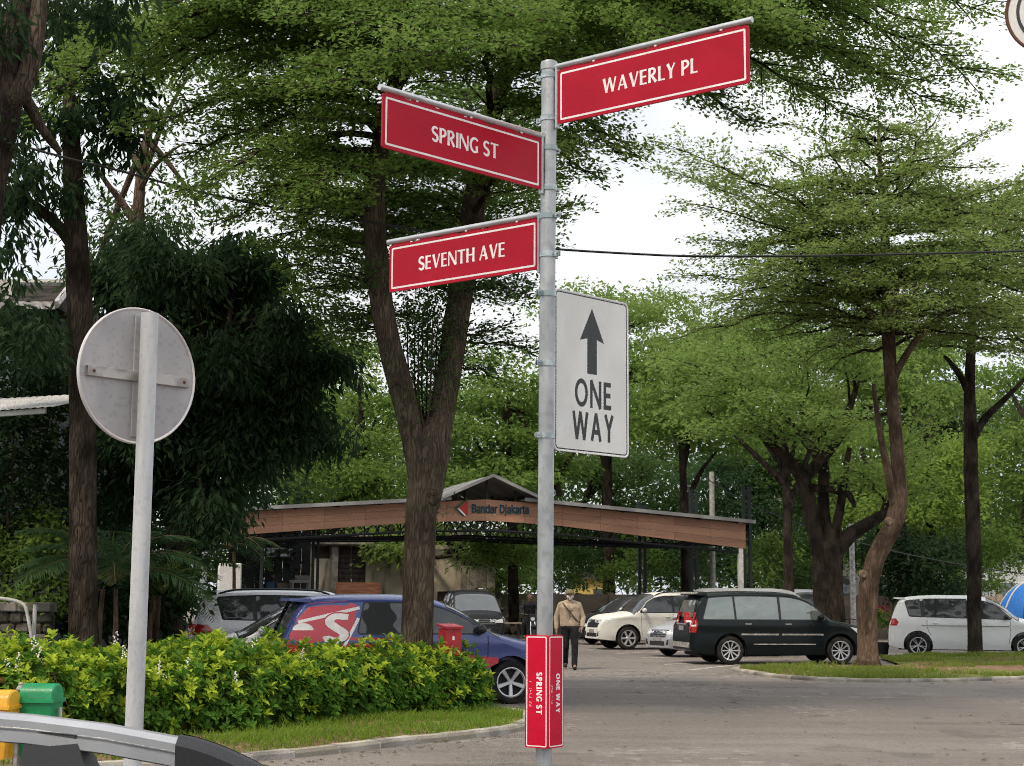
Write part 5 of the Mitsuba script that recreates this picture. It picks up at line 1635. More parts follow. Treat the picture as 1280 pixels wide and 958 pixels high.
obj('post', tube([[p0[0] + 1.0, Ya + .1, 0], [p0[0] + 1.0, Ya + .1, p0[2] - .1]], .04, 8), 'm_dirty_alu', aw)
# round mirror or sign at the upper right corner
Yc = 9.5
mr = thing('convex_mirror', 'edge of a round pale sign with a dark ring at the upper right corner', 'sign', frame(at(1318, 12, Yc), [.93, -.36, 0], [0, 0, 1.0]))
obj('face', lathe([(0, .012), (.2, .01), (.29, 0)], 60), 'm_sign_face', mr, 40)
obj('rim', lathe([(.285, -.02), (.30, -.022), (.306, 0), (.30, .016), (.288, .012), (.284, 0)], 60), 'm_rust', mr, 40)
obj('ring', lathe([(.215, .013), (.235, .012)], 60), 'm_sign_black', mr)
obj('post', moved(tube([[0, -5.2, -.07], [0, .1, -.07]], .035, 14), np.eye(4)), 'm_post_grey', mr, 40)
# blue inflatable at the right edge
Yt = 50.0
bc = at(1292, 765, Yt)
bt = thing('blue_dome_tent', 'blue dome tent with pale seams and a yellow patch at the right edge', 'tent', pose(bc[0], Yt, 0, 0))
zt_ = at(1290, 727, Yt)[2]
mat('m_tent_blue', (0.01, 0.17, 0.58), .5)
mat('m_tent_yellow', (0.7, 0.5, 0.03), .5)
mat('m_tent_dark', (0.02, 0.035, 0.06), .5)
Rt = 1.28
prof = [(Rt * math.cos(a), zt_ * math.sin(a) ** .9) for a in np.linspace(0, math.pi / 2, 14)]
obj('canopy', lathe(prof, 40), 'm_tent_blue', bt, True)
for k in range(8):
    a = k * math.pi / 4 + .35
    pts = [[r * 1.01 * math.cos(a), r * 1.01 * math.sin(a), z * 1.005 + .01] for r, z in prof]
    obj('seam', tube(pts, .03, 6), 'm_white_post', bt)
# the dark doorway panel and its yellow patch
def on_tent(poly, off, m_, nm):
    def fn(p):
        z = np.clip(p[:, 1], 0, zt_ * .98)
        a = np.arcsin((z / zt_) ** (1 / .9))
        r = Rt * np.cos(a) + off
        th = -math.pi / 2 + p[:, 0]
        return np.c_[r * np.cos(th), r * np.sin(th), z + off * .4]
    obj(nm, drape(poly, fn, .12), m_, bt, 30)


on_tent(Polygon([(-.62, .5), (-.60, 1.5), (-.30, 1.78), (.0, 1.5), (.0, .5)]), .012, 'm_tent_dark', 'doorway')
on_tent(Polygon(arc(-.33, 1.42, .20, .24, 0, 360, 24)), .024, 'm_tent_yellow', 'patch')
on_tent(Polygon(arc(-.33, 1.42, .07, .09, 0, 360, 16)), .034, 'm_tent_blue', 'patch_mark')

# ------------------------------------------------------------------ bins, box, small things
def bin_(px0, px1, py, Y, bsdf, label, dark):
    a, b = at(px0, py, Y), at(px1, py, Y)
    w = b[0] - a[0]
    t = thing('litter_bin', label, 'bin', pose((a[0] + b[0]) / 2, Y, 0, -6), 'colour coded litter bins by the hedge')
    zt = a[2]
    b0 = hull([[x, y, z] for z, k in ((.22, .78), (zt - .13, .96)) for x in (-w / 2 * k, w / 2 * k) for y in (-w * .42 * k, w * .42 * k)])
    obj('body', b0, bsdf, t)
    obj('band', hull([[x, y, z] for z in (zt - .155, zt - .125) for x in (-w / 2 * 1.06, w / 2 * 1.06) for y in (-w * .46, w * .46)]), bsdf, t)
    a_ = np.linspace(0, math.pi, 12)
    lid = hull([[x, y_, z_] for x, k in ((-w / 2 * .97, .9), (-w / 2 * .9, 1), (w / 2 * .9, 1), (w / 2 * .97, .9)) for y_, z_ in zip(-w * .42 * np.cos(a_) * k, zt - .125 + .125 * np.sin(a_) ** .7 * k)])
    obj('lid', lid, bsdf, t, 30)
    obj('flap', hull([[x, y, z] for x in (-w * .28, w * .28) for y, z in ((-w * .425, zt - .12), (-w * .36, zt - .05), (-w * .40, zt - .12), (-w * .33, zt - .05))]), dark, t)
    for sx in (-1, 1):
        obj('leg', tube([[sx * (w / 2 + .02), 0, 0], [sx * (w / 2 + .02), 0, zt - .2]], .016, 8), 'm_dirty_alu', t)


mat('m_bin_green', noisy((0.006, 0.20, 0.075), (0.01, 0.27, 0.10), 8), .4)
mat('m_bin_yellow', noisy((0.62, 0.30, 0.02), (0.72, 0.38, 0.03), 8), .4)
mat('m_bin_green_dark', (0.006, 0.15, 0.06), .4)
mat('m_bin_yellow_dark', (0.5, 0.24, 0.02), .4)
bin_(30, 75, 854, 13.2, 'm_bin_green', 'green plastic litter bin beside the hedge', 'm_bin_green_dark')
bin_(-26, 21, 862, 13.0, 'm_bin_yellow', 'yellow plastic litter bin cut by the left edge of the picture', 'm_bin_yellow_dark')
p = at(25.5, 862, 13.6)
bp = thing('worn_bollard', 'worn brown post with a pale tip between the two bins', 'post', pose(p[0], 13.6, 0))
obj('shaft', tube([[0, 0, 0], [0, 0, p[2] * .6], [0, 0, p[2]]], [.045, .05, .042], 10, wobble=.25), 'm_bark_tan', bp, True)
obj('tip', lathe([(.04, 0), (.03, .03), (.018, .045), (.022, .06), (0, .075)], 12), 'm_mortar', bp)
scene[bp + '__tip'] = mikit.ply(moved(lathe([(.04, 0), (.03, .03), (.018, .045), (.022, .06), (0, .075)], 12), place[bp] @ trimesh.transformations.translation_matrix([0, 0, p[2] - .01])), 'm_mortar')
# small red box on a post inside the hedge
Yr = 21.0
a, b = at(548, 790, Yr), at(577, 790, Yr)
rbx = thing('red_post_box', 'small red box with a sloping lid standing in the hedge by the big trunk', 'box', pose((a[0] + b[0]) / 2, Yr, 0, 30))
zt_ = at(560, 779, Yr)[2]
w_ = .235
mat('m_box_red', noisy((0.30, 0.01, 0.018), (0.38, 0.014, 0.022), 8), .45)
obj('body', rbox(0, 0, zt_ - .25, w_, w_, .36, .008), 'm_box_red', rbx)
obj('lid', hull([[x * w_ * .58, y * w_ * .58, z + (.035 if y > 0 else 0)] for x in (-1, 1) for y in (-1, 1) for z in (zt_ - .075, zt_ - .045)]), 'm_box_red', rbx)
obj('post', box(0, 0, (zt_ - .42) / 2, .08, .08, zt_ - .42), 'm_box_red', rbx)
obj('white_mark', box(-.01, -w_ / 2 - .003, zt_ - .2, .03, .004, .05), 'm_sign_white', rbx)
# flowering pot plant by the white car, bicycle beyond the bonnet
def bicycle(M, label):
    t = thing('bicycle', label, 'bicycle', M)
    for x in (-.52, .52):
        m = moved(lathe([(.315, -.018), (.335, -.012), (.335, .012), (.315, .018), (.30, 0)], 26), frame([x, 0, .335], [1, 0, 0], [0, 0, 1.0]))
        w = obj('wheel', m, 'm_tyre', t)
        obj('spokes', cat([tube([[x, 0, .335], [x + .30 * math.cos(a), 0, .335 + .30 * math.sin(a)]], .004, 4) for a in np.linspace(0, 2 * np.pi, 15)[:-1]]), 'm_chrome', w, kind='stuff')
    B = lambda *p: tube(p, .017, 8)
    obj('frame', cat([B([-.08, 0, .30], [-.20, 0, .86]), B([-.17, 0, .78], [.34, 0, .80]), B([-.08, 0, .30], [.36, 0, .72]), B([-.52, 0, .335], [-.08, 0, .30]), B([-.52, 0, .335], [-.17, 0, .78])]), 'm_black_trim', t)
    obj('fork', cat([B([.34, 0, .82], [.52, 0, .335])]), 'm_black_trim', t)
    obj('handlebar', tube([[.36, -.28, .98], [.32, -.1, 1.0], [.32, .1, 1.0], [.36, .28, .98]], .015, 8), 'm_black_trim', t)
    obj('stem', B([.34, 0, .80], [.31, 0, 1.0]), 'm_black_trim', t)
    obj('saddle', hull([[-.34, -.08, .90], [-.34, .08, .90], [-.02, 0, .90], [-.34, -.05, .95], [-.34, .05, .95], [-.06, 0, .93]]), 'm_black_trim', t)


bicycle(pose(at(1050, 760, 45)[0], 45, 0, 20), 'dark bicycle parked beyond the bonnet of the black MPV')
# ------------------------------------------------------------------ people
mat('m_skin', (0.30, 0.17, 0.11), .55)
mat('m_skin_dark', (0.16, 0.09, 0.06), .55)
mat('m_sweater', noisy((0.40, 0.32, 0.235), (0.48, 0.39, 0.29), 14), .9, spec=.1)
mat('m_trousers', noisy((0.012, 0.012, 0.016), (0.025, 0.025, 0.03), 12), .85, spec=.2)
mat('m_cap', (0.17, 0.16, 0.09), .85)
mat('m_mask', (0.72, 0.69, 0.66), .8)
mat('m_strap', (0.05, 0.04, 0.03), .7)
mat('m_hair', (0.012, 0.01, 0.009), .6)


def head(c, s=1.0, tilt=0.0):
    """Looks towards -y."""
    c = np.asarray(c, float)
    b = [((c + [0, .012 * s, .02 * s], .088 * s), (c + [0, -.012 * s, -.05 * s], .066 * s)), ((c + [0, -.03 * s, -.07 * s], .045 * s), (c + [0, -.035 * s, -.09 * s], .038 * s)),
         ((c + [0, -.088 * s, .0], .012 * s), (c + [0, -.103 * s, -.028 * s], .017 * s))]
    for e in (-1, 1):
        b.append(((c + [e * .086 * s, .01 * s, .01 * s], .014 * s), (c + [e * .088 * s, .012 * s, -.028 * s], .011 * s)))
    return b


def hand(w, d, s=1.0, side=1):
    """Palm and five fingers hanging from the wrist w along d."""
    w, d = np.asarray(w, float), np.asarray(d, float)
    d = d / np.linalg.norm(d)
    f = np.array([0, -1.0, 0])
    n = np.cross(d, f)
    b = [((w, .026 * s), (w + d * .075 * s, .030 * s))]
    for k, (o, l) in enumerate(((-.024, .062), (-.008, .072), (.008, .068), (.024, .052))):
        p0 = w + d * .085 * s + f * o * s
        p1 = p0 + d * l * .55 * s + n * side * -.006
        p2 = p1 + d * l * .45 * s + n * side * -.018
        b += [((p0, .0095 * s), (p1, .009 * s)), ((p1, .009 * s), (p2, .0075 * s))]
    t0 = w + d * .03 * s + f * .028 * s
    b += [((t0, .012 * s), (t0 + d * .035 * s + f * .022 * s, .010 * s)), ((t0 + d * .035 * s + f * .022 * s, .010 * s), (t0 + d * .065 * s + f * .022 * s, .009 * s))]
    return b


def eyes(c, key, s=1.0):
    for e in (-1, 1):
        m = trimesh.creation.icosphere(1, .011 * s)
        m.apply_translation(np.asarray(c, float) + [e * .032 * s, -.076 * s, .012 * s])
        obj('eye', m, 'm_hair', key)


def walker():
    Y = 34.3
    p = at(712, 835, Y)
    t = thing('person', 'walking person in a beige sweater, khaki cap and white face mask', 'person', pose(p[0], Y, 0, 4))
    # joints; x to the picture's right, the figure comes towards the camera (-y)
    hipL, hipR = np.array([.095, 0, .93]), np.array([-.095, 0, .93])
    knL, anL = np.array([.10, -.13, .52]), np.array([.085, -.20, .10])
    knR, anR = np.array([-.085, .05, .50]), np.array([-.07, .28, .13])
    ch, nk = np.array([0, 0, 1.38]), np.array([0, -.01, 1.50])
    shL, shR = np.array([.20, 0, 1.40]), np.array([-.20, 0, 1.40])
    elL, wrL = np.array([.30, .03, 1.13]), np.array([.27, -.10, .93])
    elR, wrR = np.array([-.29, .06, 1.12]), np.array([-.29, .02, .88])
    hd = np.array([0, -.03, 1.625])
    sk = [((nk - [0, 0, .1], .058), (hd - [0, -.02, .08], .055))] + head(hd)
    sk += [((hipL, .09), (knL, .06)), ((knL, .055), (anL, .040)), ((hipR, .09), (knR, .06)), ((knR, .055), (anR, .040)), ((hipL, .10), (hipR, .10)), ((hipL, .07), (ch, .07)), ((hipR, .07), (ch, .07)), ((shL, .05), (shR, .05)),
           ((shL, .048), (elL, .040)), ((elL, .038), (wrL, .027)), ((shR, .048), (elR, .040)), ((elR, .038), (wrR, .027)), ((anL, .04), (anL + [0, -.12, -.05], .028)), ((anR, .04), (anR + [0, -.10, -.07], .028))]
    sk += hand(wrL, wrL - elL + np.array([-.05, 0, 0]), 1, 1) + hand(wrR, wrR - elR, 1, -1)
    obj('body', chain_body(sk, .02, 4), 'm_skin', t, True)
    cl = [((shL, .068), (elL, .060)), ((elL, .060), (wrL + [0, 0, .02], .046)), ((shR, .068), (elR, .060)), ((elR, .060), (wrR + [0, 0, .02], .046)),
          ((np.array([.11, 0, 1.34]), .125), (np.array([-.11, 0, 1.34]), .125)), ((np.array([.11, 0, 1.34]), .12), (np.array([.10, 0, .98]), .115)), ((np.array([-.11, 0, 1.34]), .12), (np.array([-.10, 0, .98]), .115)),
          ((np.array([.10, 0, .98]), .115), (np.array([-.10, 0, .98]), .115)), ((shL, .068), (nk - [0, 0, .03], .066)), ((shR, .068), (nk - [0, 0, .03], .066))]
    obj('sweater', chain_body(cl, .03, 6), 'm_sweater', t, True)
    tr = [((hipL, .112), (knL, .078)), ((knL, .078), (anL + [0, 0, .0], .064)), ((hipR, .112), (knR, .078)), ((knR, .078), (anR, .064)), ((hipL, .11), (hipR, .11))]
    obj('trousers', chain_body(tr, .03, 5), 'm_trousers', t, True)
    for an, ln in ((anL, -.16), (anR, -.13)):
        z_ = -.055
        obj('shoe', chain_body([((an + [0, .03, z_], .045), (an + [0, ln * .6, z_ - .005], .043)), ((an + [0, ln * .6, z_ - .005], .043), (an + [0, ln, z_ - .012], .034))], .03, 3), 'm_rubber', t, True)
    cap = trimesh.creation.icosphere(2, .108)
    cap.vertices *= [1, 1.08, .95]
    cap = trimesh.intersections.slice_mesh_plane(cap, [0, 0, 1], [0, 0, 0.0])
    cap.apply_translation(hd + [0, .005, .025])
    brim = hull([[x, y, z] for x, y in ((-.075, -.08), (.075, -.08), (-.06, -.165), (.06, -.165), (0, -.18)) for z in (.018, .026)])
    brim.apply_translation(hd + [0, 0, .012])
    obj('cap', cat([cap, brim]), 'm_cap', t, 30)
    mask = chain_body([((hd + [-.04, -.058, -.045], .038), (hd + [.04, -.058, -.045], .038)), ((hd + [0, -.08, -.04], .033), (hd + [0, -.068, -.085], .03))], .02, 4)
    obj('face_mask', mask, 'm_mask', t, True)
    eyes(hd, t)
    st = [[.17, -.02, 1.46], [.10, -.135, 1.36], [0, -.150, 1.24], [-.10, -.145, 1.12], [-.20, -.05, 1.02]]
    st2 = [[.17, -.02, 1.46], [.12, .10, 1.38], [0, .14, 1.24], [-.12, .12, 1.1], [-.20, -.05, 1.02]]
    st = [[-a, b, c] for a, b, c in st]
    st2 = [[-a, b, c] for a, b, c in st2]
    obj('crossbody_strap', tube(resample(np.array(st), 20), .014, 6), 'm_strap', t)
    obj('crossbody_strap', tube(resample(np.array(st2), 20), .014, 6), 'm_strap', t)


walker()


def rider():
    Y = 52.0
    p = at(663, 790, Y)
    M = pose(p[0], Y, 0, 8)
    b = thing('motorcycle', 'dark motorcycle facing the camera beyond the bonnet of the liveried car', 'motorcycle', M)
    for y in (-.62, .62):
        obj('wheel', moved(lathe([(.12, -.05), (.27, -.05), (.30, 0), (.27, .05), (.12, .05)], 24), frame([0, y, .30], [0, 1, 0], [0, 0, 1.0])), 'm_tyre', b)
    obj('engine', rbox(0, .05, .40, .28, .55, .30, .05), 'm_rubber', b)
    obj('front_fairing', hull([[-.12, -.45, .95], [.12, -.45, .95], [-.17, -.35, .70], [.17, -.35, .70], [-.08, -.5, .55], [.08, -.5, .55], [0, -.25, 1.0]]), 'p_dark', b)
    obj('headlight', hull([[.07 * math.cos(a), -.50, .86 + .06 * math.sin(a)] for a in np.linspace(0, 6, 10)] + [[0, -.46, .86]]), 'm_head_lamp', b)
    for e in (-1, 1):
        obj('fork', tube([[e * .07, -.42, .85], [e * .07, -.62, .30]], .025, 8), 'm_chrome', b)
        obj('mirror', rbox(e * .34, -.32, 1.22, .12, .02, .08, .009), 'm_black_trim', b)
        obj('mirror_stem', tube([[e * .30, -.3, 1.02], [e * .34, -.32, 1.20]], .008, 6), 'm_black_trim', b)
    obj('handlebar', tube([[-.36, -.22, 1.02], [-.15, -.32, 1.0], [.15, -.32, 1.0], [.36, -.22, 1.02]], .017, 8), 'm_black_trim', b)
    obj('seat', rbox(0, .35, .76, .26, .75, .12, .05), 'm_rubber', b)
    obj('mudguard', tube([[0, -.45, .55], [0, -.62, .64], [0, -.80, .55]], .07, 8), 'p_dark', b)
    t = thing('person', 'person in dark clothes sitting on the motorcycle beyond the blue car', 'person', M)
    hip, ch = np.array([0, .30, .92]), np.array([0, .18, 1.32])
    hd = np.array([0, .10, 1.60])
    sk, jk, tr = head(hd) + [((hd - [0, -.03, .08], .055), (ch + [0, 0, .08], .06))], [((hip + [.06, 0, 0], .13), (ch + [.08, 0, 0], .12)), ((hip + [-.06, 0, 0], .13), (ch + [-.08, 0, 0], .12)), ((ch + [.08, 0, 0], .12), (ch + [-.08, 0, 0], .12))], []
    for e in (-1, 1):
        sh, el, wr = ch + [e * .19, 0, .06], np.array([e * .32, .02, 1.12]), np.array([e * .31, -.2, 1.04])
        kn, an = np.array([e * .22, -.08, .72]), np.array([e * .20, .08, .30])
        sk += [((sh, .045), (el, .04)), ((el, .038), (wr, .028)), ((hip + [e * .1, 0, -.02], .08), (kn, .06)), ((kn, .055), (an, .04)), ((an, .04), (an + [0, -.14, -.03], .035)), ((ch, .09), (sh, .045)), ((hip, .1), (ch, .1))] + hand(wr, np.array([0, -1, -.2]), .9, e)
        jk += [((sh, .068), (el, .058)), ((el, .058), (wr, .042))]
        tr += [((hip + [e * .1, 0, -.02], .105), (kn, .078)), ((kn, .078), (an, .06))]
    obj('body', chain_body(sk, .025, 4), 'm_skin_dark', t, True)
    obj('jacket', chain_body(jk, .035, 5), 'm_trousers', t, True)
    obj('trousers', chain_body(tr, .035, 5), 'm_trousers', t, True)
    hair = trimesh.creation.icosphere(2, .098)
    hair = trimesh.intersections.slice_mesh_plane(hair, [0, .5, 1], [0, 0, 0.0])
    hair.apply_translation(hd + [0, .015, .02])
    obj('hair', hair, 'm_hair', t, True)
    eyes(hd, t)


rider()
# ------------------------------------------------------------------ foliage
def leaf_mesh(c, d, n, ln, wd, col, fold=.18):
    """Folded leaves of two facets: centre c, direction d, normal n, length, width and colour per leaf."""
    d = d / np.linalg.norm(d, axis=1, keepdims=True)
    sd = np.cross(d, n)
    sd /= np.linalg.norm(sd, axis=1, keepdims=True) + 1e-9
    up = np.cross(sd, d)
    ln, wd = np.asarray(ln)[:, None], np.asarray(wd)[:, None]
    a, b = c - d * ln * .5, c + d * ln * .5
    m = c - d * ln * .05 + up * wd * fold
    v = np.stack([a, m + sd * wd * .5, b, m - sd * wd * .5], 1).reshape(-1, 3)
    i = np.arange(len(c))[:, None] * 4
    f = np.vstack([i + [0, 1, 2], i + [0, 2, 3]])
    return mk(v, f), np.repeat(col, 4, axis=0)


def unit(r, n):
    v = r.normal(size=(n, 3))
    return v / np.linalg.norm(v, axis=1, keepdims=True)


GREENS = {
    'mid': np.array([[.115, .195, .044], [.175, .275, .064], [.24, .35, .09]]),
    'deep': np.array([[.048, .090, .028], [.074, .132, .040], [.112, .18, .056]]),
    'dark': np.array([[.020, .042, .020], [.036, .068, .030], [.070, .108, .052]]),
    'light': np.array([[.16, .26, .065], [.225, .335, .09], [.295, .40, .115]]),
    'olive': np.array([[.16, .235, .062], [.22, .305, .088], [.29, .37, .115]]),
    'bright': np.array([[.19, .30, .062], [.245, .36, .08], [.30, .41, .10]]),
    'blue': np.array([[.070, .140, .062], [.105, .195, .082], [.155, .24, .105]]),
}


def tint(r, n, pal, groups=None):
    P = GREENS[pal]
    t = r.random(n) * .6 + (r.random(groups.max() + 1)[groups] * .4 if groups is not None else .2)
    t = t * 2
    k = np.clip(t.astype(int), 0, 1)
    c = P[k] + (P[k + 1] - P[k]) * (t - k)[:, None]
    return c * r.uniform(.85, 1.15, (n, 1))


def layered_crown(r, tips, pal, density, leaf, thick=.10, sub_ang=50, sub_len=.42, every=.30, pad=.22, twig_r=.012, droop=.0, gap=.34):
    """Tiered crown: every limb carries flat sprays of twigs left and right, leaves lie along the twigs.
    tips: list of polylines (n,3). Returns (leaf mesh, colours, twig mesh)."""
    C, D, G, tw = [], [], [], []
    g = 0
    for P in tips:
        P = np.asarray(P, float)
        L = np.linalg.norm(np.diff(P, axis=0), axis=1).sum()
        n = max(3, int(L / every))
        q = resample(P, n + 1)
        tan = np.gradient(q, axis=0)
        tan /= np.linalg.norm(tan, axis=1, keepdims=True)
        for i in range(1, n + 1):
            u = i / n
            if u < .18 and r.random() < .7:
                continue
            for s in (-1, 1):
                if i == n and s > 0:
                    ang = 0
                else:
                    ang = math.radians(sub_ang * r.uniform(.6, 1.3)) * s
                h = np.array([tan[i, 0], tan[i, 1], 0])
                h /= np.linalg.norm(h) + 1e-9
                dr_ = np.array([h[0] * math.cos(ang) - h[1] * math.sin(ang), h[0] * math.sin(ang) + h[1] * math.cos(ang), tan[i, 2] * .6 + r.normal(0, .10) - droop])
                ll = L * sub_len * (1 - .75 * u) * r.uniform(.55, 1.15) + .25
                e = q[i] + dr_ * ll
                mid = (q[i] + e) / 2 + np.array([0, 0, ll * r.uniform(-.02, .08)])
                tw.append(tube([q[i], mid, e], [twig_r * 1.3, twig_r, twig_r * .4], 3, cap=False))
                m = int(density * ll * r.uniform(.6, 1.3))
                if m < 1:
                    continue
                K_ = max(2, int(ll / gap))
                t = np.clip((np.floor(r.random(m) ** .85 * K_) + .5 + r.normal(0, .17, m)) / K_, 0, 1.02)
                p = np.where(t[:, None] < .5, q[i] + (mid - q[i]) * t[:, None] * 2, mid + (e - mid) * (t[:, None] * 2 - 1))
                off = np.clip(r.normal(0, 1, (m, 3)), -1.7, 1.7) * np.array([pad, pad, thick])
                C.append(p + off)
                D.append(np.tile(dr_, (m, 1)) + r.normal(0, .8, (m, 3)) * [1, 1, .45])
                G.append(np.full(m, g))
                g += 1
    C, D, G = np.vstack(C), np.vstack(D), np.concatenate(G)
    n = len(C)
    N = np.array([0, 0, 1.0]) + r.normal(0, .45, (n, 3))
    ln = leaf * r.uniform(.6, 1.25, n)
    m, c = leaf_mesh(C, D, N, ln, ln * r.uniform(.45, .62, n), tint(r, n, pal, G))
    return m, c, cat(tw)


def clump_crown(r, blobs, pal, leaf, per, size=.5, flat=.55, hang=0.0, aspect=.5, fill=1.0, tilt=.55):
    """Massed crown: blobs = [(centre, (rx, ry, rz), clumps)]; each clump is a loose flattened puff of leaves."""
    C, G, D = [], [], []
    g = 0
    for c, rad, k in blobs:
        k = int(k * fill)
        u = unit(r, k) * (r.uniform(.35, 1.0, (k, 1)) ** .5)
        u[:, 2] = np.where(u[:, 2] < -.55, -u[:, 2] * .5, u[:, 2])
        cc = np.asarray(c) + u * np.asarray(rad)
        for p in cc:
            m = int(per * r.uniform(.5, 1.4))
            s = size * r.uniform(.55, 1.4)
            o = np.clip(r.normal(0, 1, (m, 3)), -1.8, 1.8) * np.array([s, s, s * flat]) * .5
            C.append(p + o)
            D.append(o * [1, 1, .4] + r.normal(0, .35, (m, 3)) * s - np.array([0, 0, hang * s]))
            G.append(np.full(m, g))
            g += 1
    C, D, G = np.vstack(C), np.vstack(D), np.concatenate(G)
    n = len(C)
    N = np.array([0, -.1, 1.0]) + r.normal(0, tilt, (n, 3))
    ln = leaf * r.uniform(.6, 1.3, n)
    return leaf_mesh(C, D, N, ln, ln * aspect * r.uniform(.8, 1.2, n), tint(r, n, pal, G))


def px_limb(pts, n=None):
    """[(px, py, Y, radius in pixels)] -> points, radii."""
    P = np.array([[*at(a, b, Y), r * Y / FPX] for a, b, Y, r in pts])
    q = resample(P, n or max(8, 4 * len(P)))
    return q[:, :3], q[:, 3]


def limb(name, parent, pts, bsdf, sides=14, wobble=.10, seed=0, n=None):
    p, r = px_limb(pts, n)
    obj(name, tube(p, r, sides, wobble=wobble, seed=seed), bsdf, parent, True)
    return p, r


def join(tree, mesh_cols, bsdf='m_leaf', name='leaves'):
    m = cat([a for a, _ in mesh_cols])
    c = np.vstack([b for _, b in mesh_cols])
    obj(name, m, bsdf, tree, kind='stuff', color=c)
    return len(m.faces)


tot = 0
r = np.random.default_rng(101)
# ---- the big forked tree in the hedge
Y1 = 21.5
T1 = thing('shade_tree', 'large forked shade tree with its bare trunk rising from the hedge', 'tree')
base = [(519, 905, Y1, 27), (520, 860, Y1, 22), (521, 800, Y1, 20), (523, 720, Y1, 19.5), (526, 650, Y1, 19.5), (531, 610, Y1, 20.5), (535, 580, Y1, 22), (537, 555, Y1, 19), (538, 535, Y1, 12), (538, 522, Y1, 4)]
limb('trunk', T1, base, 'm_bark_brown', 26, .12, 1, 60)
Lp, Lr = limb('limb', T1, [(530, 640, Y1, 12), (524, 590, Y1, 15), (514, 535, Y1 - .05, 15), (500, 480, Y1 - .1, 15.5), (484, 420, Y1 - .2, 15), (472, 340, Y1 - .3, 14.5), (467, 250, Y1 - .4, 14), (480, 160, Y1 - .4, 12), (500, 80, Y1 - .3, 10), (512, -10, Y1, 8), (520, -120, Y1 + .2, 5)], 'm_bark_brown', 18, .12, 2, 44)
Rp, Rr = limb('limb', T1, [(536, 635, Y1, 12), (544, 585, Y1 + .05, 15), (551, 530, Y1 + .1, 15.5), (559, 480, Y1 + .2, 16), (570, 400, Y1 + .4, 16), (583, 320, Y1 + .6, 15), (598, 220, Y1 + .8, 14), (622, 120, Y1 + .9, 12), (655, 40, Y1 + .9, 10), (690, -50, Y1 + .7, 7)], 'm_bark_brown', 18, .12, 3, 44)
for i, (px_, py_, dx, Y_) in enumerate(((518, 400, 1, .3), (526, 420, 4, .2), (533, 405, 2, .3), (541, 430, 6, .1), (512, 390, -3, .35), (547, 450, 10, .2), (522, 440, 2, -.1), (537, 425, 4, -.1))):
    limb('upright_shoot', T1, [(531 + dx * .4, 545, Y1 + Y_, 1.6), (px_ + dx * .3, 480, Y1 + Y_, 1.3), (px_ + dx, py_ - 40, Y1 + Y_, .5)], 'm_bark_dark', 5, .05, i)
sc = moved(lathe([(0, .0), (.045, .012), (.075, .016), (.095, .004), (.10, -.05)], 20), frame(at(501, 474, Y1 - .26), [.85, .5, .1], [-.1, 0, 1.0]))
obj('branch_scar', sc, 'm_bark_tan', T1, True)
sc = moved(lathe([(0, .02), (.05, .03), (.085, .025), (.12, .0), (.125, -.06)], 20), frame(at(541, 622, Y1 - .20), [1, .1, 0], [0, -.3, 1.0]))
obj('branch_scar', sc, 'm_bark_brown', T1, True)
tips = []
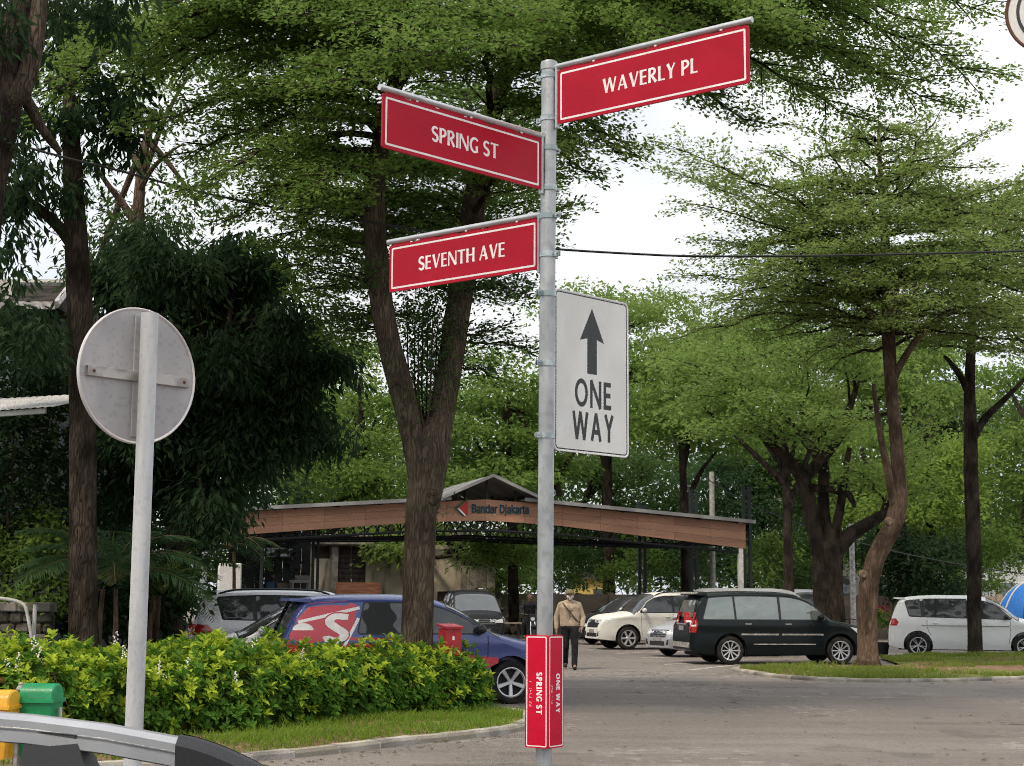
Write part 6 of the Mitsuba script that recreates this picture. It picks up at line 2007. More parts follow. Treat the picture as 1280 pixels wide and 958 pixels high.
# limbs of the crown: from a point on a fork, to a tip (pixel, depth)
for (side, k, px_, py_, Y_) in (
        # towards the left
        ('L', 30, 330, 70, 20.5), ('L', 33, 240, 30, 22), ('L', 36, 130, 60, 20), ('L', 36, 90, 105, 18.5), ('L', 28, 300, 150, 23.5), ('L', 26, 360, 110, 18.8), ('L', 24, 380, 200, 20.5), ('L', 22, 330, 220, 24), ('L', 31, 180, 90, 25),
        ('L', 38, 300, -20, 21), ('L', 40, 420, -60, 19), ('L', 34, 380, 20, 18.3), ('L', 20, 395, 270, 19.6), ('L', 18, 380, 330, 21), ('L', 26, 240, 190, 21.5), ('L', 29, 420, 110, 17.8), ('L', 37, 60, 10, 21), ('L', 40, 160, -40, 23),
        ('L', 23, 300, 270, 20.2), ('L', 21, 350, 300, 22.5), ('L', 25, 270, 230, 18.6), ('L', 27, 200, 150, 19.4), ('L', 30, 400, 60, 22.5), ('L', 33, 290, 100, 21.4), ('L', 35, 210, 70, 20.4), ('L', 37, 330, -10, 23.5), ('L', 25, 410, 150, 19.2), ('L', 22, 390, 240, 18.4), ('L', 31, 120, 130, 22.4), ('L', 38, 230, 0, 19),
        ('R', 22, 660, 215, 20.2), ('L', 28, 540, 90, 18.6), ('R', 31, 700, 90, 19.4), ('R', 33, 740, 60, 21), ('L', 35, 560, 10, 18.4), ('R', 35, 690, -10, 20),
        ('L', 20, 530, 210, 24.5), ('L', 18, 540, 290, 25), ('R', 20, 520, 250, 25.5), ('R', 17, 640, 300, 25), ('L', 16, 430, 300, 24.5), ('L', 19, 400, 250, 25.5), ('R', 22, 560, 190, 25), ('L', 15, 400, 370, 24), ('R', 15, 500, 340, 25.5), ('L', 21, 440, 210, 25), ('R', 18, 660, 240, 25.5), ('L', 13, 440, 430, 24),
        # forward and back
        ('L', 32, 520, 60, 17.2), ('R', 30, 590, 60, 17.4), ('R', 33, 640, 20, 18), ('L', 36, 470, 20, 25), ('R', 28, 560, 120, 25.5), ('R', 24, 650, 180, 18.5),
        # towards the right
        ('R', 26, 700, 170, 21.5), ('R', 24, 690, 225, 23), ('R', 28, 760, 130, 24.5), ('R', 29, 730, 215, 21.2), ('R', 31, 770, 190, 20.2), ('R', 34, 860, 90, 20.5), ('R', 35, 930, 150, 22.0), ('R', 36, 985, 60, 21), ('R', 37, 1050, 140, 23.5),
        ('R', 38, 1090, 90, 20.5), ('R', 39, 1150, 120, 22.5), ('R', 40, 1200, 85, 21.2), ('R', 41, 1120, 20, 20), ('R', 41, 1215, 10, 23), ('R', 42, 1020, -30, 19.5), ('R', 42, 880, -20, 22), ('R', 40, 800, 20, 25), ('R', 38, 1000, 110, 25.5),
        ('R', 42, 1180, -60, 21), ('R', 36, 830, 60, 18.6), ('R', 37, 950, 20, 18),
        # low shoots round the fork
        ('R', 16, 640, 370, 20.4), ('R', 14, 630, 330, 22.8), ('R', 18, 655, 285, 21.2), ('R', 12, 625, 410, 22), ('L', 14, 430, 330, 20), ('L', 12, 420, 395, 21.5), ('R', 10, 612, 470, 21.9), ('R', 12, 660, 440, 22.6)):
    P = (Lp if side == 'L' else Rp)[min(k, 43)]
    e = at(px_, py_, Y_)
    low = k < 20
    v = e - P
    mid = P + v * .45 + np.array([0, 0, .10 * np.linalg.norm(v[:2]) * (.6 if low else 1)])
    pl = resample(np.array([P, mid, e]), 12)
    pl[3:-1] += r.normal(0, .05, (8, 3)) * [1, 1, .6]
    tips.append(pl)
    obj('branch', tube(pl, np.linspace(.055 if not low else .022, .010, 12), 7, wobble=.1, seed=k), 'm_bark_dark', T1, True)
low_t = [t for t in tips[-8:]]
m, c, tw = layered_crown(r, tips[:-8], 'mid', 165, .082, thick=.07, sub_ang=52, sub_len=.40, every=.30, pad=.15)
m2, c2, tw2 = layered_crown(r, low_t, 'deep', 90, .075, thick=.09, sub_ang=48, sub_len=.42, every=.20, pad=.13, twig_r=.006)
tot += join(T1, [(m, c), (m2, c2)])
obj('twigs', cat([tw, tw2]), 'm_bark_dark', T1, kind='stuff')
# leaves on the shoots between the forks
k = 5200
C = np.c_[r.normal(0, 1, (k, 3))] * [.24, .28, .80] + at(536, 435, Y1 + .25)
mm, cc = leaf_mesh(C, unit(r, k), unit(r, k) + [0, 0, .8], r.uniform(.05, .085, k), r.uniform(.025, .04, k), tint(r, k, 'deep'))
obj('shoot_leaves', mm, 'm_leaf', T1, kind='stuff', color=cc)

# ---- layered tree on the island, right
def layered_tree(key_label, trunk_pts, limbs, tips_px, pal, density, leaf, bark_key, seed, thick=.12, every=.45, pad=.30, sub_len=.42, group=None, sub_ang=52, name='shade_tree'):
    global tot
    r = np.random.default_rng(seed)
    t = thing(name, key_label, 'tree', None, group)
    tp, tr = limb('trunk', t, trunk_pts, bark_key, 16, .09, seed, 40)
    anchors = [tp]
    for l in limbs:
        p, q = limb('limb', t, l, bark_key, 10, .08, seed + len(anchors), 20)
        anchors.append(p)
    tips = []
    for (a, f, px_, py_, Y_) in tips_px:
        A = anchors[a]
        P = A[int(f * (len(A) - 1))]
        e = at(px_, py_, Y_)
        v = e - P
        mid = P + v * .5 + np.array([0, 0, .07 * np.linalg.norm(v[:2])])
        pl = resample(np.array([P, mid, e]), 10)
        pl[2:-1] += r.normal(0, .07, (7, 3)) * [1, 1, .5]
        tips.append(pl)
        obj('branch', tube(pl, np.linspace(.045, .010, 10), 5, wobble=.08, seed=seed), 'm_bark_dark', t, True)
    m, c, tw = layered_crown(r, tips, pal, density, leaf, thick=thick, every=every, pad=pad, sub_len=sub_len, sub_ang=sub_ang, twig_r=.007, gap=.46)
    tot += join(t, [(m, c)])
    obj('twigs', tw, 'm_bark_dark', t, kind='stuff')
    return t, anchors


def ring_tips(r, trunk_i, cx, Y, tiers, n, spread):
    """Tip list: tiers = [(f along the trunk, py of the tip, radius px)], n tips round each tier."""
    out = []
    for f, py, rad in tiers:
        a0 = r.uniform(0, 6.28)
        for k in range(n):
            a = a0 + 2 * np.pi * (k + r.uniform(-.3, .3)) / n
            rr = rad * r.uniform(.65, 1.1)
            out.append((trunk_i, min(1, f + r.uniform(-.03, .03)), cx + rr * math.cos(a), py + r.normal(0, spread), Y + rr * math.sin(a) * Y / FPX * .9))
    return out


r4 = np.random.default_rng(404)
Y4 = 36.0
trunk4 = [(1084, 842, Y4, 23), (1084.5, 832, Y4, 17), (1085, 818, Y4, 13.2), (1084, 790, Y4, 12.2), (1085, 740, Y4, 11.8), (1096, 695, Y4, 11.8), (1117, 655, Y4, 11.8), (1124, 620, Y4, 10), (1121, 560, Y4, 8.6), (1114, 480, Y4, 8.2), (1110, 400, Y4, 8), (1108, 330, Y4, 6.5), (1104, 270, Y4, 5), (1100, 210, Y4, 3.4), (1098, 160, Y4, 1.6)]
tips4 = ring_tips(r4, 0, 1105, Y4, [(.64, 420, 200), (.67, 400, 240), (.70, 380, 280), (.74, 345, 280), (.78, 325, 250), (.82, 285, 220), (.86, 262, 200), (.90, 225, 150), (.95, 195, 110), (.99, 170, 60)], 8, 12)
tips4 += [(0, .72, 830, 180, 35), (0, .70, 840, 215, 37.5), (0, .76, 880, 205, 34), (0, .70, 865, 255, 34.6), (0, .68, 880, 300, 36), (0, .66, 858, 345, 35.4), (0, .64, 905, 375, 34), (0, .8, 960, 190, 36.5), (0, .82, 1010, 160, 35), (0, .85, 1175, 140, 35), (0, .86, 1235, 165, 36), (0, .88, 1060, 150, 37), (0, .8, 1270, 230, 36),
          (0, .64, 960, 425, 37.5), (0, .62, 1010, 450, 38.5), (0, .62, 1215, 430, 38), (0, .6, 1030, 470, 39), (0, .66, 1250, 390, 34.5), (0, .7, 1180, 330, 32.6), (0, .72, 1030, 310, 32.4), (0, .7, 960, 345, 33.2)]
T4_, an4 = layered_tree('tiered shade tree with a bent tan trunk standing on bare earth of the island', trunk4,
             [[(1117, 475, Y4, 5), (1135, 440, Y4 - .2, 4.5), (1165, 405, Y4 - .4, 4), (1215, 380, Y4 - .6, 2.5)], [(1119, 640, Y4, 6), (1110, 590, Y4 - .2, 5), (1100, 540, Y4 - .3, 4), (1092, 480, Y4 - .4, 2.5)],
              [(1110, 420, Y4, 4), (1120, 370, Y4 + .2, 3.4), (1128, 320, Y4 + .3, 2)], [(1110, 420, Y4, 4.5), (1080, 385, Y4 - .3, 3.5), (1040, 360, Y4 - .5, 2)]],
             tips4, 'olive', 78, .108, 'm_bark_tan', 404, thick=.075, every=.5, pad=.17, sub_len=.36)
for px_, py_ in ((1112, 652), (1080, 718)):
    obj('branch_scar', moved(lathe([(0, .0), (.035, .012), (.065, .018), (.09, .005), (.10, -.06)], 16), frame(at(px_, py_, Y4 - .205), [1, .2, .2], [-.1, -.1, 1.0])), 'm_scar', T4_, True)
# ---- slimmer tree to its right
Y6 = 41.0
r6 = np.random.default_rng(606)
tips6 = ring_tips(r6, 0, 1222, Y6, [(.72, 430, 150), (.78, 395, 190), (.84, 350, 200), (.9, 310, 190), (.95, 270, 150), (.99, 230, 110)], 7, 14)
tips6 += [(0, .9, 1340, 250, 40), (0, .85, 1380, 330, 40), (0, .8, 1330, 400, 39), (0, .8, 1300, 450, 39), (0, .93, 1300, 200, 41)]
layered_tree('slim straight dark trunked tree growing in front of the white MPV', [(1219, 832, Y6, 11), (1219, 818, Y6, 9.5), (1218, 760, Y6, 8.5), (1217, 680, Y6, 9), (1214, 600, Y6, 9), (1213, 540, Y6, 8.5), (1212, 490, Y6, 7), (1214, 430, Y6, 5.5), (1216, 360, Y6, 4), (1218, 270, Y6, 2)],
             [[(1213, 555, Y6, 6), (1230, 525, Y6 + .1, 5), (1255, 500, Y6 + .3, 3.5), (1285, 470, Y6 + .5, 2)], [(1212, 495, Y6, 5), (1200, 470, Y6 - .2, 4), (1180, 445, Y6 - .3, 2)]], tips6, 'olive', 70, .13, 'm_bark_dark', 606, thick=.09, every=.55, pad=.20, sub_len=.36)
# ---- thick old tree behind the black MPV
Y5 = 45.5
r5 = np.random.default_rng(505)
tips5 = [(1, .9, 905, 470, 44), (1, .95, 870, 500, 46), (1, .8, 930, 440, 45), (2, .9, 1010, 440, 44), (2, .8, 980, 410, 46.5), (3, .9, 1080, 430, 45), (3, .8, 1050, 400, 44), (4, .9, 1130, 560, 44), (4, .8, 1150, 500, 46), (1, .7, 880, 540, 43.5), (2, .95, 950, 500, 43), (3, .95, 1100, 470, 47),
         (1, .95, 840, 450, 47), (2, .9, 1000, 380, 48), (3, .9, 1070, 370, 47), (1, .6, 950, 520, 43), (1, .9, 900, 420, 48), (2, .7, 1040, 520, 42.6), (4, .95, 1070, 590, 43.5), (4, .9, 1165, 610, 45)]
layered_tree('thick old tree with dark twisting limbs behind the bonnet of the black MPV', [(1038, 815, Y5, 24), (1037, 780, Y5, 20), (1035, 740, Y5, 19), (1034, 705, Y5, 19), (1036, 685, Y5, 18), (1040, 668, Y5, 12), (1042, 655, Y5, 5)],
             [[(1028, 705, Y5, 11), (1015, 650, Y5 - .1, 9.5), (1004, 600, Y5 - .2, 9), (985, 575, Y5 - .2, 7.5), (955, 545, Y5 - .3, 6.5), (932, 515, Y5 - .3, 4.5), (925, 480, Y5 - .3, 2)],
              [(1038, 685, Y5, 9), (1029, 630, Y5 + .2, 7.5), (1030, 585, Y5 + .3, 7), (1010, 555, Y5 + .2, 6), (990, 530, Y5 + .2, 3)],
              [(1002, 600, Y5 - .2, 7), (1025, 575, Y5, 6.5), (1050, 545, Y5 + .1, 6), (1062, 510, Y5 + .1, 4.5), (1072, 480, Y5 + .2, 2.5)],
              [(1044, 690, Y5, 11), (1068, 665, Y5 + .1, 9), (1090, 652, Y5 + .2, 7.5), (1115, 635, Y5 + .3, 4)],
              [(1040, 680, Y5, 7), (1051, 630, Y5 - .2, 5.5), (1056, 595, Y5 - .2, 5), (1062, 560, Y5 - .2, 3)],
              [(1008, 610, Y5 - .1, 5), (1035, 612, Y5 - .2, 5), (1060, 618, Y5 - .2, 4.5), (1068, 635, Y5 - .2, 2)]], tips5, 'light', 85, .165, 'm_bark_dark', 505, thick=.16, every=.45, pad=.30)

# ---- dark trees at the left
Y2 = 21.0
T2 = thing('dark_tree', 'tall straight dark trunked tree behind the round sign', 'tree')
tp, _ = limb('trunk', T2, [(104, 870, Y2, 24), (104, 800, Y2, 19), (104, 690, Y2, 17), (104, 560, Y2, 16.5), (102, 450, Y2, 16), (98, 350, Y2, 15), (93, 260, Y2, 13.5), (90, 190, Y2, 12), (86, 130, Y2, 8), (84, 60, Y2, 5)], 'm_bark_dark', 18, .10, 20, 40)
limb('limb', T2, [(92, 310, Y2, 8), (70, 280, Y2 - .1, 7.5), (40, 255, Y2 - .3, 6.5), (5, 235, Y2 - .4, 5)], 'm_bark_dark', 10, .1, 21)
r2 = np.random.default_rng(22)
bl = []
for (px_, py_, Y_, rx, rz, k) in ((40, 170, 20.5, .7, .45, 16), (20, 240, 20, .8, .5, 22), (-10, 270, 20.5, .6, .4, 12), (120, 150, 21.5, .5, .4, 12), (150, 130, 21, .5, .35, 8), (140, 190, 21.8, .4, .35, 10), (110, 60, 21.4, .5, .5, 12), (60, 90, 22, .6, .5, 14), (30, 430, 20.8, .7, .5, 18), (100, 25, 20.6, .5, .5, 10)):
    bl.append((at(px_, py_, Y_), (rx, rx, rz), k))
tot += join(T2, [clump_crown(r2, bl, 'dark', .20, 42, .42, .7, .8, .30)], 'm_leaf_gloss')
# leaning trunk in the top left corner
T3 = thing('dark_tree', 'leaning thick brown tree cut off by the upper left corner', 'tree')
Yc_ = 16.0
limb('trunk', T3, [(-60, 900, Yc_, 34), (-45, 500, Yc_, 31), (-25, 260, Yc_, 28), (-2, 150, Yc_, 26), (15, 70, Yc_, 22), (38, -30, Yc_, 18), (55, -120, Yc_, 14)], 'm_bark_dark', 16, .08, 30, 40)
limb('limb', T3, [(-2, 140, Yc_, 15), (28, 110, Yc_ - .1, 13), (44, 50, Yc_ - .1, 12), (52, -20, Yc_ - .1, 10), (60, -100, Yc_, 7)], 'm_bark_brown', 12, .08, 31)
limb('limb', T3, [(10, 100, Yc_, 9), (35, 130, Yc_ + .2, 8), (55, 165, Yc_ + .4, 6), (75, 190, Yc_ + .6, 4)], 'm_bark_brown', 10, .08, 33)
r3 = np.random.default_rng(33)
bl = [(at(-20, 60, 16), (.8, .8, .5), 14), (at(100, -20, 16.5), (.7, .7, .4), 12), (at(10, 30, 17), (.7, .7, .4), 10), (at(130, 30, 17), (.3, .4, .3), 8), (at(-30, 330, 16), (.5, .6, .4), 12), (at(-40, 200, 16), (.5, .6, .4), 12)]
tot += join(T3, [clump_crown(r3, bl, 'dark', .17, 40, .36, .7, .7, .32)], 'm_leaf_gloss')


def massed_tree(name, label, trunk, blobs, pal, leaf, per, size, bark_key='m_bark_dark', seed=0, flat=.6, hang=.3, aspect=.4, gloss=False, group=None, limbs=(), tilt=.55):
    global tot
    r = np.random.default_rng(seed)
    t = thing(name, label, 'tree', None, group)
    tp, _ = limb('trunk', t, trunk, bark_key, 12, .08, seed)
    top = tp[int(len(tp) * .7)]
    bl = []
    for (px_, py_, Y_, rx, rz, k) in blobs:
        c = at(px_, py_, Y_)
        bl.append((c, (rx, rx, rz), k))
        a = tp[r.integers(int(len(tp) * .5), len(tp))]
        mid = (a + c) / 2 + r.normal(0, .12, 3)
        obj('limb', tube(resample(np.array([a, mid, c]), 8), np.linspace(.07, .02, 8) * (Y_ / 30), 6, wobble=.1, seed=seed), bark_key, t, True)
    for l in limbs:
        limb('limb', t, l, bark_key, 10, .08, seed)
    tot += join(t, [clump_crown(r, bl, pal, leaf, per, size, flat, hang, aspect, tilt=tilt)], 'm_leaf_gloss' if gloss else 'm_leaf')
    return t


# dense drooping dark tree left of the pavilion
rd = np.random.default_rng(414)
region = Polygon([(150, 300), (215, 285), (262, 330), (330, 300), (365, 350), (415, 370), (400, 430), (445, 470), (430, 560), (395, 600), (372, 560), (350, 640), (300, 650), (262, 700), (225, 660), (190, 690), (150, 620), (130, 520), (160, 430), (130, 370)])
DARK_BLOBS = []
while len(DARK_BLOBS) < 62:
    x_, y_ = rd.uniform(130, 450), rd.uniform(280, 700)
    if region.contains(shapely.Point(x_, y_)):
        q_ = rd.uniform(.32, .80)
        DARK_BLOBS.append((x_, y_, 26.6 + rd.normal(0, .9), q_, q_ * rd.uniform(.5, .9), int(8 + 26 * q_ ** 1.5)))
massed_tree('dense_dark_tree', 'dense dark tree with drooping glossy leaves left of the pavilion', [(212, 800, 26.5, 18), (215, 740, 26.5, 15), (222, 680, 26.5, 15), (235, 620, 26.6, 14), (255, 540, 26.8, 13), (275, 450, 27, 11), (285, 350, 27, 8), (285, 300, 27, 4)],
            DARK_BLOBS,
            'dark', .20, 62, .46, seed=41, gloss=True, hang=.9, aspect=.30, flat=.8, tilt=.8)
# paler thin tree behind it, upper left
massed_tree('pale_limbed_tree', 'thin crowned tree with pale forked limbs seen against bright sky at upper left', [(180, 820, 31, 12), (176, 500, 31, 10), (172, 280, 31, 8), (178, 200, 31, 6), (195, 140, 31, 4)],
            [(170, 230, 31, 1.2, .7, 12), (230, 180, 30, 1.2, .7, 14), (130, 280, 32, 1.0, .7, 14), (200, 300, 32, 1.2, .7, 18), (250, 260, 31, 1.0, .6, 14), (150, 350, 33, 1.2, .9, 24), (70, 480, 33, 1.0, .9, 28), (130, 130, 31, 1.0, .6, 10), (110, 340, 33, .5, .5, 8)],
            'deep', .17, 34, .55, 'm_bark_tan', 43, hang=.5, aspect=.35,
            limbs=([(172, 285, 31, 5), (150, 250, 30.8, 4.5), (138, 235, 30.6, 3.5), (118, 205, 30.4, 3)], [(175, 230, 31, 4.5), (190, 190, 30.8, 4), (205, 150, 30.6, 3), (240, 90, 30.4, 2)], [(178, 210, 31, 4), (160, 170, 31.2, 3.5), (165, 120, 31.3, 2.5)]))
# understorey in front of the house
def bush(name, label, blobs, pal, leaf, per, size, seed, gloss=False, aspect=.45, hang=.2, flat=.7, catg='bush'):
    global tot
    r = np.random.default_rng(seed)
    t = thing(name, label, catg)
    st = []
    bl = []
    x0, y0 = np.mean([at(b[0], b[1], b[2])[0] for b in blobs]), np.mean([b[2] for b in blobs])
    for (px_, py_, Y_, rx, rz, k) in blobs:
        c = at(px_, py_, Y_)
        bl.append((c, (rx, rx, rz), k))
        st.append(tube(resample(np.array([[x0 + r.normal(0, .12), y0 + r.normal(0, .12), .1], [(x0 + c[0]) / 2, (y0 + c[1]) / 2, c[2] * .5], c]), 8), np.linspace(.03, .01, 8), 5))
    obj('stem', cat(st), 'm_bark_dark', t, kind='stuff')
    tot += join(t, [clump_crown(r, bl, pal, leaf, per, size, flat, hang, aspect)], 'm_leaf_gloss' if gloss else 'm_leaf')
    return t


bush('climber_covered_shrub', 'tall dark green shrub against the old house at the left edge', [(20, 440, 25, .9, .7, 34), (60, 520, 25.5, .9, .6, 30), (10, 560, 25, .9, .7, 32), (70, 470, 26, .7, .5, 22), (-30, 500, 25, .8, .8, 24), (50, 600, 26, 1.0, .8, 30), (-20, 640, 25.5, .8, .7, 26)], 'dark', .15, 44, .5, 51, hang=.3, catg='shrub')
bush('leafy_shrub', 'leafy green shrub growing above the stone wall at the left', [(40, 690, 25.5, .75, .5, 36), (15, 720, 25.2, .6, .4, 28), (70, 720, 25.4, .5, .4, 24), (55, 660, 25.6, .45, .35, 18), (-20, 700, 25.4, .6, .5, 26), (30, 755, 24.7, .7, .2, 18)], 'mid', .13, 40, .34, 52, hang=.2, catg='shrub')
bush('dark_undergrowth', 'dark undergrowth behind the palm at the foot of the tall trunk', [(110, 770, 25.5, .8, .4, 30), (160, 770, 26, .8, .5, 34), (200, 750, 26.5, .6, .5, 26), (80, 640, 27, .8, .8, 26), (140, 660, 28, .9, .9, 30), (200, 700, 28, .8, .6, 24)], 'dark', .17, 40, .42, 53, hang=.4, catg='shrub')

# palms
def palm(label, x_px, y_base, Y, crown, n, length, seed, pal='deep', nstem=3, rise=(.35, 1.25)):
    global tot
    r = np.random.default_rng(seed)
    t = thing('palm', label, 'palm')
    c0 = at(x_px, crown, Y)
    mm = []
    for k in range(nstem):
        o = np.array([r.normal(0, .15), r.normal(0, .15), 0])
        b = np.array([c0[0], Y, 0]) + o
        obj('stem', tube(resample(np.array([b, (b + c0 + o) / 2, c0 + o * .8 - [0, 0, .3]]), 10), np.linspace(.05, .035, 10), 8, wobble=.05), 'm_bark_tan', t, True)
    for k in range(n):
        a = 2 * np.pi * k / n + r.uniform(-.3, .3)
        el = r.uniform(*rise)
        L = length * r.uniform(.75, 1.1)
        s = np.linspace(0, 1, 16)
        h = L * (s * math.cos(el) + .28 * s ** 2)
        z = L * (s * math.sin(el) - (.35 + .5 * math.cos(el)) * s ** 2.2)
        p = c0 + np.c_[h * math.cos(a), h * math.sin(a), z] - [0, 0, .25]
        fk = obj('frond', tube(p, np.linspace(.014, .004, 16), 4, cap=False), 'm_turf_ground', t)
        tan = np.gradient(p, axis=0)
        tan /= np.linalg.norm(tan, axis=1, keepdims=True)
        m_ = 44
        u = np.linspace(.16, .99, m_)
        pp = np.array([np.interp(u, s, p[:, i]) for i in range(3)]).T
        tt_ = np.array([np.interp(u, s, tan[:, i]) for i in range(3)]).T
        sd = np.cross(tt_, [0, 0, 1.0])
        sd /= np.linalg.norm(sd, axis=1, keepdims=True) + 1e-6
        for sg_ in (-1, 1):
            ln = .68 * L / 1.8 * np.sin(np.pi * (u * .80 + .16)) * r.uniform(.85, 1.1, m_)
            d = sd * sg_ * .8 + tt_ * .65 + np.array([0, 0, -.22]) + r.normal(0, .07, (m_, 3))
            d /= np.linalg.norm(d, axis=1, keepdims=True)
            q, cc = leaf_mesh(pp + d * ln[:, None] * .5, d, np.tile([0, 0, 1.0], (m_, 1)) + sd * sg_ * .3, ln, np.full(m_, .030), tint(r, m_, pal), .1)
            mm.append((q, cc))
    tot += join(t, mm, 'm_leaf_gloss', 'leaflets')


palm('dark green feather palm behind the round sign post', 138, 800, 23.6, 712, 20, 2.0, 61, 'blue', 3, (.55, 1.42))
palm('dark drooping palm beside the silver SUV', 205, 800, 25.6, 722, 14, 1.7, 62, 'deep', 3, (.5, 1.35))
palm('palm whose fronds hang over the white board', 285, 720, 33.0, 672, 11, 1.5, 63, 'dark', 1)

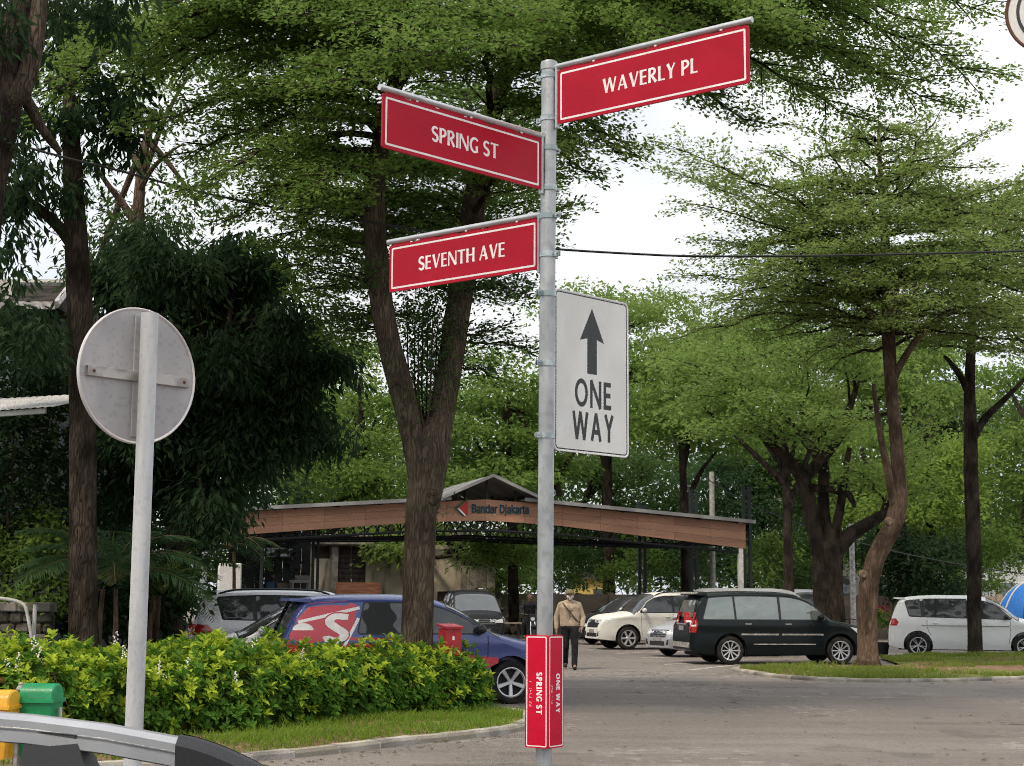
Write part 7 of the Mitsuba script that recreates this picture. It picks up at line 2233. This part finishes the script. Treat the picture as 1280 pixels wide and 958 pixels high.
# ---- trees behind the pavilion and along the far side
FAR = [
    # label, kind, trunk px, base py, Y, trunk top py, width px, blobs, palette
    ('bright feathery tree behind the left half of the pavilion roof', 455, 72, 520, 7, [(430, 560, 72, 2.6, 1.0, 36), (470, 520, 73, 2.6, .9, 34), (410, 600, 71, 2.4, .9, 32), (480, 600, 70, 2.4, .9, 34), (450, 640, 72, 2.6, .9, 30), (380, 640, 72, 1.8, .7, 18), (440, 490, 74, 1.6, .6, 14)], 'mid', .8),
    ('layered tree with pale limbs between the forked trunk and the sign pole', 640, 66, 540, 7, [(600, 500, 66, 2.2, .6, 26), (650, 480, 67, 2.2, .55, 24), (590, 545, 65, 2.2, .6, 30), (640, 560, 66, 2.2, .6, 28), (620, 600, 64, 2.6, .7, 34), (690, 590, 67, 1.8, .7, 22), (660, 520, 68, 2.2, .6, 22), (610, 450, 69, 1.6, .5, 12), (585, 585, 66, 1.4, .7, 18)], 'mid', .35),
    ('rounded mid green tree right of the one way sign', 760, 74, 470, 7, [(720, 380, 75, 2.6, .9, 26), (770, 400, 74, 2.8, 1.0, 34), (830, 390, 76, 2.6, 1.0, 32), (800, 450, 73, 2.8, 1.1, 42), (850, 470, 74, 2.6, 1.1, 38), (760, 480, 76, 2.6, 1.2, 36), (720, 450, 76, 2.2, 1.2, 26), (700, 520, 75, 2.4, 1.1, 30), (780, 530, 72, 2.6, 1.1, 40)], 'light', .7),
    ('dark trunked tree rising behind the right half of the pavilion', 856, 66, 560, 6.5, [(840, 500, 66, 2.4, .9, 34), (880, 470, 67, 2.4, .9, 32), (870, 530, 65, 2.2, .8, 30), (820, 540, 66, 2.2, .8, 28), (900, 560, 67, 1.8, .8, 22), (850, 440, 68, 2.2, .8, 24), (910, 430, 69, 2.0, .9, 22)], 'mid', .6),
    ('dense tree low behind the pavilion posts', 760, 86, 620, 8, [(720, 600, 84, 3.0, 1.3, 40), (780, 600, 85, 3.2, 1.4, 46), (700, 660, 82, 3.0, 1.5, 44), (760, 670, 83, 3.0, 1.4, 46), (820, 650, 84, 3.0, 1.5, 44), (700, 710, 82, 2.6, 1.2, 34), (800, 705, 83, 2.6, 1.2, 36), (850, 690, 85, 2.4, 1.5, 32), (660, 700, 85, 2.4, 1.4, 28)], 'deep', .75),
    ('broad green tree right of the pavilion', 935, 80, 600, 8, [(900, 600, 80, 2.8, 1.4, 42), (950, 580, 81, 2.8, 1.4, 42), (930, 650, 79, 2.8, 1.4, 44), (890, 680, 80, 2.4, 1.4, 34), (960, 690, 80, 2.2, 1.3, 34), (985, 630, 82, 2.4, 1.5, 34), (920, 710, 78, 2.2, 1.0, 26)], 'blue', .7),
    ('light green tree between the old tree and the bent trunk', 1010, 84, 620, 8, [(990, 700, 83, 2.2, 1.2, 32), (1020, 640, 84, 2.4, 1.4, 36), (1060, 600, 85, 2.6, 1.4, 36), (1000, 560, 86, 2.6, 1.3, 32), (1050, 530, 86, 2.4, 1.3, 28), (1100, 560, 86, 2.4, 1.4, 30)], 'light', .7),
    ('bright yellow green bamboo like tree right of the bent trunk', 1165, 68, 560, 6, [(1150, 600, 68, 1.8, .9, 34), (1185, 570, 69, 1.8, .9, 32), (1130, 640, 67, 1.5, .9, 28), (1180, 640, 68, 1.7, .9, 30), (1160, 690, 68, 1.3, .9, 20), (1200, 610, 70, 1.6, .9, 24)], 'bright', .8),
    ('deep green tree behind the slim trunk', 1190, 80, 560, 8, [(1160, 500, 80, 2.6, 1.3, 40), (1210, 530, 81, 2.6, 1.3, 40), (1230, 620, 79, 2.6, 1.4, 42), (1200, 690, 78, 2.4, 1.2, 34), (1250, 680, 80, 2.2, 1.2, 32), (1140, 550, 82, 2.2, 1.3, 28), (1150, 450, 84, 2.6, 1.2, 30)], 'deep', .7),
    ('green tree at the right edge above the blue tent', 1290, 72, 560, 8, [(1270, 560, 72, 2.4, 1.2, 38), (1300, 620, 72, 2.4, 1.3, 38), (1280, 680, 71, 2.2, 1.1, 34), (1320, 520, 73, 2.4, 1.3, 30), (1260, 480, 74, 2.2, 1.1, 28), (1330, 700, 72, 2.0, 1.0, 20)], 'mid', .7),
    ('small dark tree with see through crown above the white MPV', 1130, 60, 690, 5, [(1110, 690, 60, 1.1, .6, 16), (1150, 700, 60, 1.2, .6, 16), (1180, 695, 61, 1.1, .5, 14), (1130, 735, 60, .9, .4, 9), (1165, 735, 60.5, .9, .4, 9)], 'dark', .7),
    ('bright layered tree seen in the gap left of the forked trunk', 420, 78, 480, 7, [(400, 520, 78, 2.4, .9, 30), (440, 450, 79, 2.2, .8, 22), (380, 570, 77, 2.4, 1.0, 30), (430, 600, 77, 2.4, 1.0, 30), (470, 560, 78, 2.0, .9, 24), (410, 640, 77, 2.6, 1.0, 30), (500, 620, 80, 2.2, 1.0, 24), (370, 490, 80, 1.6, .8, 12)], 'light', .7),
    ('leafy green tree filling the gap above the bonnet of the black MPV', 1095, 76, 640, 7, [(1080, 650, 76, 1.9, 1.0, 34), (1110, 700, 75, 1.7, .8, 28), (1060, 690, 76, 1.5, .7, 18), (1120, 610, 77, 2.2, 1.1, 32), (1080, 560, 78, 2.4, 1.2, 34), (1140, 660, 76, 1.6, .9, 24), (1010, 600, 79, 2.2, 1.2, 30), (970, 560, 79, 2.2, 1.1, 28)], 'mid', .7),
    ('leafy tree filling the view behind the limbs of the old tree', 985, 58, 560, 7, [(900, 450, 58, 1.7, .7, 26), (945, 420, 59, 1.8, .8, 28), (1000, 440, 58, 1.8, .8, 30), (1055, 460, 58, 1.7, .8, 28), (960, 490, 57, 1.7, .7, 26), (1095, 490, 59, 1.6, .8, 26), (1150, 450, 60, 1.8, .8, 28), (1020, 510, 57, 1.5, .7, 20), (1180, 500, 60, 1.6, .7, 22), (880, 510, 58, 1.4, .6, 16)], 'light', .6),
    ('low leafy tree growing over the roof of the utility building', 495, 68.5, 690, 4, [(475, 678, 68.2, .8, .35, 18), (505, 672, 68.4, .9, .4, 22), (540, 678, 68.6, .8, .4, 16), (478, 690, 66.0, .45, .2, 6), (500, 688, 66.0, .5, .2, 6), (610, 690, 64, 1.0, .5, 18), (640, 690, 66, 1.0, .7, 20), (640, 730, 68, .8, .7, 12)], 'light', .7),
]
for i, (lab, px_, Y_, ptop, wpx, bl, pal, fl) in enumerate(FAR):
    yb = HORIZON + FPX * CAM_H / Y_ + (px_ - 640) * .0061
    massed_tree('background_tree', lab, [(px_ + 3, yb + 4, Y_, wpx), (px_, (yb + ptop) / 2, Y_, wpx * .85), (px_ - 3, ptop, Y_, wpx * .6), (px_ - 4, ptop - 50, Y_, wpx * .3)], bl, pal, .27, 66, 1.15, seed=700 + i, flat=.45 if fl < .7 else .6, hang=.25, aspect=.48, group=None,
                limbs=(([(700, 620, 66, 4), (680, 570, 66, 3.5), (655, 530, 66, 2.5), (630, 490, 66, 1.5)], [(690, 610, 66, 4), (720, 560, 66, 3), (740, 520, 66, 1.5)]) if i == 1 else ()))
# far wood closing the view
rw = np.random.default_rng(900)
bl = []
for px_ in range(330, 1420, 26):
    for py_ in (540, 600, 660, 715):
        Y_ = 105 + rw.uniform(-5, 8)
        bl.append((at(px_ + rw.uniform(-14, 14), py_ + rw.uniform(-22, 12), Y_), (2.6, 2.6, 1.9), 17))
m1 = clump_crown(rw, bl, 'deep', .42, 34, 1.7, .6, .2, .5)
single('far_wood', m1[0], 'm_leaf', 'far wood of dense green trees behind the car park', 'wood', kind='stuff', color=m1[1])
tot += len(m1[0].faces)
bl = []
for px_ in range(-200, 330, 24):
    for py_ in (440, 510, 580, 660, 720):
        Y_ = 62 + rw.uniform(-5, 8)
        bl.append((at(px_ + rw.uniform(-14, 14), py_ + rw.uniform(-22, 12), Y_), (1.6, 1.6, 1.3), 7 if py_ < 400 else 13))
m1 = clump_crown(rw, bl, 'dark', .30, 30, 1.2, .6, .2, .5)
single('far_wood', m1[0], 'm_leaf', 'dark wood behind the old house at the left', 'wood', kind='stuff', color=m1[1])
tot += len(m1[0].faces)
for i, (px_, Y_, pal, lab) in enumerate(((960, 66.5, 'mid', 'low green bush behind the pale vans'), (1010, 67, 'deep', 'dark bush behind the thick old tree'), (1130, 66, 'dark', 'dark bush beyond the tail of the white MPV'), (1185, 65, 'deep', 'green bush behind the roof of the white MPV'), (1235, 64, 'mid', 'green bush beside the blue tent'), (700, 72, 'deep', 'green bush behind the boundary wall by the walking man'), (790, 73, 'mid', 'green bush behind the dark red hatchback'), (860, 73, 'deep', 'green bush under the right half of the pavilion roof'))):
    bush('roadside_bush', lab, [(px_ - 20, 715, Y_, .9, .6, 16), (px_ + 18, 700, Y_ + .6, .9, .7, 18), (px_, 735, Y_, 1.1, .5, 16), (px_ + 4, 680, Y_ + .8, .8, .6, 12)], pal, .20, 40, .6, 950 + i)
# pot plant with red flowers beside the white MPV
p = at(1100, 800, 43.5)
pl = thing('potted_plant', 'glossy green plant with red flowers at the tail of the white MPV', 'plant')
obj('pot', moved(lathe([(0, 0), (.2, 0), (.26, .38), (.24, .38), (.2, .34), (0, .34)], 18), pose(p[0], 43.5)), 'm_rubber', pl, 30)
rr = np.random.default_rng(77)
m1 = clump_crown(rr, [((p[0], 43.5, .85), (.32, .32, .42), 26)], 'mid', .16, 14, .2, .8, .2, .5)
obj('leaves', m1[0], 'm_leaf_gloss', pl, kind='stuff', color=m1[1])
fl = clump_crown(rr, [((p[0] - .05, 43.4, 1.28), (.38, .3, .14), 12)], 'mid', .09, 8, .12, .8, 0, .8)
obj('flowers', fl[0], 'm_leaf', pl, kind='stuff', color=np.tile([.32, .03, .05], (len(fl[1]), 1)))

# fallen leaves on the road and along the kerbs
rl_ = np.random.default_rng(1500)
k = 900
q = np.c_[rl_.uniform(-3, 14, k), rl_.uniform(14, 44, k), np.full(k, .006)]
near_kerb = KERB_R[rl_.integers(0, len(KERB_R), 260)] + rl_.normal(0, .35, (260, 2)) - [.0, .35]
near_l = KERB_L[rl_.integers(0, 120, 200)] + rl_.normal(0, .18, (200, 2)) + [.15, -.2]
q = np.vstack([q, np.c_[near_kerb, np.full(260, .006)], np.c_[near_l, np.full(200, .006)]])
inside = shapely.contains_xy(ISLAND_L, q[:, 0], q[:, 1]) | shapely.contains_xy(ISLAND_R, q[:, 0], q[:, 1])
q = q[~inside]
k = len(q)
lm, lc = leaf_mesh(q, np.c_[rl_.normal(0, 1, (k, 2)), np.zeros(k)], np.array([0, 0, 1.0]) + rl_.normal(0, .12, (k, 3)), rl_.uniform(.035, .085, k), rl_.uniform(.018, .035, k), np.array([.20, .15, .07]) * rl_.uniform(.5, 1.6, (k, 1)), .25)
single('fallen_leaves', lm, 'm_leaf', 'small dry fallen leaves scattered over the road and kerb edges', 'leaves', kind='stuff', color=lc)

# ------------------------------------------------------------------ the hedge
rh = np.random.default_rng(1200)
HP = Polygon([(-9, 13.7), (-6.2, 15.0), (-4.7, 15.9), (-4.1, 16.2), (-3.5, 16.95), (-2.9, 17.25), (-2.4, 18.0), (-1.9, 18.6), (-1.55, 19.15), (-1.1, 20.0), (-.34, 20.75), (-.18, 21.15), (-.45, 21.4), (-1.5, 21.35), (-3, 20.9), (-5, 19.8), (-9, 18.2)])
HED = thing('hedge', 'long leafy hedge of glossy green shrubs with yellow green shoots', 'hedge')


def htop(p):
    b = .90 + .40 * (meshkit.fbm(np.c_[p * 1.1, np.zeros(len(p))], 3, 8) - .45) + .34 * (meshkit.noise(np.c_[p * 3.4, np.zeros(len(p))], 9) - .5) + .10 * np.clip((-p[:, 0] - 2) / 5, 0, 1)
    return b


def sample_hedge(n, r, shell=True):
    """Points in the shell of the hedge with the outward direction there."""
    x0, y0, x1, y1 = HP.bounds
    out_p, out_n = [], []
    while sum(map(len, out_p)) < n:
        k = n * 3
        q = np.c_[r.uniform(x0, x1, k), r.uniform(y0, y1, k)]
        q = q[shapely.contains_xy(HP, q[:, 0], q[:, 1])]
        d = shapely.distance(HP.exterior, shapely.points(q))
        near = shapely.line_interpolate_point(HP.exterior, shapely.line_locate_point(HP.exterior, shapely.points(q)))
        nv = np.c_[shapely.get_x(near), shapely.get_y(near)] - q
        nv /= np.linalg.norm(nv, axis=1, keepdims=True) + 1e-6
        top = htop(q) - .30 * np.clip(1 - d / .45, 0, 1) ** 2
        z = r.uniform(.08, 1, len(q)) * top
        # keep the outer 25 cm
        lump = meshkit.fbm(np.c_[q * 2.2, z * 2.2], 2, 14)
        inset = np.minimum(d, top - z)
        keep = (inset < .34) & (inset > .42 * (lump - .42)) & (r.random(len(q)) < np.where(d < .3, 1, .55)) & (q[:, 1] - (.92 * q[:, 0] + 21.9) * 1 < 2.2)
        keep &= (z > .20) | (r.random(len(q)) < .35)
        wtop = np.clip(1 - (top - z) / np.maximum(d, .05), 0, 1)[:, None]
        nn = np.c_[nv * (1 - wtop * .8), wtop[:, 0] + .25]
        nn /= np.linalg.norm(nn, axis=1, keepdims=True)
        out_p.append(np.c_[q, z][keep])
        out_n.append(nn[keep])
    return np.vstack(out_p)[:n], np.vstack(out_n)[:n]


def big_leaf(c, d, n, ln, wd, col):
    """A leaf of six points with a drooping tip and raised edges."""
    d = d / np.linalg.norm(d, axis=1, keepdims=True)
    s = np.cross(d, n)
    s /= np.linalg.norm(s, axis=1, keepdims=True) + 1e-9
    u = np.cross(s, d)
    L, W_ = ln[:, None], wd[:, None]
    pts = [c, c + d * L * .35 + s * W_ * .5 + u * W_ * .14, c + d * L * .72 + s * W_ * .36 + u * W_ * .04, c + d * L - u * L * .14, c + d * L * .72 - s * W_ * .36 + u * W_ * .04, c + d * L * .35 - s * W_ * .5 + u * W_ * .14, c + d * L * .5 - u * W_ * .02]
    v = np.stack(pts, 1).reshape(-1, 3)
    i = np.arange(len(c))[:, None] * 7
    f = np.vstack([i + [0, 1, 6], i + [1, 2, 6], i + [2, 3, 6], i + [3, 4, 6], i + [4, 5, 6], i + [5, 0, 6]])
    return mk(v, f), np.repeat(col, 7, axis=0)


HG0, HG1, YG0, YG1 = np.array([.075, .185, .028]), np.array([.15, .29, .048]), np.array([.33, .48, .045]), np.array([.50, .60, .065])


def sprigs(P, N, r, young, nl=(5, 9), ln=.090):
    """Shoots: each a whorl of leaves round its axis."""
    C, D, U, Ls, Cs = [], [], [], [], []
    for p, n, y in zip(P, N, young):
        ax_ = n * .75 + np.array([0, 0, .55]) + r.normal(0, .25, 3)
        ax_ /= np.linalg.norm(ax_)
        e1 = np.cross(ax_, [0.3, .5, .2])
        e1 /= np.linalg.norm(e1)
        e2 = np.cross(ax_, e1)
        k = r.integers(*nl)
        for j in range(k):
            a = j * 2.4 + r.uniform(-.3, .3)
            tier = j / k
            el = r.uniform(.15, .55) + .55 * tier
            d = (e1 * math.cos(a) + e2 * math.sin(a)) * math.cos(el) + ax_ * math.sin(el)
            C.append(p + ax_ * .05 * tier)
            D.append(d)
            U.append(ax_ + r.normal(0, .15, 3))
            l = ln * r.uniform(.75, 1.35) * (1.1 - .35 * tier)
            Ls.append(l * r.choice([.7, 1.0, 1.0, 1.2]))
            if y:
                t = np.clip(tier * .7 + r.uniform(0, .5), 0, 1)
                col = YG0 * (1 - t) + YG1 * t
            else:
                t = r.random()
                col = HG0 * (1 - t) + HG1 * t
            Cs.append(col * r.uniform(.85, 1.15))
    L = np.array(Ls)
    return big_leaf(np.array(C), np.array(D), np.array(U), L, L * .46, np.array(Cs))


P_, N_ = sample_hedge(7600, rh)
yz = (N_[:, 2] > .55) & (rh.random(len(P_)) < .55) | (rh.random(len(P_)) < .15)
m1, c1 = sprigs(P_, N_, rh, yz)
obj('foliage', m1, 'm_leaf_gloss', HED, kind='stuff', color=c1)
tot += len(m1.faces)
# inner leaves and stems
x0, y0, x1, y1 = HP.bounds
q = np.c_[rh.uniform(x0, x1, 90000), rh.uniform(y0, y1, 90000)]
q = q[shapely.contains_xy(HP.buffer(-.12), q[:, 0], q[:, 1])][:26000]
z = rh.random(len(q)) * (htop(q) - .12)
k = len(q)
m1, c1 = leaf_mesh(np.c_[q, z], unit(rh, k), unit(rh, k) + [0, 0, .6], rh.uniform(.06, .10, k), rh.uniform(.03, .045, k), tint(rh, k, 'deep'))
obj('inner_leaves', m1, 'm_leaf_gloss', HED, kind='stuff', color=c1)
tot += len(m1.faces)
st = []
for x, y in q[rh.integers(0, len(q), 420)]:
    h = float(htop(np.array([[x, y]]))[0]) * .8
    st.append(tube([[x, y, .02], [x + rh.normal(0, .05), y + rh.normal(0, .05), h * .5], [x + rh.normal(0, .12), y + rh.normal(0, .12), h]], [.009, .007, .004], 4, cap=False))
obj('stems', cat(st), 'm_bark_tan', HED, kind='stuff')
# the shoots that show largest, each a part of its own
front = np.argsort(P_[:, 1] - .25 * P_[:, 0] - 1.5 * P_[:, 2] + rh.normal(0, 1.3, len(P_)))
front = [i for i in front if -5.2 < P_[i, 0] and (P_[i, 2] > .35)][:300]
for i in front:
    m1, c1 = sprigs(P_[i:i + 1] + N_[i] * .05, N_[i:i + 1], rh, [rh.random() < .6], (7, 10), .098)
    obj('leaf_sprig', m1, 'm_leaf_gloss', HED, color=c1)
# white flower spikes and a few withered leaves
for i in front[::9][:26]:
    if P_[i, 2] < .5:
        continue
    p = P_[i] + N_[i] * .08 + [0, 0, .03]
    b = []
    for j in range(14):
        s_ = trimesh.creation.icosphere(0, .0095 * rh.uniform(.7, 1.2))
        s_.apply_translation(p + [rh.normal(0, .014), rh.normal(0, .014), .011 * j])
        b.append(s_)
    obj('flower_spike', cat(b), 'm_sign_white', HED)
wi = [i for i in front if P_[i, 2] < .7][:10]
m1, c1 = sprigs(P_[wi] + N_[wi] * .08, N_[wi], rh, [False] * len(wi), (1, 3), .09)
obj('withered_leaves', m1, 'm_leaf', HED, kind='stuff', color=np.tile([.32, .15, .05], (len(c1), 1)) * rh.uniform(.7, 1.3, (len(c1), 1)))
print('foliage triangles', tot)
